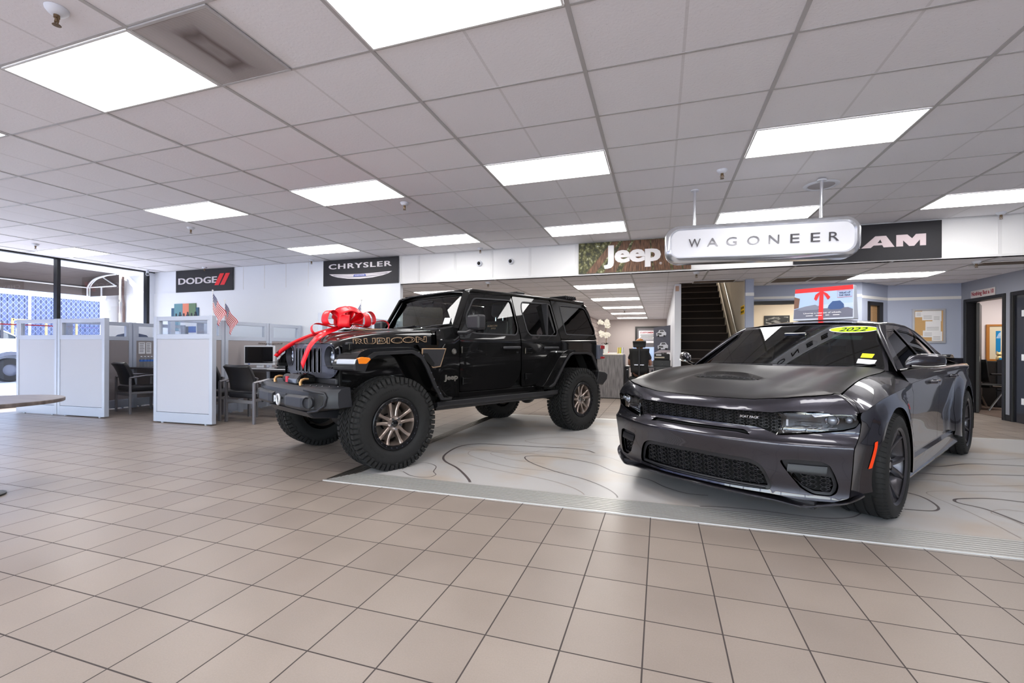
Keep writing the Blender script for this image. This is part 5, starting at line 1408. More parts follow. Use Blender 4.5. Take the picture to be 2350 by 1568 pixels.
# fenders with plastic flares
ftop = [(.60, 1.00), (.55, 1.062), (.46, 1.113), (.30, 1.142), (.0, 1.158), (-.15, 1.161), (-.22, 1.150), (-.285, 1.115), (-.385, .967), (-.494, .771), (-.616, .646), (-.70, .632)]
def sweep(bm):
    for i, v in enumerate(bm.v):
        if v[0] > .28: bm.v[i] = (.28+(v[0]-.28)*lerp(.70, .42, max(0, min(1, (abs(v[1])-.70)/.235))), v[1], v[2])
    return bm
fin = [(-.64, .625), (-.560, .632), (-.470, .777), (-.375, .956), (-.295, 1.067), (-.20, 1.115), (.20, 1.100), (.30, 1.055), (.40, .985), (.585, .985)]
for s in (1, -1):
    b = MB(); b.prism(rounded(ftop+fin, .03, 3), lambda u, v: (u, s*.925, v), (0, -s*.245, 0)); sweep(b).build('front_fender', m_blk, OR, bevel=.014, seg=3, smooth=30)
    band = [(.605, .95), (.61, 1.0), (.575, 1.05), (.30, 1.075), (.232, 1.115), (-.185, 1.132), (-.235, 1.115), (-.30, 1.068), (-.372, .960), (-.465, .775), (-.555, .640), (-.66, .632), (-.655, .615), (-.520, .620), (-.430, .765), (-.340, .945), (-.272, 1.050), (-.18, 1.100), (.205, 1.086), (.275, 1.045), (.380, .938)]
    b = MB(); b.prism(rounded(band, .012, 3), lambda u, v: (u, s*.925, v), (0, s*.022, 0)); sweep(b).build('fender_flare', m_flr, OR, bevel=.007, smooth=30)
    b = MB(); b.prism([(.605, .95), (.612, 1.0), (.60, 1.03), (.36, 1.0), (.385, .94)], lambda u, v: (u, s*.69, v), (0, s*.245, 0)); sweep(b).build('flare_nose', m_flr, OR, bevel=.016, seg=3)
    # liner lip
    b = MB(); b.grid([[(u, s*yy, v+.004) for u, v in fin[::-1]] for yy in (.93, .66)]); b.build('wheel_liner', m_dark, OR)
    for (u, v) in [(-.30, 1.045+.03), (-.395, .905), (-.43, .84), (-.475, .755), (-.51, .69), (-.245, 1.11)]:
        MB().ball((u, s*.948, v), (.008, .004, .008), 8, 6).build('flare_bolt', m_chrome if False else m_gril, OR, smooth=True)
    # lamp: clear front, amber rear
    lampp = sweep(MB().prism([(.612, 1.005), (.600, 1.050), (.41, 1.060), (.40, 1.012)], lambda u, v: (u, s*.74, v), (0, s*.20, 0))).build('turn_signal', M('frosted_lens', srgb(190, 194, 205), .2, coat=.8), OR, bevel=.008)
    MB().prism([(.395, 1.060), (.355, 1.072), (.28, 1.064), (.268, 1.048), (.31, 1.008), (.385, 1.010)], lambda u, v: (u, s*.80, v), (0, s*.152, 0)).build('amber_lens', M('amber_lens', srgb(240, 130, 20), .2, coat=.8), lampp, bevel=.006)
    # rear fender
    rt = [(-2.14, .66), (-2.22, .72), (-2.50, 1.04), (-2.58, 1.10), (-2.68, 1.136), (-3.14, 1.138), (-3.25, 1.11), (-3.34, 1.03), (-3.44, .83)]
    ri = [(-3.40, .83), (-3.32, .95), (-3.235, 1.063), (-3.13, 1.092), (-2.79, 1.092), (-2.70, 1.062), (-2.60, .97), (-2.36, .68), (-2.24, .66)]
    b = MB(); b.prism(rounded(rt+ri, .03, 3), lambda u, v: (u, s*.925, v), (0, -s*.16, 0)); b.build('rear_fender', m_blk, OR, bevel=.014, seg=3, smooth=30)
    b = MB(); b.prism(rounded([(-2.26, .655), (-2.37, .70), (-2.61, .985), (-2.705, 1.078), (-2.79, 1.106), (-3.13, 1.106), (-3.245, 1.075), (-3.335, .96), (-3.415, .825), (-3.395, .82), (-3.315, .93), (-3.225, 1.05), (-3.12, 1.078), (-2.795, 1.078), (-2.72, 1.055), (-2.63, .965), (-2.38, .665), (-2.30, .645)], .01, 2), lambda u, v: (u, s*.925, v), (0, s*.02, 0)); b.build('fender_flare', m_flr, OR, bevel=.006, smooth=30)
    b = MB(); b.grid([[(u, s*yy, v+.004) for u, v in ri[::-1]] for yy in (.93, .62)]); b.build('wheel_liner', m_dark, OR)
# body sides
cp = rounded([(-.575, 1.33, .01), (-.575, 1.185, .003), (-.36, 1.185, .003), (-.50, .78), (-.62, .62, .01), (-.878, .62, .01), (-.878, 1.36, .01), (-.80, 1.385), (-.60, 1.345)], .01)
pair('cowl_panel', cp, lambda u, v: (u, BY(u, v)[1]-.045*sstep(-.65, -.40, u)*(1 if v > 1.15 else .3), v), m_blk, res=.06, flange=.03)
fdw = rounded([(-1.165, 1.735, .05), (-1.02, 1.53, .03), (-1.005, 1.40, .06), (-1.09, 1.33, .05), (-1.80, 1.325, .06), (-1.845, 1.40, .05), (-1.785, 1.755, .05)], .04)
fdo = rounded([(-.886, .67, .03), (-.886, 1.36, .02), (-1.117, 1.815, .03), (-1.80, 1.815, .03), (-1.868, 1.30, .02), (-1.876, .84, .08), (-1.72, .67, .06)], .02)
pair('front_door', fdo, BY, m_blk, res=.06, holes=[fdw], flange=.03)
rdw = rounded([(-1.985, 1.752, .05), (-1.965, 1.66, .03), (-2.02, 1.38, .05), (-2.07, 1.33, .04), (-2.60, 1.335, .05), (-2.63, 1.38, .04), (-2.56, 1.765, .04)], .04)
rdo = rounded([(-1.890, .67, .04), (-1.884, 1.30, .02), (-1.815, 1.815, .03), (-2.57, 1.82, .03), (-2.69, 1.30, .02), (-2.69, 1.14, .03), (-2.56, 1.09, .05), (-2.30, .69, .04)], .02)
pair('rear_door', rdo, BY, m_blk, res=.06, holes=[rdw], flange=.03)
qp = rounded([(-2.698, 1.135, .02), (-2.700, 1.283, .01), (-3.565, 1.283, .02), (-3.60, .78, .03), (-3.46, .78, .02), (-3.36, 1.03), (-3.26, 1.125), (-2.72, 1.13)], .02)
pair('quarter_panel', qp, BY, m_blk, res=.06, flange=.03)
qw = rounded([(-2.775, 1.765, .04), (-2.83, 1.36, .04), (-3.545, 1.36, .05), (-3.555, 1.45, .05), (-3.38, 1.765, .06)], .04)
ht = rounded([(-2.585, 1.83, .02), (-2.700, 1.29, .01), (-3.580, 1.29, .02), (-3.49, 1.70, .04), (-3.36, 1.86, .04), (-2.60, 1.86, .02)], .02)
pair('hard_top_side', ht, BY, m_blk, res=.06, holes=[qw], flange=.03)
m_wtint = glass_mat('rear_privacy_glass', (.05, .05, .055), 1.55)
m_wclr = glass_mat('clear_side_glass', (.75, .8, .78), 1.45)
pair('front_window', shrink(fdw, -.002), BIN(.012), m_wclr, res=.3)
for o, w in zip(pair('rear_window', shrink(rdw, -.002), BIN(.012), m_wtint, res=.3), (1, -1)):
    MB().box(-2.425, -2.395, *sorted((w*.69, w*.785)), 1.335, 1.76).build('divider', m_bpl, o)
pair('quarter_window', shrink(qw, -.002), BIN(.008), m_wtint, res=.3)
for w_ in (fdw, rdw, qw): pair('window_seal', shrink(w_, -.012), BIN(-.003), m_bpl, holes=[shrink(w_, .004)], res=.2, flange=.003)
# sills and rock rails
for s in (1, -1):
    b = MB(); b.box(-2.35, -.62, *sorted((s*.70, s*.785)), .56, .665); b.build('sill', m_blk, OR, bevel=.01)
    b = MB(); b.prism(rounded([(.755, .565), (.86, .585), (.885, .60), (.885, .545), (.84, .52), (.75, .52)], .01, 2), lambda u, v: (-.52, s*u, v), (-2.0, 0, 0)); b.build('rock_rail', m_flr, OR, bevel=.006)
    MB().tube([(-.55, s*.80, .515), (-2.5, s*.80, .515)], .022, 8).build('rail_tube', m_flr, OR, smooth=40)
    # badges
    vb = MB(); vb.prism([(-.385, 1.150), (-.690, 1.151), (-.617, .955), (-.519, .944), (-.385, 1.09)], lambda u, v: (u, s*(BY(u, v)[1]+.001-.012*sstep(-.65, -.40, u)), v), (0, s*.006, 0))
    vbo = vb.build('vent_badge', m_tan, OR, bevel=.002)
    MB().prism([(-.40, 1.140), (-.676, 1.141), (-.607, .965), (-.525, .955), (-.40, 1.08)], lambda u, v: (u, s*(BY(u, v)[1]+.006-.012*sstep(-.65, -.40, u)), v), (0, s*.004, 0)).build('badge_field', m_bpl, vbo)
    hexo = [(-.395, 1.10), (-.45, 1.10), (-.535, .995), (-.53, .962), (-.50, .962), (-.395, 1.06)]
    MB().prism(hexo, lambda u, v: (u, s*(BY(u, v)[1]+.009-.012*sstep(-.65, -.40, u)), v), (0, s*.005, 0)).build('vent_mesh', m_dark, vbo)
    b = MB(); b.cyl((-.800, s*.80, 1.118), (-.800, s*.806, 1.118), .030, n=24); o = b.build('round_badge', M('badge_silver', srgb(150, 146, 140), .35, .7), OR, smooth=40)
    MB().tube([(-.800+.024*cos(t), s*.808, 1.118+.024*sin(t)) for t in [2*pi*i/20 for i in range(20)]], .0022, 6, closed=True).build('badge_ring', m_gblack, o)
    m_bs = M('badge_silver', None)
    wr = (lambda a, c: Vector((-.668-a, BY(-.668-a, .79+c)[1]+.001, .79+c+a*.02))) if s > 0 else (lambda a, c: Vector((-.855+a, -BY(-.7, .79+c)[1]-.001, .79+c)))
    text('lettering', 'Jeep', m_bs, OR, (0, 0, 0), (-s, 0, 0), (0, 0, 1), w=.185, h=.075, ext=.006, bold=.035, wrapfn=wr)
    # hinges and handles
    for (x, z) in ((-.905, 1.135), (-.92, .79), (-1.945, 1.125), (-1.955, .80)):
        b = MB(); b.cyl((x, s*.812, z-.038), (x, s*.812, z+.038), .011, n=10); b.box(x-.13, x, *sorted((s*.80, s*.810)), z-.03, z+.03); b.build('door_hinge', m_blk, OR, bevel=.003)
    for x in (-1.70, -2.465):
        b = MB(); b.tube([(x+.135, s*.80, 1.162), (x+.115, s*.832, 1.162), (x-.12, s*.834, 1.164), (x-.135, s*.80, 1.164)], .016, 8, sq=(1, 1.1)); b.build('door_handle', m_bpl, OR, smooth=50)
        MB().cyl((x-.11, s*.80, 1.105), (x-.11, s*.806, 1.105), .014, n=14).build('lock', m_chrome, OR, smooth=40)
    # mirror
    b = MB(); b.bx((-.945, s*1.0, 1.435), (.11, .205, .165)); mo = b.build('side_mirror', m_bpl, OR, bevel=.028, seg=4, smooth=30)
    MB().tube([(-.87, s*.80, 1.325), (-.90, s*.90, 1.325), (-.94, s*.97, 1.36)], [.035, .032, .03], 10, sq=(1, .7)).build('mirror_arm', m_bpl, mo, smooth=50)
    # a-pillar and roof side rail
    b = MB(); b.grid([[(-.815, s*.735, 1.375), (-.872, s*.785, 1.368)], [(-1.035, s*.665, 1.80), (-1.115, s*.695, 1.822)]]); b.build('a_pillar', m_blk, OR, solid=.02)
# windshield
wx = lambda y, z: -.825-(z-1.385)*.56-.10*y*y
wo = [(-.735, 1.375), (-.668, 1.815), (.668, 1.815), (.735, 1.375)]
wi = rounded([(-.685, 1.405, .03), (-.628, 1.775, .05), (.628, 1.775, .05), (.685, 1.405, .03)], .04)
patch('windshield_frame', rounded(wo, .02), lambda u, v: (wx(u, v), u, v), m_blk, OR, res=.08, holes=[wi], flange=.03)
m_wsg = glass_mat('windshield_glass', (.55, .62, .60), 1.5)
ws2 = patch('windshield', wi, lambda u, v: (wx(u, v)-.006, u, v), m_wsg, OR, res=.15)
patch('black_band', wi, lambda u, v: (wx(u, v)-.009, u, v), m_gblack, ws2, res=.1, holes=[shrink(wi, .02)])
patch('white_label', [(.50, 1.425), (.605, 1.42), (.59, 1.50), (.485, 1.505)], lambda u, v: (wx(u, v)+.001, u, v), M('sticker_white', None), ws2, res=.1)
for (y0, y1) in ((-.42, -.05), (.25, .62)):
    b = MB(); b.tube([(-.77, y0, 1.385), (wx(y0+.1, 1.41)+.03, y0+.10, 1.41), (wx(y1, 1.425)+.015, y1, 1.425)], .007, 6)
    wo_ = b.build('wiper', m_gplas, OR, smooth=40); MB().tube([(wx(y0, 1.42)+.012, y0+.0, 1.415), (wx(y1, 1.43)+.012, y1+.03, 1.425)], .006, 6).build('blade', m_dark, wo_)
    MB().cyl((-.76, y0, 1.36), (-.76, y0, 1.395), .014, n=10).build('wiper_nut', m_chrome, wo_, smooth=40)
# roof
rs = []
for x, z in ((-1.055, 1.822), (-1.12, 1.845), (-1.3, 1.86), (-1.8, 1.88), (-2.4, 1.888), (-3.0, 1.886), (-3.35, 1.872), (-3.46, 1.83)):
    rs.append([(x+.02*(1-(y/.69)**2)*(x > -1.2), y, z-(.045*(abs(y)/.69)**5 if abs(y) < .69 else .06)) for y in (-.697, -.685, -.66, -.6, -.4, -.2, 0, .2, .4, .6, .66, .685, .697)])
b = MB(); b.grid(rs); b.build('roof', m_blk, OR, smooth=60, solid=.01)
for s in (1, -1):
    b = MB(); b.tube([(-1.06, s*.672, 1.808), (-1.15, s*.692, 1.828), (-2.0, s*.692, 1.838), (-2.6, s*.690, 1.842), (-3.36, s*.688, 1.842)], .018, 8); b.build('roof_rail', m_blk, OR, smooth=50)
b = MB()
for k in range(6): b.bx((-3.0-.045*k, .50, 1.905), (.022, .3, .05), 0, .5)
b.build('roof_louvres', m_gplas, OR)
MB().bx((-2.18, .4, 1.905), (.16, .22, .03)).build('roof_antenna', m_gplas, OR, bevel=.012)
# back
b = MB(); b.box(-3.60, -3.56, -.78, .78, .62, 1.283); b.build('tailgate', m_blk, OR, bevel=.01)
b = MB(); b.add([(-3.58, -.79, 1.29), (-3.58, .79, 1.29), (-3.37, .69, 1.85), (-3.37, -.69, 1.85)], [(0, 1, 2, 3)]); b.build('rear_glass', m_wtint, OR)
for s in (1, -1):
    tl = MB().box(-3.70, -3.56, *sorted((s*.70, s*.835)), .995, 1.215).build('tail_light', m_plas, OR, bevel=.012)
    b = MB(); b.box(-3.735, -3.62, *sorted((s*.71, s*.842)), 1.150, 1.205); b.build('red_lens', M('tail_red', None), tl, bevel=.008)
    b = MB(); b.box(-3.735, -3.62, *sorted((s*.71, s*.842)), 1.0, 1.035); b.build('red_lens', M('tail_red', None), tl, bevel=.008)
b = MB(); b.prism([(-3.55, .82), (-3.72, .80), (-3.80, .76), (-3.78, .68), (-3.66, .595), (-3.50, .62)], lambda u, v: (u, -.86, v), (0, 1.72, 0)); b.build('rear_bumper', m_flr, OR, bevel=.02, seg=3)
# front bumper
secs = []
for y, xf in ((-.86, .53), (-.82, .60), (-.74, .655), (-.5, .695), (-.2, .70), (0, .70), (.2, .70), (.5, .695), (.74, .655), (.82, .60), (.86, .53)):
    zb = .565+.06*max(0, (abs(y)-.6)/.26); zt = .80-.0*abs(y)
    secs.append([(.42, y, zt), (xf-.09, y, zt+.004), (xf-.03, y, zt-.012), (xf, y, zt-.045), (xf, y, .66), (xf-.01, y, .62), (xf-.06, y, zb), (.40, y, zb)])
b = MB(); b.grid(secs, closed_v=True); b.add(secs[0], [tuple(range(8))]); b.add(secs[-1], [tuple(range(8))])
fb = b.build('front_bumper', m_bump, OR, smooth=28)
for s in (1, -1):
    # protruding lamp pods
    pod = [(.735, .17), (.745, .24), (.735, .55), (.705, .66), (.63, .70), (.60, .17)]
    b = MB()
    lo_ = [(x-.015, s*y, .595) for x, y in pod]; m1 = [(x, s*y, .615) for x, y in pod]; m2 = [(x, s*y, .695-.0*y+.02*(y-.17)) for x, y in pod]; hi = [(x-.035, s*y, .715+.02*(y-.17)) for x, y in pod]
    b.grid([lo_, m1, m2, hi], closed_v=True); b.add(lo_, [tuple(range(6))]); b.add(hi, [tuple(range(6))])
    po = b.build('lamp_pod', m_bump, fb, bevel=.008, seg=3)
    d = Vector((.86, s*.42, 0)).normalized()
    MB().lathe([(.060, -.03), (.056, .012), (.050, .016), (.046, 0), (.042, -.02)], (.700, s*.640, .665), d, 30).build('pod_bezel', m_bump, po, smooth=40)
    MB().lathe([(.0001, .004), (.03, .002), (.046, -.008)], (.700, s*.640, .665), d, 24).build('fog_lamp', M('led_lens', None), po, smooth=True)
    # end pocket frame
    b = MB(); b.tube([(.70, s*.55, .775), (.672, s*.72, .765), (.625, s*.80, .755), (.615, s*.815, .72), (.625, s*.80, .65), (.66, s*.735, .60), (.685, s*.60, .578)], .012, 8); b.build('pocket_frame', m_bump, fb, smooth=60)
    patch('pocket', rounded([(.60, .605), (.60, .755), (.74, .745), (.785, .725), (.78, .655), (.73, .61)], .01), lambda u, v: (interp([.5, .74, .82], [.697, .657, .603], u), u, v), M('pocket_shade', srgb(14, 14, 17), .6), fb, res=.04, mirror=s < 0)  # flat dark patch; the shade of a recess put into its colour
    for (y, x) in ((.5, .62), (.58, .60), (.66, .58), (.74, .55), (.35, .63), (.80, .50)): MB().ball((x, s*y, .806), (.010, .010, .006), 8, 6).build('bolt', m_gblack, fb, smooth=True)
    # recovery hook
    b = MB(); b.tube([(.645, s*.335, .80), (.650, s*.335, .825), (.640, s*.335, .847), (.612, s*.335, .857), (.575, s*.335, .855)], [.015, .013, .012, .010, .008], 10, sq=(.8, 1.1)); b.build('tow_hook', m_hook, fb, smooth=60)
b = MB(); b.box(.700, .712, -.14, .14, .612, .715); b.build('fairlead', m_bump, fb, bevel=.006)
b = MB(); b.box(.712, .716, -.095, .07, .655, .672); b.build('fairlead_slot', m_dark, fb)
b = MB(); b.tube([(.75, .055+.038*cos(t), .655+.048*sin(t)) for t in [2*pi*i/20 for i in range(20)]], .011, 8, closed=True)
hk = b.build('winch_hook', M('zinc_hook', srgb(210, 212, 216), .35, .6), fb, smooth=50)
b = MB(); b.box(.715, .755, -.03, .03, .630, .645); b.box(.715, .755, -.03, .03, .665, .680); b.box(.725, .760, -.04, -.022, .625, .69); b.build('clevis', M('zinc_hook', None), hk, bevel=.004)
b = MB(); b.prism([(.46, .80), (.46, .875), (.53, .905), (.60, .895), (.635, .85), (.64, .80)], lambda u, v: (u, -.02, v), (0, .24, 0)); b.build('winch_cover', m_blk, fb, bevel=.012)
b = MB(); b.cyl((.545, -.28, .835), (.545, -.02, .835), .05, n=20); b.build('winch_motor', m_gplas, fb, smooth=40)
MB().box(.615, .628, -.105, -.045, .808, .866).build('winch_label', M('label_red', srgb(190, 30, 50), .5), fb)
b = MB(); b.prism([(.66, .565), (.60, .50), (.30, .47), (.30, .565)], lambda u, v: (u, -.50, v), (0, 1.0, 0)); b.build('skid_plate', m_bump, OR, bevel=.015)
# underside
b = MB()
for s in (1, -1): b.box(-3.6, .45, *sorted((s*.34, s*.44)), .50, .62)
b.box(-3.5, .3, -.34, .34, .55, .60); b.box(-3.55, -.5, -.74, .74, .60, .68)
b.build('chassis', m_dark, OR)
for x in (0, -3.008):
    b = MB(); b.cyl((x, -.66, .435), (x, .66, .435), .042, n=12); b.ball((x, -.12, .43), (.15, .13, .14)); o = b.build('axle', m_gplas, OR, smooth=60)
    for s in (1, -1):
        b = MB(); b.tube([(x-.02+.062*cos(t), s*.44+.062*sin(t)*s, .52+.32*t/(10*pi)) for t in [i*pi/6 for i in range(61)]], .009, 6); b.build('coil_spring', m_dark, o, smooth=60)
        MB().cyl((x+.12, s*.50, .42), (x+.10, s*.46, .86), .028, n=10).build('shock_absorber', m_gplas, o, smooth=60)
    MB().tube([(x+.16, -.6, .44), (x+.18, .6, .44)], .018, 8).build('steering_bar', m_gplas, o, smooth=60)
MB().bx((-2.62, .28, .50), (.35, .22, .16)).build('muffler', M('aluminised_steel', srgb(150, 150, 150), .4, .8), OR, bevel=.04)
# interior
m_seat = M('black_leather', srgb(26, 26, 28), .5)
def jseat(x, y):
    b = MB(); b.bx((x, y, 1.05), (.48, .50, .16)); b.bx((x-.25, y, 1.30), (.13, .48, .44), 0, -.18); st_ = b.build('seat', m_seat, OR, bevel=.05, seg=3)
    MB().bx((x-.30, y, 1.665), (.10, .27, .19), 0, -.1).build('headrest', m_seat, st_, bevel=.045, seg=4)
    for q in (-.07, .07): MB().cyl((x-.29, y+q, 1.48), (x-.29, y+q, 1.60), .009, n=8).build('headrest_post', m_chrome, st_, smooth=40)
    text('lettering', 'RUBICON', m_tan, st_, (x-.158, y-.09, 1.435), (0, 1, 0), (-.18, 0, 1), w=.18, h=.026, ext=.003, bold=.02)
    text('lettering', '392', m_tan, st_, (x-.163, y-.03, 1.405), (0, 1, 0), (-.18, 0, 1), w=.09, h=.02, ext=.003, bold=.02)
jseat(-1.62, .37); jseat(-1.62, -.37)
MB().bx((-2.60, 0, 1.25), (.16, 1.15, .52), 0, -.2).build('rear_bench', m_seat, OR, bevel=.05)
for y in (.37, -.37, 0): MB().bx((-2.66, y, 1.60), (.09, .24, .17), 0, -.1).build('rear_headrest', m_seat, OR, bevel=.04)
MB().box(-1.10, -.86, -.70, .70, 1.10, 1.375).build('dashboard', m_int, OR, bevel=.04)
MB().box(-3.5, -.6, -.70, .70, .66, .72).build('cabin_floor', m_int, OR)
b = MB(); b.tube([(-1.28+.09*sin(t)*.5, .37+.185*cos(t), 1.32+.17*sin(t)) for t in [2*pi*i/24 for i in range(24)]], .015, 8, closed=True); b.cyl((-1.28, .37, 1.32), (-1.1, .37, 1.25), .04); b.build('steering_wheel', m_int, OR, smooth=50)
MB().bx((-1.02, 0, 1.70), (.03, .22, .07)).build('rear_view_mirror', m_gblack, OR, bevel=.01)
b = MB(); 
for s in (1, -1): b.tube([(-1.86, s*.66, .7), (-1.86, s*.62, 1.78), (-1.86, 0, 1.80)], .035, 8)
b.build('roll_bar', m_int, OR, smooth=50)
MB().box(-3.4, -1.1, -.64, .64, 1.835, 1.845).build('headliner', m_int, OR)
# wheels
def knobby(x, s, src=None):
    A = Vector((0, s, 0)); hw = .155
    if src:
        o = copy_tree(src, OR); o.location = (x, s*.80, .4365); return o
    q = Vector((0, 0, 1)).rotation_difference(A).to_matrix()
    b = MB()
    b.lathe([(.212, hw-.035), (.218, hw-.02), (.213, hw-.02), (.200, hw-.05), (.19, -.08), (.21, -hw)], (0, 0, 0), A, 56)
    b.lathe([(.0001, hw-.045), (.070, hw-.045), (.078, hw-.06), (.078, hw-.14), (.0001, hw-.14)], (0, 0, 0), A, 28)
    for k in range(5):
        for d in (-1, 1):
            th = 2*pi*k/5-pi/2; rows = []
            for (r, off, w, h) in ((.055, .020, .018, hw-.046), (.12, .030, .0155, hw-.052), (.168, .042, .0165, hw-.046), (.206, .058, .024, hw-.03)):
                ux, uy = cos(th), sin(th); vx, vy = -uy, ux; t_ = d*off
                rows.append([q @ Vector((r*ux+vx*(t_+w*a), r*uy+vy*(t_+w*a), h+e)) for a, e in ((-1, -.045), (-.9, -.006), (-.5, 0), (.5, 0), (.9, -.006), (1, -.045))])
            b.grid(rows)
    o = b.build('wheel', m_bron, OR, smooth=32); o.location = (x, s*.80, .4365)
    MB().lathe([(.207, hw-.030), (.212, hw-.008), (.238, hw-.004), (.247, hw-.010), (.249, hw-.03), (.245, hw-.045)], (0, 0, 0), A, 64).build('bead_ring', M('black_ring', srgb(24, 24, 27), .28, .4), o, smooth=35)
    for k in range(24):
        th = 2*pi*k/24; MB().cyl(q @ Vector((.226*cos(th), .226*sin(th), hw-.01)), q @ Vector((.226*cos(th), .226*sin(th), hw+.002)), .0055, n=6).build('ring_bolt', m_gril, o)
    R = .418
    pr = [(.247, hw-.025), (.262, hw-.010), (.30, hw+.004), (.345, hw+.006), (.385, hw-.004), (R-.008, hw-.022), (R, hw-.045), (R+.004, 0), (R, -hw+.045), (R-.008, -hw+.022), (.385, -hw+.004), (.345, -hw-.006), (.30, -hw-.004), (.25, -hw+.02)]
    t = MB().lathe(pr, (0, 0, 0), A, 72).build('tyre', m_rub, o, smooth=50)
    b = MB(); N_ = 54
    def blk(th0, th1, h0, h1, r0, r1, sk=0., taper=.8):
        vs = []
        for (r, k) in ((r0, 1.), (r1, taper)):
            for (a, h) in ((th0, h0), (th1, h0), (th1, h1), (th0, h1)):
                am = (th0+th1)/2; hm = (h0+h1)/2; aa = am+(a-am)*k; hh = hm+(h-hm)*k; aa += sk*(hh-hm)
                vs.append(q @ Vector((r*cos(aa), r*sin(aa), hh)))
        b.add(vs, [(0, 3, 2, 1), (4, 5, 6, 7), (0, 1, 5, 4), (1, 2, 6, 5), (2, 3, 7, 6), (3, 0, 4, 7)])
    for k in range(N_):
        da = 2*pi/N_; a = k*da
        for sd in (1, -1):
            blk(a, a+da*.80, sd*(hw-.052), sd*(hw-.004), R-.01, .4445-.002, 0, .9)
            ext_ = .02 if k % 2 else 0
            vs = []
            for (r, hh) in ((R+.022, hw-.010), (.412-ext_*.5, hw+.004), (.392-ext_, hw+.008)):
                for aa in (a+.01, a+da*.74): vs.append(q @ Vector((r*cos(aa), r*sin(aa), sd*hh)))
            for (r, hh) in ((R-.02, hw-.03), (.40-ext_*.5, hw-.012), (.386-ext_, hw-.004)):
                for aa in (a+.01, a+da*.74): vs.append(q @ Vector((r*cos(aa), r*sin(aa), sd*hh)))
            b.add(vs, [(0, 1, 3, 2), (2, 3, 5, 4), (0, 2, 8, 6), (2, 4, 10, 8), (1, 3, 9, 7), (3, 5, 11, 9), (4, 5, 11, 10), (0, 1, 7, 6)])
            a2 = a+da*.4
            blk(a2, a2+da*.72, sd*.054, sd*.094, R, .4445, 3.2*sd, .9)
            blk(a2+.02, a2+.02+da*.5, sd*.020, sd*.049, R, .4445, -4*sd, .9)
        blk(a+.03, a+.03+da*.6, -.016, .016, R, .4445, 6, .85)
    b.build('tread_blocks', m_rub, t)
    # raised side lettering
    def tl_(a, c, base=pi/2+.9, rr=.325):
        th = base-a/rr; return Vector(q @ Vector((s*0+(rr+c)*cos(th*1), (rr+c)*sin(th), hw+.0045)))
    b = MB()
    for k in range(3):
        for j in range(9):
            th = 2*pi*k/3+.5+j*.075; b.bx((0, 0, 0), (.016, .004, .004)); i0 = len(b.v)-8
            for i in range(i0, len(b.v)):
                v = Vector(b.v[i]); v = Vector(((.325+v.x)*cos(th+v.y/.3), (.325+v.x)*sin(th+v.y/.3), hw+.006+v.z)); b.v[i] = tuple(q @ v)
    b.build('sidewall_marks', m_rub, t)
    for k in range(5):
        th = 2*pi*k/5+pi/2; c0 = q @ Vector((.052*cos(th), .052*sin(th), hw-.05)); c1 = q @ Vector((.052*cos(th), .052*sin(th), hw-.020)); MB().cyl(c0, c1, .0125, n=6).build('lug_nut', m_chrome, o)
    MB().lathe([(.0001, hw-.028), (.028, hw-.029), (.034, hw-.036), (.036, hw-.05)], (0, 0, 0), A, 24).build('centre_cap', m_gblack, o, smooth=40)
    MB().lathe([(.08, hw-.18), (.175, hw-.18), (.175, hw-.205), (.08, hw-.205)], (0, 0, 0), A, 40, closed=True).build('brake_disc', m_disc, o, smooth=30)
    MB().lathe([(.0001, hw-.21), (.20, hw-.21)], (0, 0, 0), A, 32).build('back_plate', m_dark, o)
    return o
kl = knobby(0, 1); knobby(-3.008, 1, kl)
kr = knobby(0, -1); knobby(-3.008, -1, kr)
# ---- the red gift bow
m_rib = M('red_ribbon', srgb(236, 2, 28), .42, coat=.15)
bow = empty('gift_bow', (0, 0, 0)); bow.matrix_world = Matrix.Translation((-3.21, 4.16, .008)) @ Matrix.Rotation(4.257, 4, 'Z')
bow.location = (-3.21, 4.16, .008); bow.rotation_euler = (0, 0, 4.257)
tag(bow, 'big glossy red gift bow on the black hood, its ends hanging over the grille', 'bow')
def loop(c, d, n, L, A_, w, name='loop', tw=0.):
    d = V3(d).normalized(); n = V3(n); n = (n-d*n.dot(d)).normalized(); s_ = d.cross(n); rows = []
    for i in range(33):
        t = i/32; r = L*sin(pi*t)**.75; o = A_*sin(2*pi*t)*(sin(pi*t)**.35)
        p = V3(c)+d*r+n*o; sd = (s_+n*tw*(t-.5)).normalized(); ww = w*(.35+.65*min(1, sin(pi*t)*2.2))
        rows.append([p+sd*ww/2, p+sd*ww*.25, p-sd*ww*.25, p-sd*ww/2])
    b = MB(); b.grid(rows); return b.build(name, m_rib, bow, smooth=180, solid=.0015)
c0 = (.03, 0, 1.405)
U = (0, 0, 1)
for (d, L_, A_, w_) in [((.42, .55, .12), .20, .075, .12), ((.95, .12, .30), .27, .085, .13), ((.75, -.62, .35), .26, .085, .13), ((-.1, -.95, .30), .25, .08, .13),
                  ((-.50, .80, .22), .25, .085, .13), ((-.98, .20, .32), .30, .085, .13), ((-.75, -.60, .35), .27, .08, .13)]: loop(c0, d, U, L_, A_, w_)
for (d, n_) in [((.50, .45, .80), (-.7, .2, .6)), ((-.30, .55, .85), (-.7, 0, -.3)), ((.25, -.5, .85), (1, 0, -.2)), ((-.6, -.1, .85), (-1, 0, -.6))]: loop(c0, d, n_, .19, .095, .13)
loop((.10, .02, 1.365), (1, .05, -.08), (0, -.25, 1), .33, .065, .05, 'thin_loop')
loop((-.05, 0, 1.385), (-1, .25, .06), (0, -.2, 1), .38, .065, .05, 'thin_loop')
MB().ball(c0, (.05, .05, .04)).build('knot', m_rib, bow, smooth=True)
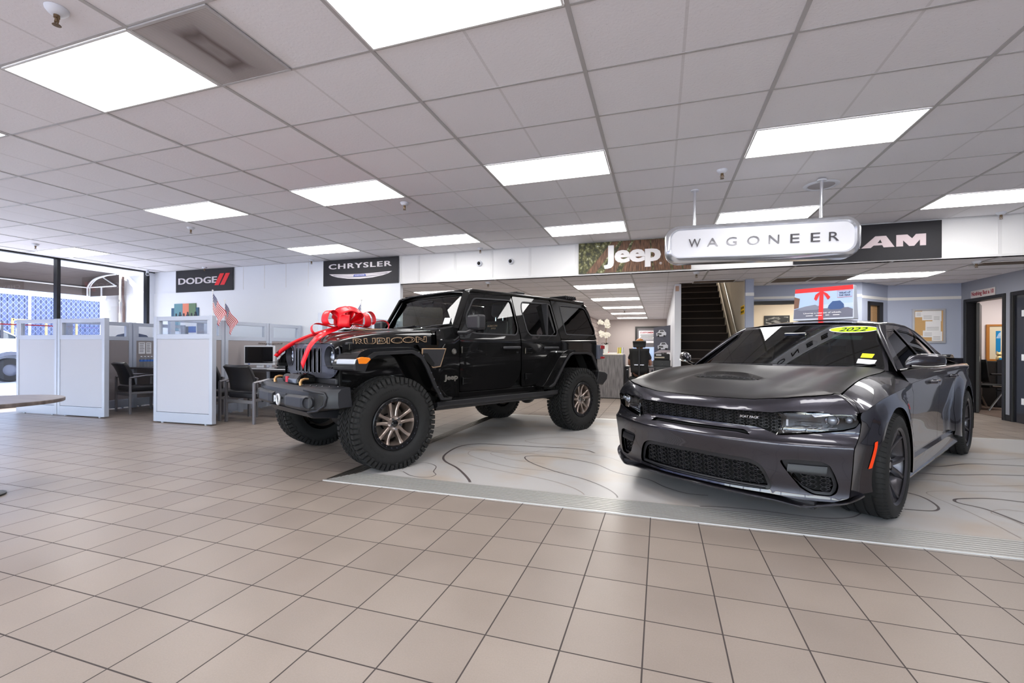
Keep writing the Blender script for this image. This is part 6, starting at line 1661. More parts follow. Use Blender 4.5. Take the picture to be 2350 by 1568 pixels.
def tail(pts, w, name='ribbon_end', wd=(0, 1, 0), notch=.1):
    c = crspline(pts, 8); rows = []
    for i, p in enumerate(c):
        t = (c[min(i+1, len(c)-1)]-c[max(0, i-1)]).normalized(); f = i/(len(c)-1); wv = V3(wd); wv = (wv-t*wv.dot(t)).normalized()
        k = w/2*(1 if f < .86 else 1)
        rows.append([p+wv*k+(t*-.10 if f > .995 else t*0), p-wv*k])
    b = MB(); b.grid(rows); return b.build(name, m_rib, bow, smooth=180, solid=.0015)
tail([(.05, 0, 1.40), (.18, .04, 1.35), (.33, .12, 1.300), (.44, .20, 1.245), (.500, .19, 1.175), (.512, .10, 1.07), (.508, -.01, .955)], .085, wd=(0, 1, -.35))
tail([(.05, -.02, 1.40), (.18, -.10, 1.345), (.32, -.22, 1.285), (.445, -.38, 1.205), (.52, -.52, 1.12), (.56, -.60, 1.05)], .045, wd=(.2, .5, .8))
# ================================================================== SIGNS
m_board = M('charcoal_banner', srgb(24, 23, 30), .6)
m_silver = M('silver_print', srgb(214, 208, 212), .4, .1)
m_redp = M('red_print', srgb(232, 34, 44), .5)
def flat(bm_pts, fn, d, name, mat, par): b = MB(); b.prism(bm_pts, fn, d); return b.build(name, mat, par)
yb_ = 7.868
def banner(x0, x1, z0, z1, lab, mat=m_board):
    t = empty('banner', ((x0+x1)/2, 7.88, z0)); tag(t, lab, 'banner'); cx = (x0+x1)/2
    MB().box(x0-cx, x1-cx, -.012, .0, 0, z1-z0).build('panel', mat, t)
    return t, (lambda u, v: (u-cx, -.0125, v-z0)), cx, z0
t, fn, cx, z0 = banner(-11.04, -9.24, 2.47, 2.985, 'charcoal banner with silver letters and two red slashes at far left')
text('lettering', 'DODGE', m_silver, t, (-10.95-cx, -.013, 2.655-z0), (1, 0, 0), (0, 0, 1), w=1.22, h=.150, ext=.002, bold=.012, smear=.10)
for i in range(2):
    x = -9.80+i*.175; flat([(x, 2.60), (x+.13, 2.60), (x+.30, 2.865), (x+.17, 2.865)], lambda u, v: (u-cx, -.0165, v-z0), (0, -.001, 0), 'red_slash', m_redp, t)
t, fn, cx, z0 = banner(-6.743, -4.935, 2.455, 2.985, 'charcoal banner with silver winged emblem and wide silver letters')
text('lettering', 'CHRYSLER', m_silver, t, (-6.60-cx, -.013, 2.80-z0), (1, 0, 0), (0, 0, 1), w=1.51, h=.105, ext=.002, bold=.01, space=1.15, smear=.10)
def wing(k, zz, m, d, s_=1.):
    xc, zc = -5.835, 2.645; P = []
    for i in range(25):
        a = i/24; P.append((xc-.76*s_*(1-a), zc+.065*s_*(1-(1-a)**1.5)-.0+.02))
    P = [(-.76, .055), (-.30, .035), (0, .03), (.30, .035), (.76, .055), (.68, .015), (.55, -.02), (.30, -.055), (0, -.068), (-.30, -.055), (-.55, -.02), (-.68, .015)]
    flat(rounded([(xc+a*s_, zc+c*s_*k) for a, c in P], .01), lambda u, v: (u-cx, -.0125-d, v-z0), (0, -.0015, 0), 'wing', m, t)
wing(1., 0, m_silver, 0); wing(.62, 0, M('grey_print', srgb(120, 118, 128), .5), .002, .9); wing(.35, 0, m_silver, .004, .82)
flat([(-5.99, 2.625), (-5.68, 2.625), (-5.70, 2.668), (-5.97, 2.668)], lambda u, v: (u-cx, -.019, v-z0), (0, -.001, 0), 'badge', M('badge_blue', srgb(60, 80, 160), .4), t)
text('lettering', 'CHRYSLER', m_silver, t, (-5.955-cx, -.0205, 2.637-z0), (1, 0, 0), (0, 0, 1), w=.24, h=.02, ext=.001, bold=.02)
m_forest = M('forest_print', (.1, .1, .05), .6)
def _forest():
    nt, N, L, p = nodes(m_forest)
    tc = N.new('ShaderNodeTexCoord'); mp = N.new('ShaderNodeMapping'); mp.inputs['Scale'].default_value = (1, 1, .9)
    L.new(tc.outputs['Object'], mp.inputs[0])
    n = N.new('ShaderNodeTexNoise'); n.inputs['Scale'].default_value = 18; n.inputs['Detail'].default_value = 8; n.inputs['Roughness'].default_value = .75
    L.new(mp.outputs[0], n.inputs['Vector'])
    r = N.new('ShaderNodeValToRGB'); e = r.color_ramp.elements
    e[0].position = .36; e[0].color = (*srgb(24, 24, 16), 1); e[1].position = .66; e[1].color = (*srgb(220, 222, 214), 1)
    for pos, c in ((.48, (62, 64, 34)), (.56, (110, 108, 62)), (.61, (150, 150, 110))):
        q = e.new(pos); q.color = (*srgb(*c), 1)
    L.new(n.outputs['Fac'], r.inputs[0]); L.new(r.outputs[0], p.inputs['Base Color'])
_forest()
m_bark = M('bark_print', (.1, .06, .04), .6)
add_var(m_bark, srgb(58, 38, 28), srgb(136, 98, 72), 9, 8, (9, 1, .8), .35, .68)
t, fn, cx, z0 = banner(-1.35, .473, 2.458, 2.985, 'forest photo banner with white lettering, giant brown tree trunks', m_forest)
for P in [[(-1.22, 2.46), (-1.06, 2.46), (-.66, 2.98), (-.78, 2.98)], [(-.92, 2.46), (-.72, 2.46), (-.46, 2.98), (-.60, 2.98)], [(-.62, 2.46), (-.12, 2.46), (-.17, 2.98), (-.42, 2.98)],
          [(-.10, 2.46), (.17, 2.46), (.05, 2.98), (-.15, 2.98)], [(.20, 2.46), (.34, 2.46), (.22, 2.98), (.12, 2.98)], [(.36, 2.46), (.47, 2.46), (.47, 2.98), (.32, 2.98)]]:
    flat(P, lambda u, v: (u-cx, -.0125, v-z0), (0, -.001, 0), 'trunk_print', m_bark, t)
text('lettering', 'Jeep', M('white_print', srgb(240, 238, 240), .5), t, (-.905-cx, -.014, 2.53-z0), (1, 0, 0), (0, 0, 1), w=.90, h=.385, ext=.003, bold=.02, smear=.07, ns=7, sy=.010)
text('lettering', '®', M('white_print', None), t, (-.015-cx, -.014, 2.555-z0), (1, 0, 0), (0, 0, 1), w=.04, h=.04, ext=.002)
t, fn, cx, z0 = banner(1.915, 3.724, 2.45, 2.975, 'charcoal banner with silver-pink letters partly behind the hanging sign')
m_sp = M('silver_pink_print', srgb(200, 184, 188), .45, .2)
for P in ([(2.42, 2.635), (2.42, 2.80), (2.66, 2.80), (2.72, 2.77), (2.72, 2.72), (2.68, 2.70), (2.77, 2.635), (2.64, 2.635), (2.57, 2.69), (2.53, 2.69), (2.53, 2.635)],
          [(2.78, 2.635), (2.95, 2.80), (3.08, 2.80), (3.18, 2.635), (3.05, 2.635), (3.035, 2.668), (2.93, 2.668), (2.895, 2.635)],
          [(3.20, 2.635), (3.20, 2.80), (3.33, 2.80), (3.385, 2.742), (3.43, 2.80), (3.545, 2.80), (3.545, 2.635), (3.475, 2.635), (3.475, 2.72), (3.41, 2.635), (3.35, 2.635), (3.28, 2.72), (3.28, 2.635)]):
    flat([(a, .003*0+c) for a, c in P], lambda u, v: (u-cx, -.0125, v-z0), (0, -.003, 0), 'letter', m_sp, t)
flat([(2.975, 2.70), (3.03, 2.70), (3.01, 2.75)], lambda u, v: (u-cx, -.0157, v-z0), (0, -.0008, 0), 'letter_gap', m_board, t)
# hanging sign
hs = empty('hanging_sign', (1.014, 5.6, 2.356)); tag(hs, 'silver-framed white sign hanging from two rods with spaced grey letters', 'hanging sign'); hs.rotation_euler = (0, radians(.9), 0)
m_face = M('white_sign_face', srgb(226, 228, 236), .22, .15, coat=.5)
m_rim2 = M('polished_rim', srgb(222, 224, 230), .24, .8)
def rrect(w, h, r, n=10): return [(sx*(w/2-r)+r*cos(a), sz*(h/2-r)+r*sin(a)) for (sx, sz, a0) in ((1, 1, 0), (-1, 1, pi/2), (-1, -1, pi), (1, -1, 1.5*pi)) for a in [a0+pi/2*i/n for i in range(n+1)]]
o1 = rrect(1.87, .385, .13); o2 = rrect(1.79, .305, .10); o3 = rrect(1.93, .43, .15)
b = MB()
b.grid([[(x, -.035, z) for x, z in o2], [(x, -.06, z) for x, z in rrect(1.82, .335, .11)], [(x, -.045, z) for x, z in o1], [(x, .0, z) for x, z in o3], [(x, .14, z) for x, z in o3], [(x, .17, z) for x, z in o1]], closed_v=True)
b.build('rim', m_rim2, hs, smooth=40)
MB().prism(o2, lambda u, v: (u, -.036, v), (0, .004, 0)).build('face', m_face, hs)
MB().prism(o1, lambda u, v: (u, .168, v), (0, .004, 0)).build('back_face', m_face, hs)
m_let = M('brushed_letters', srgb(120, 120, 124), .15, .95)
ws_ = 'WAGONEER'; wd_ = [.125, .115, .105, .12, .10, .085, .085, .09]; x = -.705
xs_ = [-.707, -.515, -.315, -.105, .105, .31, .50, .685-.02]
for ch, xx, w in zip(ws_, xs_, wd_): text('letter', ch, m_let, hs, (xx, -.037, -.047), (1, 0, 0), (0, 0, 1), w=w, h=.094, ext=.012, bold=-.004)
for i, x in enumerate((-.647, .616)):
    MB().cyl((x, .05, .20), (x, .05, 2.99-2.356+(.010 if i == 0 else .0)), .016, n=12).build('rod', m_rim2, hs, smooth=40)
    MB().cyl((x, .05, 2.975-2.356), (x, .05, 2.988-2.356), .045, n=20).build('rod_plate', m_white, hs, smooth=40)
# sign above the office door
nb_ = empty('door_sign', (5.446, 10.26, 2.105)); tag(nb_, 'white plate with red words Nothing But a 10 above the open doorway', 'sign')
MB().box(-.008, 0, -.315, .315, 0, .14).build('plate', M('off_white_plate', srgb(214, 208, 206), .5), nb_)
text('lettering', 'Nothing But a 10', M('dark_red_ink', srgb(160, 44, 60), .5), nb_, (-.0085, .29, .025), (0, -1, 0), (0, 0, 1), w=.58, h=.095, ext=.001, bold=.03)
# ================================================================== CUBICLES
m_fab = M('light_grey_fabric', srgb(186, 188, 200), .85); add_bump(m_fab, 300, .3, .001)
m_fab2 = M('shaded_grey_fabric', srgb(150, 143, 144), .85); add_bump(m_fab2, 300, .3, .001)  # same fabric, darker: shade on the side panels put into the colour
m_pfr = M('silver_panel_frame', srgb(184, 190, 204), .4, .25)
m_pg = glass_mat('panel_glass', (.93, .95, .97), 1.4)
def partition(p0, p1, lab, fab, slots=False, post0=True, post1=True):
    p0, p1 = Vector((*p0, 0)), Vector((*p1, 0)); d = p1-p0; L = d.length
    t = empty('cubicle_panel', p0, math.atan2(d.y, d.x)); tag(t, lab, 'cubicle panel', 'grey cubicle panels with glass tops')
    MB().box(.0, L, -.034, .034, .018, .165).build('base_rail', m_pfr, t, bevel=.004)
    MB().box(.03, L-.03, -.026, .026, .17, 1.285).build('fabric_panel', fab, t, bevel=.004)
    b = MB(); b.box(.0, L, -.03, .03, 1.285, 1.36); b.box(0, L, -.03, .03, 1.565, 1.63); b.box(.0, .075, -.03, .03, 1.36, 1.565); b.box(L-.075, L, -.03, .03, 1.36, 1.565)
    b.build('window_frame', m_pfr, t, bevel=.004)
    MB().box(.075, L-.075, -.004, .004, 1.36, 1.565).build('pane', m_pg, t)
    for k, x in ((post0, .0), (post1, L)):
        if k: MB().box(x-.03, x+.03, -.036, .036, .02, 1.635).build('post', m_pfr, t, bevel=.005)
    for x in (.12, L-.12): MB().cyl((x, 0, 0), (x, 0, .036), .02, n=10).build('glide', m_pfr, t)
    if slots: MB().box(L-.20, L-.17, -.0335, -.031, .08, .13).build('socket', m_dark, t)
    return t
partition((-10.69, 4.92), (-9.73, 4.96), 'leftmost front cubicle panel, beside the window wall', m_fab)
partition((-9.66, 4.965), (-8.60, 5.0), 'front cubicle panel joined to the leftmost one on its right', m_fab)
partition((-7.41, 5.0), (-6.31, 5.04), 'single tall front cubicle panel nearest the off-roader', m_fab, slots=True)
partition((-9.70, 5.06), (-9.72, 6.05), 'side cubicle panel behind the empty guest chair, nearer piece', m_fab2, post0=False)
partition((-9.72, 6.12), (-9.74, 7.10), 'side cubicle panel with pinned paper sheets', m_fab2)
partition((-7.30, 5.10), (-7.30, 6.00), 'side cubicle panel under the small flags', m_fab2, post0=False)
partition((-7.30, 6.07), (-7.30, 6.95), 'side cubicle panel directly behind the desktop monitor', m_fab2)
partition((-7.30, 7.02), (-7.30, 7.80), 'side cubicle panel ending near the grille, wall side', m_fab2)
partition((-4.36, 5.06), (-4.36, 6.0), 'side cubicle panel mostly hidden behind the red bow, nearer piece', m_fab2)
partition((-4.36, 6.07), (-4.36, 7.0), 'side cubicle panel behind the off-roader hood', m_fab2)
# desks
m_desk = M('dark_desk_top', srgb(52, 50, 54), .35)
m_desk2 = M('grey_desk_panel', srgb(64, 64, 72), .6)
def desk(x0, x1, y0, y1, lab):
    t = empty('desk', ((x0+x1)/2, (y0+y1)/2, 0)); tag(t, lab, 'desk'); w, d = (x1-x0)/2, (y1-y0)/2
    MB().prism(rounded([(-w, -d, .02), (w, -d, .22), (w, d, .22), (-w, d, .02)], .02, 6), lambda u, v: (u, v, .745), (0, 0, .03)).build('desk_top', m_desk, t, bevel=.004)
    MB().box(-w+.05, w-.3, d-.12, d-.09, .1, .745).build('modesty_panel', m_desk2, t)
    for (x, y) in ((w-.2, -d+.2), (w-.2, d-.2), (-w+.06, -d+.08)):
        MB().box(x-.03, x+.03, y-.03, y+.03, 0, .745).build('leg', m_pfr, t, bevel=.004)
    return t
desk(-9.66, -7.75, 5.98, 6.80, 'dark desk with water bottles in the far-left cubicle')
desk(-7.24, -5.35, 6.20, 7.05, 'dark desk carrying the white monitor in the middle cubicle')
# guest chairs
m_cush = M('black_vinyl', srgb(18, 18, 22), .38)
m_cfr = M('grey_chair_frame', srgb(126, 124, 128), .4, .6)
def guest_chair():
    t = empty('guest_chair', (0, 0, 0))        # faces +y, origin under the seat
    w = .31
    for s in (1, -1):
        MB().bx((s*w, -.27, .31), (.045, .03, .62)).build('leg', m_cfr, t, bevel=.004)
        MB().bx((s*w, .25, .32), (.045, .03, .64)).build('leg', m_cfr, t, bevel=.004)
        b = MB(); b.tube([(s*w, -.28, .625), (s*w, -.05, .66), (s*w, .20, .66), (s*w, .27, .635)], .027, 4, sq=(1, .6)); b.build('armrest', m_cfr, t)
        MB().bx((s*w, -.01, .36), (.035, .52, .035)).build('side_rail', m_cfr, t, bevel=.004)
    MB().bx((0, -.26, .33), (.60, .03, .05)).build('rear_rail', m_cfr, t, bevel=.004)
    MB().bx((0, .0, .425), (.56, .53, .09)).build('seat', m_cush, t, bevel=.03, seg=4)
    rows = []
    for z, y in ((.50, -.25), (.60, -.265), (.72, -.295), (.83, -.345), (.885, -.385)):
        rows.append([(x, y+.05*(abs(x)/.27)**2, z) for x in (-.27, -.2, -.1, 0, .1, .2, .27)])
    b = MB(); b.grid(rows); b.build('backrest', m_cush, t, smooth=180, solid=.06, bevel=.012)
    return t
g0 = guest_chair(); g0.location = (-8.93, 5.76, 0); g0.rotation_euler = (0, 0, radians(-14)); tag(g0, 'black guest chair in the far-left cubicle by the water bottles', 'chair', 'black guest chairs with grey frames')
g1 = copy_tree(g0); g1.location = (-6.10, 5.61, 0); g1.rotation_euler = (0, 0, radians(-5)); tag(g1, 'black guest chair fully in view facing the desk with the monitor', 'chair', 'black guest chairs with grey frames')
g2 = copy_tree(g0); g2.location = (-6.88, 5.66, 0); g2.rotation_euler = (0, 0, radians(-2)); tag(g2, 'black guest chair half hidden behind the single front panel', 'chair', 'black guest chairs with grey frames')
# monitor, keyboard, phone on the middle desk
m_mw = M('monitor_white', srgb(214, 216, 222), .4); m_scr = M('dark_screen', srgb(8, 8, 10), .12)
mn = empty('desktop_monitor', (-6.92, 6.44, .776), radians(14)); tag(mn, 'white-framed desktop monitor with a dark screen on the cubicle desk', 'monitor')
MB().box(-.285, .285, -.02, .02, .07, .42).build('housing', m_mw, mn, bevel=.006)
MB().box(-.262, .262, -.024, -.02, .105, .398).build('screen', m_scr, mn)
b = MB(); b.box(-.22, .22, -.03, .10, .0, .018); b.box(-.06, .06, .0, .03, .015, .09); b.build('stand', m_mw, mn, bevel=.004)
MB().box(-.20, -.17, -.026, -.02, .078, .092).build('sticker', M('sticker_blue', srgb(50, 90, 170), .4), mn)
kb = empty('keyboard', (-6.84, 6.32, .776), radians(14)); tag(kb, 'white keyboard lying in front of the desktop monitor', 'keyboard')
MB().box(-.21, .21, -.04, .06, 0, .02).build('tray', m_mw, kb, bevel=.004)
for r in range(3): MB().box(-.19, .19, -.03+r*.028, -.008+r*.028, .02, .026).build('key_row', m_gplas, kb)
ph = empty('desk_phone', (-6.42, 6.50, .776), radians(20)); tag(ph, 'black desk phone beside the monitor, in front of a white box', 'phone')
b = MB(); b.prism([(-.10, 0), (.10, 0), (.10, .09), (-.10, .03)], lambda u, v: (-.09, u, v), (.18, 0, 0)); b.build('body', m_gplas, ph, bevel=.008)
MB().tube([(-.07, -.09, .07), (-.075, -.05, .10), (-.075, .05, .14), (-.07, .09, .135)], .022, 8).build('handset', m_gblack, ph, smooth=60)
bx_ = empty('white_box', (-6.42, 6.76, .776), radians(14)); tag(bx_, 'small white box behind the desk phone', 'box'); MB().box(-.12, .12, -.05, .05, 0, .14).build('carton', m_mw, bx_, bevel=.004); MB().box(-.124, .124, -.054, .054, .12, .145).build('lid', m_mw, bx_)
o = MB().bx((-6.38, 6.30, .779), (.28, .16, .006), .3).build('papers', M('paper', srgb(228, 228, 232), .7)); tag(o, 'loose white papers on the desk by the phone', 'papers')
o = MB().bx((-5.75, 6.5, .81), (.30, .22, .05), .2).build('papers', M('paper', None)); tag(o, 'paper stack on the desk end behind the grille', 'papers')
# beaded cord pinned to the fabric
b = MB(); 
for i in range(14): b.ball((-7.262, 6.75+i*.042, 1.245-.012*sin(i*.25)), .012, 8, 6)
o = b.build('beaded_cord', M('mixed_beads', srgb(110, 100, 96), .4), smooth=True); tag(o, 'beaded cord pinned along the cubicle panel above the monitor', 'cord'); o['kind'] = 'stuff'
# water bottles
m_pet = glass_mat('bottle_plastic', (.86, .9, .93), 1.33)
m_lab = M('blue_label', srgb(60, 110, 190), .5)
def bottle():
    t = empty('water_bottle', (0, 0, 0))
    MB().lathe([(.0001, 0), (.028, 0), (.031, .012), (.031, .09), (.029, .10), (.031, .115), (.030, .145), (.022, .175), (.012, .19), (.012, .20)], n=18).build('bottle', m_pet, t, smooth=50)
    MB().lathe([(.0315, .105), (.0318, .108), (.0318, .14), (.0312, .143)], n=18).build('label', m_lab, t, smooth=50)
    MB().cyl((0, 0, .195), (0, 0, .213), .014, n=14).build('cap', m_white, t, smooth=40)
    return t
b0 = bottle()
labs = ['leftmost water bottle on the far-left cubicle desk', 'second water bottle from the left on the cubicle desk', 'third water bottle from the left on the cubicle desk', 'rightmost water bottle of the row on the cubicle desk']
for i, (px, l) in enumerate(zip((325, 333, 341, 349), labs)):
    o = b0 if i == 0 else copy_tree(b0); o.location = (-9.5, 6.12+.062*i, .7755); tag(o, l, 'water bottle', 'water bottles on the cubicle desk')
# papers pinned
def sheet(px0, px1, z0, z1, x, lab, par=None, lines=6):
    a = onx(px0, 790, x); c = onx(px1, 790, x); t = empty('pinned_paper', (x, a.y, z0)); tag(t, lab, 'paper')
    MB().box(0, .002, 0, c.y-a.y, 0, z1-z0).build('sheet', M('paper', None), t)
    for k in range(lines):
        z = (z1-z0)*(1-(k+1.1)/(lines+1.2)); MB().box(.002, .0028, (c.y-a.y)*.15, (c.y-a.y)*(.75 if k % 3 else .85), z, z+.012).build('print_line', M('grey_print_line', srgb(120, 118, 124), .7), t)
sheet(318, 331+2, 1.03, 1.255, -9.69, 'pinned paper sheet left, above the water bottles')
sheet(335, 347, 1.03, 1.255, -9.69, 'pinned paper sheet right of the first, above the water bottles')
t = empty('wall_poster', (-10.78, 7.87, 1.55)); tag(t, 'colourful three-part poster collage on the white wall above the front panel', 'poster')
for (x0, x1, z0_, z1_, m) in [(-.30, -.02, .0, .65, M('poster_teal', srgb(96, 140, 152), .6)), (-.02, .18, 0, .65, M('poster_salmon', srgb(214, 128, 104), .6)), (.18, .40, 0, .65, M('poster_green', srgb(98, 124, 96), .6)),
                          (-.40, -.28, .05, .55, M('poster_blue', srgb(60, 92, 120), .6)), (.38, .49, .05, .55, M('poster_blue', None))]:
    MB().box(x0, x1, -.012 if x1-x0 > .15 else -.008, 0, z0_, z1_).build('poster_panel', m, t)
for i in range(6):
    x = -.27+i*.125; b = MB(); b.box(x, x+.085, -.018, -.012, .28, .36+.03*(i % 2)); b.ball((x+.042, -.015, .39+.03*(i % 2)), (.028, .003, .034)); b.build('poster_silhouette', M('poster_dark', srgb(40, 44, 56), .6), t)
# flyer holder seen through the front panel's glass
fh = empty('flyer_stand', (-10.05, 7.45, .0)); tag(fh, 'flyer stand with a coastal photo seen through the front panel window', 'flyer stand')
MB().box(-.30, .30, 0, .30, 0, 1.28).build('cabinet', m_desk2, fh, bevel=.006)
MB().box(-.26, .26, -.002, .16, 1.28, 1.74).build('holder', M('clear_grey_plastic', srgb(170, 172, 182), .3), fh, bevel=.005)
MB().box(-.25, .25, -.006, -.002, 1.42, 1.72).build('flyer', M('paper', None), fh)
MB().box(-.23, .0, -.008, -.006, 1.44, 1.63).build('photo', M('photo_rock', srgb(90, 96, 108), .5), fh); MB().box(.0, .23, -.008, -.006, 1.49, 1.63).build('photo', M('photo_sea', srgb(50, 96, 170), .5), fh)
# red and white poster board behind the far-left side panel
pb = empty('poster_board', (-10.75, 6.72, 0), radians(60)); tag(pb, 'white poster board with a red edge and a blue car picture behind the panel window', 'poster board')
MB().box(-.42, .36, -.015, .015, .03, 1.67).build('board', M('paper', None), pb); MB().box(-.42, .36, -.16, .16, 0, .03).build('foot', m_pfr, pb)
MB().box(-.42, -.36, -.02, -.015, .03, 1.67).build('red_edge', m_redp, pb)
carpoly = [(-.30, 1.34), (-.22, 1.42), (-.08, 1.46), (.02, 1.50), (.14, 1.45), (.26, 1.42), (.30, 1.36), (.26, 1.34)]
MB().prism(carpoly, lambda u, v: (u, -.0155, v), (0, -.002, 0)).build('car_picture', M('picture_navy', srgb(50, 62, 96), .5), pb)
# American flags
m_fr, m_fw, m_fb = M('flag_red', srgb(196, 40, 52), .8), M('flag_white', srgb(232, 228, 230), .8), M('flag_blue', srgb(44, 60, 118), .8)
def flag(loc, h, lean, lab):
    t = empty('small_flag', loc, 0); tag(t, lab, 'flag', 'small American flags')
    MB().cyl((0, 0, -h), (0, 0, .03), .006, n=8).build('pole', M('white_tube', None), t, smooth=40)
    MB().ball((0, 0, .04), .014, 10, 8).build('finial', M('white_tube', None), t, smooth=True)
    b = MB(); NU, NV = 26, 13; Wd_, Hh = .40, .26
    ux, uy = .20*cos(lean), .20*sin(lean)
    def P(u, v):
        f = u/NU; g = v/NV
        q = Vector((ux*f*(1-.45*g)+.012*sin(f*9+g*2)*uy, uy*f*(1-.45*g)+.03*sin(f*9+g*3)*f, -g*Hh*(1-.15*f)-f*Wd_*.88))
        return q
    for i in range(NU):
        for j in range(NV):
            b.cur = 2 if (i < 10 and j < 7) else (0 if j % 2 == 0 else 1)
            b.add([P(i, j), P(i+1, j), P(i+1, j+1), P(i, j+1)], [(0, 1, 2, 3)])
    cl = b.build('cloth', [m_fr, m_fw, m_fb], t, smooth=180, fixn=False)
    s = MB()
    nrm = (P(4, 3)-P(3, 3)).cross(P(3, 4)-P(3, 3)).normalized()
    for i in range(6):
        for j in range(5):
            c = P(.9+i*1.6+(.8 if j % 2 else 0), .9+j*1.3)
            for k in (1, -1): s.ball((c+nrm*.002*k), .0065, 5, 3)
    s.build('stars', m_fw, cl)
    return t
p = onx(488, 672, -7.28); flag((p.x, p.y, p.z), p.z-1.635, radians(35), 'small American flag, larger left one above the single front panel')
p = onx(516, 694, -7.28); flag((p.x, p.y, p.z), p.z-1.635, radians(30), 'small American flag, right one behind the larger flag')
p = onx(829, 695, -4.36); flag((p.x, p.y, p.z), p.z-1.635, radians(200), 'small American flag peeking above the red bow')
# round table at the left edge
m_tt = M('grey_wood_laminate', srgb(96, 86, 84), .35); add_var(m_tt, srgb(84, 76, 74), srgb(112, 102, 99), 3, 6, (1, 12, 1))
rt_ = empty('round_table', (-4.97, 2.07, 0)); tag(rt_, 'round grey wooden table top cut by the left edge of the photo', 'table')
MB().lathe([(.0001, .712), (.455, .712), (.46, .716), (.46, .738), (.456, .742), (.0001, .742)], n=72).build('table_top', m_tt, rt_, smooth=40)
MB().cyl((0, 0, .03), (0, 0, .712), .04, n=20).build('pedestal', m_black, rt_, smooth=40)
MB().lathe([(.0001, .0), (.13, .0), (.13, .012), (.06, .035), (.0001, .035)], n=40).build('base', m_black, rt_, smooth=40)
# ================================================================== RECEPTION
m_gw = M('grey_wood_panel', srgb(110, 106, 106), .55); add_var(m_gw, srgb(84, 81, 82), srgb(128, 124, 124), 4, 8, (14, 14, 1))
rc = empty('reception_counter', (-2.0, 10.8, 0)); tag(rc, 'grey wood grain reception counter behind the off-roader', 'counter')
MB().box(-1.0, 1.19, 0, .05, .02, 1.02).build('front_panel', m_gw, rc); MB().box(1.14, 1.19, .05, .75, .02, 1.02).build('end_panel', m_gw, rc)
MB().box(-1.0, 1.195, -.01, .42, 1.02, 1.05).build('counter_top', M('cream_counter_top', srgb(214, 206, 196), .4), rc, bevel=.004)
MB().box(-1.0, 1.19, .03, .06, 0, .02).build('plinth', m_base, rc)
o = empty('folders', (-.90, 10.90, 1.085)); tag(o, 'yellow folders standing at the end of the reception counter', 'folders')
for i, m in enumerate((M('manila', srgb(222, 200, 120), .7), M('label_yellow', None), M('paper', None))): MB().bx((-.03+i*.05, 0, .040), (.02, .22, .14), 0, .03*i).build('folder', m, o)
o = empty('paper_tray', (-1.13, 11.10, 1.051)); tag(o, 'flat paper pile with a red clip on the reception counter', 'papers')
MB().box(-.14, .16, -.1, .1, 0, .02).build('paper_pile', M('paper', None), o); MB().box(-.08, -.03, -.09, -.05, .02, .035).build('red_clip', m_redp, o)
# orchid
m_pet_ = M('orchid_petal', srgb(246, 240, 226), .6); m_stem = M('orchid_stem', srgb(122, 96, 50), .6); m_leaf = M('dark_leaf', srgb(26, 34, 20), .4)
oc = empty('orchid', (-1.22, 10.93, 1.05)); tag(oc, 'white orchid in a tall white pot on the reception counter', 'plant')
b = MB(); b.lathe([(.0001, 0), (.048, 0), (.060, .21), (.054, .21), (.052, .19), (.0001, .19)], n=4); b.build('pot', M('white_ceramic', srgb(226, 228, 226), .3), oc, bevel=.006)
MB().tube([(0, 0, .19), (.01, 0, .35), (-.005, -.01, .52), (.015, -.01, .66), (-.02, -.02, .78)], .006, 8).build('stem', m_stem, oc, smooth=50)
for k in range(5):
    a = k*1.3; L_ = .13; b = MB(); b.grid([[(cos(a)*t*L_-sin(a)*w*.02, sin(a)*t*L_+cos(a)*w*.02, .20+.06*sin(t*2.6)) for w in (-1*(1-(t-.4)**2*2), 0, 1*(1-(t-.4)**2*2))] for t in (0, .25, .5, .75, 1)]); b.build('leaf', m_leaf, oc, smooth=180, solid=.002)
random.seed(3)
def blossom(c, r):
    b = MB(); rx = random.uniform(-.5, .5)
    for k in range(5):
        a = 2*pi*k/5+rx; b.ball((c[0]+r*.6*cos(a), c[1]-.004*k, c[2]+r*.6*sin(a)), (r*.48, r*.12, r*.48), 8, 6)
    b.ball((c[0], c[1]-.012, c[2]), r*.22, 8, 6)
    b.build('blossom', m_pet_, oc, smooth=True)
for (x, z, r) in [(-.13, .76, .05), (-.09, .73, .05), (-.16, .73, .04), (.03, .76, .055), (.05, .70, .055), (.02, .65, .05), (.06, .64, .045), (.0, .70, .05), (-.12, .50, .05), (-.07, .47, .055), (-.10, .43, .05), (-.03, .45, .05), (.03, .46, .05), (.07, .44, .045), (.01, .41, .05)]: blossom((x, -.03+random.uniform(-.02, .02), z), r)
# back desk with drawers
bd = empty('back_desk', (-.33, 11.45, 0)); tag(bd, 'dark back office desk where the clerk works', 'desk')
MB().box(-.46, .60, -.22, .38, .72, .75).build('desk_top', m_desk, bd); MB().box(.20, .60, -.18, .36, 0, .72).build('drawer_unit', m_desk2, bd, bevel=.004)
for z in (.12, .36, .56): q = MB().box(.22, .58, -.195, -.18, z, z+.17).build('drawer', m_desk, bd, bevel=.003); MB().box(.34, .46, -.205, -.195, z+.08, z+.095).build('handle', m_steel, q)
MB().box(-.46, -.40, -.18, .36, 0, .72).build('end_panel', m_desk2, bd)
pr = empty('printer', (.05, 11.38, .75)); tag(pr, 'black office printer under the truck posters', 'printer')
MB().box(-.20, .185, -.13, .22, 0, .15).build('paper_drawer', m_gplas, pr, bevel=.008); MB().box(-.18, .17, -.12, .2, .15, .30).build('body', m_int, pr, bevel=.02)
MB().box(-.17, .05, -.13, -.115, .20, .23).build('control_strip', M('cream_plastic', srgb(200, 190, 170), .5), pr); MB().box(-.14, -.02, -.135, -.12, .26, .285).build('output_sheet', M('paper', None), pr)
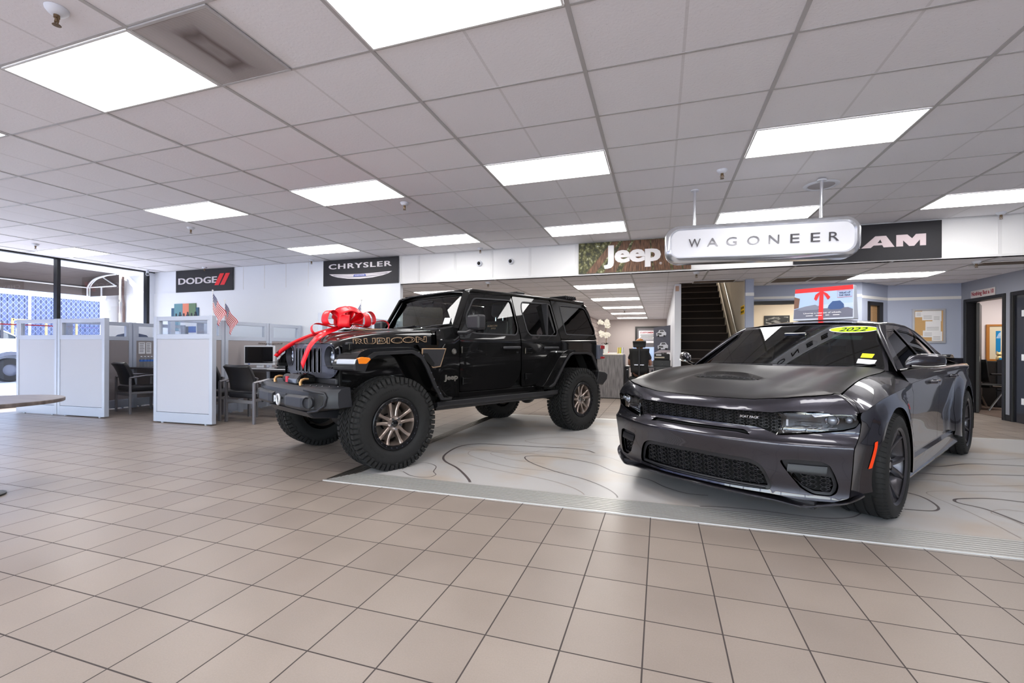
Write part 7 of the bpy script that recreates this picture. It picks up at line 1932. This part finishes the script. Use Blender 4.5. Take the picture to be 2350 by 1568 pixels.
MB().box(-.01, .01, -.136, -.13, .06, .08).build('knob', m_chrome, pr)
sc_ = empty('office_screen', (-.39, 11.62, .75)); tag(sc_, 'pale blue computer screen in front of the seated clerk', 'monitor')
MB().box(-.25, .25, 0, .03, .12, .46).build('screen', M('lit_screen', srgb(150, 170, 205), .3, emit=srgb(170, 190, 225), es=.6), sc_, bevel=.004)
b = MB(); b.box(-.1, .1, -.05, .1, 0, .01); b.box(-.03, .03, .03, .05, .0, .2); b.build('stand', m_gplas, sc_)
# truck posters
tp = empty('truck_poster', (.045, 12.0, 0)); tag(tp, 'dark poster of two white pickup trucks right of the clerk', 'poster')
MB().prism([(-.20, 1.06), (.20, 1.09), (.20, 1.76), (-.20, 1.70)], lambda u, v: (u, 0, v), (0, .015, 0)).build('board', M('poster_slate', srgb(72, 72, 84), .5), tp)
MB().prism([(-.20, 1.06), (.20, 1.08), (.20, 1.13), (-.05, 1.14)], lambda u, v: (u, -.002, v), (0, .002, 0)).build('road_print', M('poster_pink_grey', srgb(170, 158, 160), .5), tp)
b = MB(); b.box(-.02, .02, 0.02, .06, 0, 1.7); b.box(-.18, .18, -.02, .14, 0, .02); b.build('stand', m_base, tp)
for (cx_, cz, s_) in ((-.01, 1.555, 1.), (.03, 1.235, 1.05)):
    q = MB().prism([(a*s_+cx_, c*s_+cz) for a, c in [(-.12, -.06), (-.125, .01), (-.08, .03), (-.055, .085), (.05, .09), (.085, .04), (.11, .02), (.11, -.04), (.06, -.07), (-.06, -.08)]], lambda u, v: (u, -.004, v), (0, .003, 0)).build('truck_print', M('truck_white', srgb(196, 196, 202), .5), tp)
    MB().prism([(a*s_+cx_, c*s_+cz) for a, c in [(-.045, .035), (-.035, .075), (.04, .078), (.06, .04)]], lambda u, v: (u, -.006, v), (0, .002, 0)).build('window_print', m_desk, q)
    MB().prism([(a*s_+cx_, c*s_+cz) for a, c in [(-.105, -.03), (-.10, .01), (.0, .005), (.0, -.04)]], lambda u, v: (u, -.006, v), (0, .002, 0)).build('grille_print', m_desk, q)
    for xx in (-.075, .065): MB().cyl((cx_+xx*s_, -.007, cz-.065*s_), (cx_+xx*s_, -.004, cz-.065*s_), .024*s_, n=14).build('wheel_print', m_ink, q)
# customers sign on the far door
d6 = struct(MB().box(-1.02, .24, 20.24, 20.3, 0, 2.13).build('door_6', m_blackw)); MB().box(-.93, .15, 20.225, 20.24, 0, 2.05).build('leaf', M('grey_door', srgb(104, 100, 104), .5), d6)
cu = empty('notice_sign', (-.865, 20.2, 1.42)); tag(cu, 'white notice with red CUSTOMERS heading on the far grey door', 'sign')
MB().box(0, .72, 0, .015, 0, .53).build('sheet', M('paper', None), cu)
text('lettering', 'CUSTOMERS', M('dark_red_ink', None), cu, (.05, -.002, .41), (1, 0, 0), (0, 0, 1), w=.60, h=.07, ext=.002, bold=.04)
for k in range(5): MB().box(.06+.02*(k % 2), .64-.03*(k % 3), -.002, 0, .10+k*.058, .125+k*.058).build('print_line', m_ink, cu)
# clerk and her chair
oc2 = empty('mesh_office_chair', (-.45, 10.78, 0)); tag(oc2, 'black mesh office chair with headrest the clerk sits in', 'chair')
m_mesh = M('black_mesh', srgb(14, 14, 15), .8)
def bowed(z0_, z1_, w0, w1, y, name, n=8):
    rows = [[(x*lerp(w0, w1, i/n)/2, y-.05*(1-x*x)+.03*sin(pi*i/n), lerp(z0_, z1_, i/n)) for x in (-1, -.6, -.2, .2, .6, 1)] for i in range(n+1)]
    b = MB(); b.grid(rows); return b.build(name, m_mesh, oc2, smooth=180, solid=.025)
bowed(.62, 1.17, .36, .44, -.02, 'backrest'); bowed(1.20, 1.34, .26, .29, .02, 'headrest')
MB().bx((0, .23, .47), (.48, .46, .08)).build('seat', m_mesh, oc2, bevel=.03); MB().bx((0, -.075, .80), (.22, .02, .022)).build('lumbar_bar', m_chrome, oc2, bevel=.004)
b = MB(); b.tube([(0, -.06, .45), (0, -.10, .7), (0, -.08, 1.2)], .022, 8); b.build('spine', m_gplas, oc2, smooth=50)
for s in (1, -1): MB().tube([(s*.24, .2, .45), (s*.28, .16, .52), (s*.28, .16, .66), (s*.28, .30, .67)], .018, 8).build('armrest', m_gplas, oc2, smooth=50)
MB().cyl((0, .2, .1), (0, .2, .45), .03).build('gas_column', m_gplas, oc2, smooth=40)
for k in range(5):
    a = 2*pi*k/5; lg = MB().tube([(0, .2, .11), (.28*cos(a), .2+.28*sin(a), .08)], [.025, .016], 8).build('leg', m_steel, oc2, smooth=40); MB().ball((.28*cos(a), .2+.28*sin(a), .03), .03, 10, 8).build('castor', m_gplas, lg, smooth=True)
def skin_body(name, nodes_, edges_, mat, root=0, sub=1):
    me = bpy.data.meshes.new(name); me.from_pydata([n[0] for n in nodes_], edges_, []); me.materials.append(mat)
    o = bpy.data.objects.new(name, me); COL.objects.link(o)
    md = o.modifiers.new('skin', 'SKIN'); md.use_smooth_shade = True
    for v, n in zip(me.skin_vertices[0].data, nodes_):
        r = n[1]; v.radius = (r, r) if isinstance(r, float) else r
    me.skin_vertices[0].data[root].use_root = True
    sd = o.modifiers.new('sub', 'SUBSURF'); sd.levels = sub; sd.render_levels = sub+1
    return o
m_skin = M('skin', srgb(190, 140, 118), .55); m_top = M('dark_grey_top', srgb(38, 36, 40), .8); m_hair = M('copper_blond_hair', srgb(166, 106, 44), .6); add_bump(m_hair, 60, .5, .004, stretch=(1, 1, .15))
X0, Y0 = -.45, 10.98
nd = [((0, 0, .56), .14), ((0, -.01, .72), (.145, .10)), ((0, -.02, .90), (.15, .10)), ((0, -.01, 1.05), (.12, .085)), ((0, 0, 1.135), .052), ((0, .01, 1.19), .05), ((0, .02, 1.26), (.078, .09)), ((0, .02, 1.34), (.07, .085))]
ed = [(0, 1), (1, 2), (2, 3), (3, 4), (4, 5), (5, 6), (6, 7)]
for s in (1, -1):
    k = len(nd)
    nd += [((s*.17, 0, 1.04), .055), ((s*.225, .05, .90), .045), ((s*.235, .12, .79), .038), ((s*.20, .30, .80), .030), ((s*.18, .38, .80), (.026, .018)), ((s*.175, .42, .80), (.030, .014))]
    ed += [(3, k), (k, k+1), (k+1, k+2), (k+2, k+3), (k+3, k+4), (k+4, k+5)]
    for j, dx in enumerate((-.024, -.008, .008, .023)):
        m_ = len(nd); nd += [((s*.175+dx, .455, .800), .008), ((s*.175+dx, .482-(.008 if j in (0, 3) else 0), .792), .007)]; ed += [(k+5, m_), (m_, m_+1)]
    m_ = len(nd); nd += [((s*.175-s*.034, .425, .796), .0085), ((s*.175-s*.046, .445, .790), .0075)]; ed += [(k+4, m_), (m_, m_+1)]
    m_ = len(nd); nd += [((s*.10, .12, .57), .085), ((s*.12, .42, .56), .065), ((s*.12, .46, .30), .05), ((s*.12, .44, .10), .038), ((s*.12, .52, .06), .035)]; ed += [(0, m_), (m_, m_+1), (m_+1, m_+2), (m_+2, m_+3), (m_+3, m_+4)]
clerk = skin_body('person', nd, ed, m_skin); clerk.location = (X0, Y0, 0)
tag(clerk, 'seated person with copper blond hair seen from behind at the desk', 'person')
# face details and clothing
h_ = MB(); rows = []
for i in range(9):
    ph_ = i/8; z = lerp(1.41, 1.17, ph_); r = [.03, .075, .10, .108, .108, .104, .098, .088, .07][i]
    rows.append([(r*cos(a)*.92, .005+r*.98*sin(a)*(1 if sin(a) < 0 else .35 if i > 2 else .9), z) for a in [2*pi*j/20 for j in range(20)]])
h_.grid(rows, closed_v=True); h_.add(rows[0], [tuple(range(20))]); o = h_.build('hair', m_hair, clerk, smooth=60)
b = MB(); b.prism([(.11, 1.25), (.135, 1.265), (.11, 1.29)], lambda u, v: (-.01, u, v), (.02, 0, 0)); b.build('nose', m_skin, clerk, bevel=.004)
for s in (1, -1):
    MB().ball((s*.03, .103, 1.30), (.012, .006, .008), 8, 6).build('eye', m_ink, clerk, smooth=True); MB().ball((s*.084, .02, 1.28), (.008, .018, .028), 8, 6).build('ear', m_skin, clerk, smooth=True)
MB().ball((0, .108, 1.225), (.024, .006, .006), 8, 6).build('mouth', M('lips', srgb(170, 90, 86), .5), clerk, smooth=True)
nt_ = [((0, 0, .54), .155), ((0, -.01, .72), (.165, .125)), ((0, -.02, .90), (.17, .125)), ((0, -.01, 1.05), (.14, .10)), ((0, 0, 1.10), .075)]
et_ = [(0, 1), (1, 2), (2, 3), (3, 4)]
for s in (1, -1): k = len(nt_); nt_ += [((s*.175, 0, 1.04), .070), ((s*.228, .05, .91), .060)]; et_ += [(3, k), (k, k+1)]
tp_ = skin_body('shirt', nt_, et_, m_top); tp_.parent = clerk
nl_ = [((0, 0, .56), .15)]; el_ = []
for s in (1, -1): k = len(nl_); nl_ += [((s*.10, .12, .57), .095), ((s*.12, .42, .56), .075), ((s*.12, .46, .30), .06), ((s*.12, .44, .12), .05)]; el_ += [(0, k), (k, k+1), (k+1, k+2), (k+2, k+3)]
tr_ = skin_body('trousers', nl_, el_, m_ink); tr_.parent = clerk
# ================================================================== RIGHT SIDE
m_cork = M('cork', srgb(196, 158, 108), .9); add_bump(m_cork, 300, .5, .002)
pn = empty('pinboard', (4.94, 10.878, 1.32)); tag(pn, 'silver-framed cork board covered in white sheets on the blue-grey wall', 'pinboard')
MB().box(-.24, .24, -.012, 0, 0, .62).build('cork', m_cork, pn)
b = MB(); b.box(-.26, .26, -.03, 0, -.02, .015); b.box(-.26, .26, -.03, 0, .605, .64); b.box(-.26, -.225, -.03, 0, .015, .605); b.box(.225, .26, -.03, 0, .015, .605); b.build('frame', M('satin_aluminium', srgb(196, 198, 206), .35, .6), pn)
for qi, (x0, x1, z0_, z1_) in enumerate([(-.21, -.09, .48, .59), (-.10, .08, .42, .60), (.06, .20, .40, .60), (-.05, .19, .20, .40), (-.09, .10, .09, .22), (.05, .21, .02, .20), (-.20, -.10, .04, .12)]):
    yq = -.013-.0015*qi; q = MB().box(x0, x1, yq-.0008, yq, z0_, z1_).build('sheet', M('paper', None), pn)
    for k in range(3): MB().box(x0+.02, x1-.03, yq-.0013, yq-.0008, z0_+.03+k*.025, z0_+.036+k*.025).build('print_line', M('grey_print_line', None), q)
# cream room painting, dark
a0 = ony(1754, 725, 12.58); a1 = ony(1812, 755, 12.58)
dp = empty('dark_painting', ((a0.x+a1.x)/2, 12.6, 1.55)); tag(dp, 'dark painting with pale smoky shapes in the cream room', 'painting')
wd2 = (a1.x-a0.x)/2; MB().box(-wd2, wd2, -.03, 0, -.25, a0.z-1.55).build('frame', m_blackw, dp); 
m_smoke = M('smoky_print', (.02, .02, .02), .5); add_var(m_smoke, srgb(20, 18, 16), srgb(190, 186, 178), 5, 6, (1, 1, 2.5), .5, .72)
MB().box(-wd2+.03, wd2-.03, -.035, -.03, -.22, a0.z-1.58).build('canvas', m_smoke, dp)
# office behind the open doorway
a0 = ony(2263, 745, 12.38); a1 = ony(2318, 829, 12.38)
sp_ = empty('sea_painting', ((a0.x+a1.x)/2, 12.39, a1.z)); tag(sp_, 'wood-framed blue sea painting inside the office', 'painting'); w2_ = (a1.x-a0.x)/2; h2_ = a0.z-a1.z
b = MB(); b.box(-w2_, w2_, -.03, 0, 0, .04); b.box(-w2_, w2_, -.03, 0, h2_-.04, h2_); b.box(-w2_, -w2_+.05, -.03, 0, .04, h2_-.04); b.box(w2_-.05, w2_, -.03, 0, .04, h2_-.04); b.build('frame', M('orange_wood', srgb(176, 112, 40), .45), sp_)
MB().box(-w2_+.04, w2_-.04, -.015, 0, .03, h2_-.03).build('mat_board', M('cream_mat', srgb(222, 206, 176), .7), sp_)
MB().box(-w2_+.16, w2_-.16, -.02, -.015, .14, h2_-.14).build('sea', M('sea_blue', srgb(10, 130, 190), .4), sp_)
m_hill = M('hill_blue', srgb(100, 160, 210), .5); add_var(m_hill, srgb(60, 130, 190), srgb(200, 222, 240), 8, 5)
MB().prism([(-w2_+.16, h2_*.62), (w2_-.16, h2_*.62), (w2_-.16, h2_-.16), (0, h2_-.2), (-w2_+.16, h2_-.3)], lambda u, v: (u, -.022, v), (0, .002, 0)).build('sky_and_hills', m_hill, sp_)
ca = ony(2275, 830, 11.9)
cb2 = empty('black_cabinet', (ca.x+.22, 11.98, 0)); tag(cb2, 'tall black cabinet in the office below the sea painting', 'cabinet')
MB().box(-.22, .35, -.2, .2, 0, ca.z).build('body', m_int, cb2, bevel=.008)
for k in range(3): q = MB().box(-.20, .33, -.215, -.2, .04+k*.32, .33+k*.32).build('drawer', m_gplas, cb2, bevel=.004); MB().box(.02, .12, -.225, -.215, .20+k*.32, .22+k*.32).build('handle', m_steel, q)
cf = empty('cat_figurine', (ca.x+.10, 11.86, ca.z+.002)); tag(cf, 'small cream and gold figurine with pointed ears on the black cabinet', 'figurine')
b = MB(); b.ball((0, 0, .06), (.05, .04, .06)); b.ball((0, 0, .15), (.045, .04, .04)); b.add([(-.04, 0, .17), (-.01, 0, .185), (-.035, 0, .215)], [(0, 1, 2)]); b.prism([(-.042, .17), (-.012, .185), (-.034, .215)], lambda u, v: (u, -.01, v), (0, .02, 0)); b.prism([(.042, .17), (.012, .185), (.034, .215)], lambda u, v: (u, -.01, v), (0, .02, 0)); b.tube([(.045, -.02, .08), (.065, -.03, .13), (.06, -.03, .18)], .014, 8)
b.build('body', M('cream_gold', srgb(226, 200, 140), .3, .2), cf, smooth=60); MB().ball((0, -.04, .05), (.025, .01, .03), 10, 8).build('emblem', M('sea_blue', None), cf, smooth=True)
gd = MB().cyl((ca.x+.24, 11.88, ca.z+.06), (ca.x+.24, 11.90, ca.z+.06), .06, n=20).build('wooden_disc', M('dark_wood', srgb(70, 48, 30), .5), None, smooth=40); tag(gd, 'round dark wooden disc beside the cat figurine', 'ornament')
oc3 = empty('office_visitor_chair', (6.20, 11.50, 0), radians(20)); tag(oc3, 'black mesh chair with slanted silver legs in the office doorway', 'chair')
MB().bx((0, 0, .46), (.48, .46, .06)).build('seat', m_mesh, oc3, bevel=.02)
rows = [[(-.24-.06*((z-.55)/.45)-.03*(1-(y/.22)**2), y, z) for y in (-.22, -.11, 0, .11, .22)] for z in (.55, .65, .78, .9, .98)]
b = MB(); b.grid(rows); b.build('backrest', m_mesh, oc3, smooth=180, solid=.03)
for s in (1, -1):
    b = MB(); b.tube([(-.20, s*.24, .47), (.0, s*.25, .46), (.26, s*.26, 0)], .016, 8); b.build('leg', m_steel, oc3, smooth=40)
    b = MB(); b.tube([(.10, s*.24, .46), (-.28, s*.25, 0)], .016, 8); b.build('leg', m_steel, oc3, smooth=40)
    MB().tube([(-.24, s*.25, .70), (.16, s*.26, .69)], .018, 8).build('armrest', m_gplas, oc3, smooth=40)
# roof sign on the sedan
ct = empty('car_roof_sign', (0, 0, 0)); p = Vector((.715-.548*-1.62, 4.271-.836*-1.62, 1.4715)); ct.location = p; ct.rotation_euler = (0, 0, 4.132); ct.scale = (1, .82, 1); ct.location = p+Vector((.836, -.548, 0))*.06
tag(ct, 'printed gift-wrapped roof sign standing on the grey sedan roof', 'car topper')
b = MB(); 
def face(y, z): return Vector((.075-.10*z, y, z))
b.add([(.08, -.335, 0), (.08, .335, 0), (.045, .325, .345), (.045, -.325, .345), (-.08, -.335, 0), (-.08, .335, 0), (-.045, .325, .345), (-.045, -.325, .345)], [(0, 1, 2, 3), (4, 7, 6, 5), (0, 4, 5, 1), (3, 2, 6, 7), (1, 5, 6, 2), (0, 3, 7, 4)])
b.build('shell', M('topper_white', srgb(216, 222, 236), .3), ct, bevel=.008)
FF = lambda d: (lambda u, v: (.0815-.1015*v+d, u, v))
def tf(P, name, m, d=.0, par=ct): b = MB(); b.prism(P, FF(d), (.0015, 0, 0)); return b.build(name, m, par)
m_rd = M('ribbon_red_print', srgb(234, 36, 40), .4)
tf([(-.325, .02), (.325, .02), (.322, .30), (-.322, .30)], 'sky_print', M('pale_sky_print', srgb(176, 200, 232), .35))
tf([(-.325, .02), (.325, .02), (.325, .10), (.20, .15), (-.2, .15), (-.325, .12)], 'road_print', M('road_grey_print', srgb(110, 112, 130), .35), .0015)
tf([(-.1, .12), (.325, .12), (.325, .165), (.0, .16)], 'snow_print', M('snow_print', srgb(196, 212, 236), .35), .002)
tf([(-.325, .13), (-.27, .14), (-.26, .24), (-.325, .26)], 'house_print', M('wood_house_print', srgb(120, 84, 66), .4), .003)
tf([(-.29, .12), (-.20, .15), (-.08, .165), (-.03, .14), (-.05, .11), (-.24, .105)], 'silver_car_print', M('silver_print2', srgb(130, 134, 152), .3), .0035)
tf([(.06, .12), (.07, .15), (.11, .19), (.19, .192), (.23, .155), (.235, .12), (.20, .105), (.09, .105)], 'blue_car_print', M('blue_car_print', srgb(56, 88, 140), .3), .0035)
tf([(-.322, .30), (.322, .30), (.318, .345), (-.318, .345)], 'ribbon_band', m_rd, .002)
tf([(-.04, .0), (.015, .0), (.008, .31), (-.034, .31)], 'ribbon_vertical', m_rd, .0045)
tf([(-.014, .31), (-.08, .27), (-.095, .225), (-.068, .205), (-.045, .25)], 'ribbon_tail', m_rd, .006); tf([(-.014, .31), (.05, .275), (.085, .235), (.06, .21), (.03, .25)], 'ribbon_tail', m_rd, .006)
for (s_, y, z, w, h, m) in (('WRAP UP', .175, .262, .12, .018, M('navy_ink', srgb(60, 64, 110), .5)), ('THE YEAR', .175, .236, .12, .018, M('navy_ink', None)), ('Unwrap a new set of wheels.', -.21, .062, .42, .022, M('paper', None))):
    text('lettering', s_, m, ct, FF(.007)(y, z), (0, 1, 0), (-.1015, 0, 1), w=w, h=h, ext=.001, bold=.02)
for (y0_, y1_) in ((-.18, -.10), (-.07, .0), (.04, .08), (.12, .19)): tf([(y0_, .044), (y1_, .044), (y1_, .052), (y0_, .052)], 'small_print', M('paper', None), .007)
b = MB(); b.tube([FF(.006)(y, z) for y, z in [(.16, .225), (.31, .225), (.31, .292), (.16, .292)]], .0015, 4, closed=True); b.build('print_border', m_rd, ct)
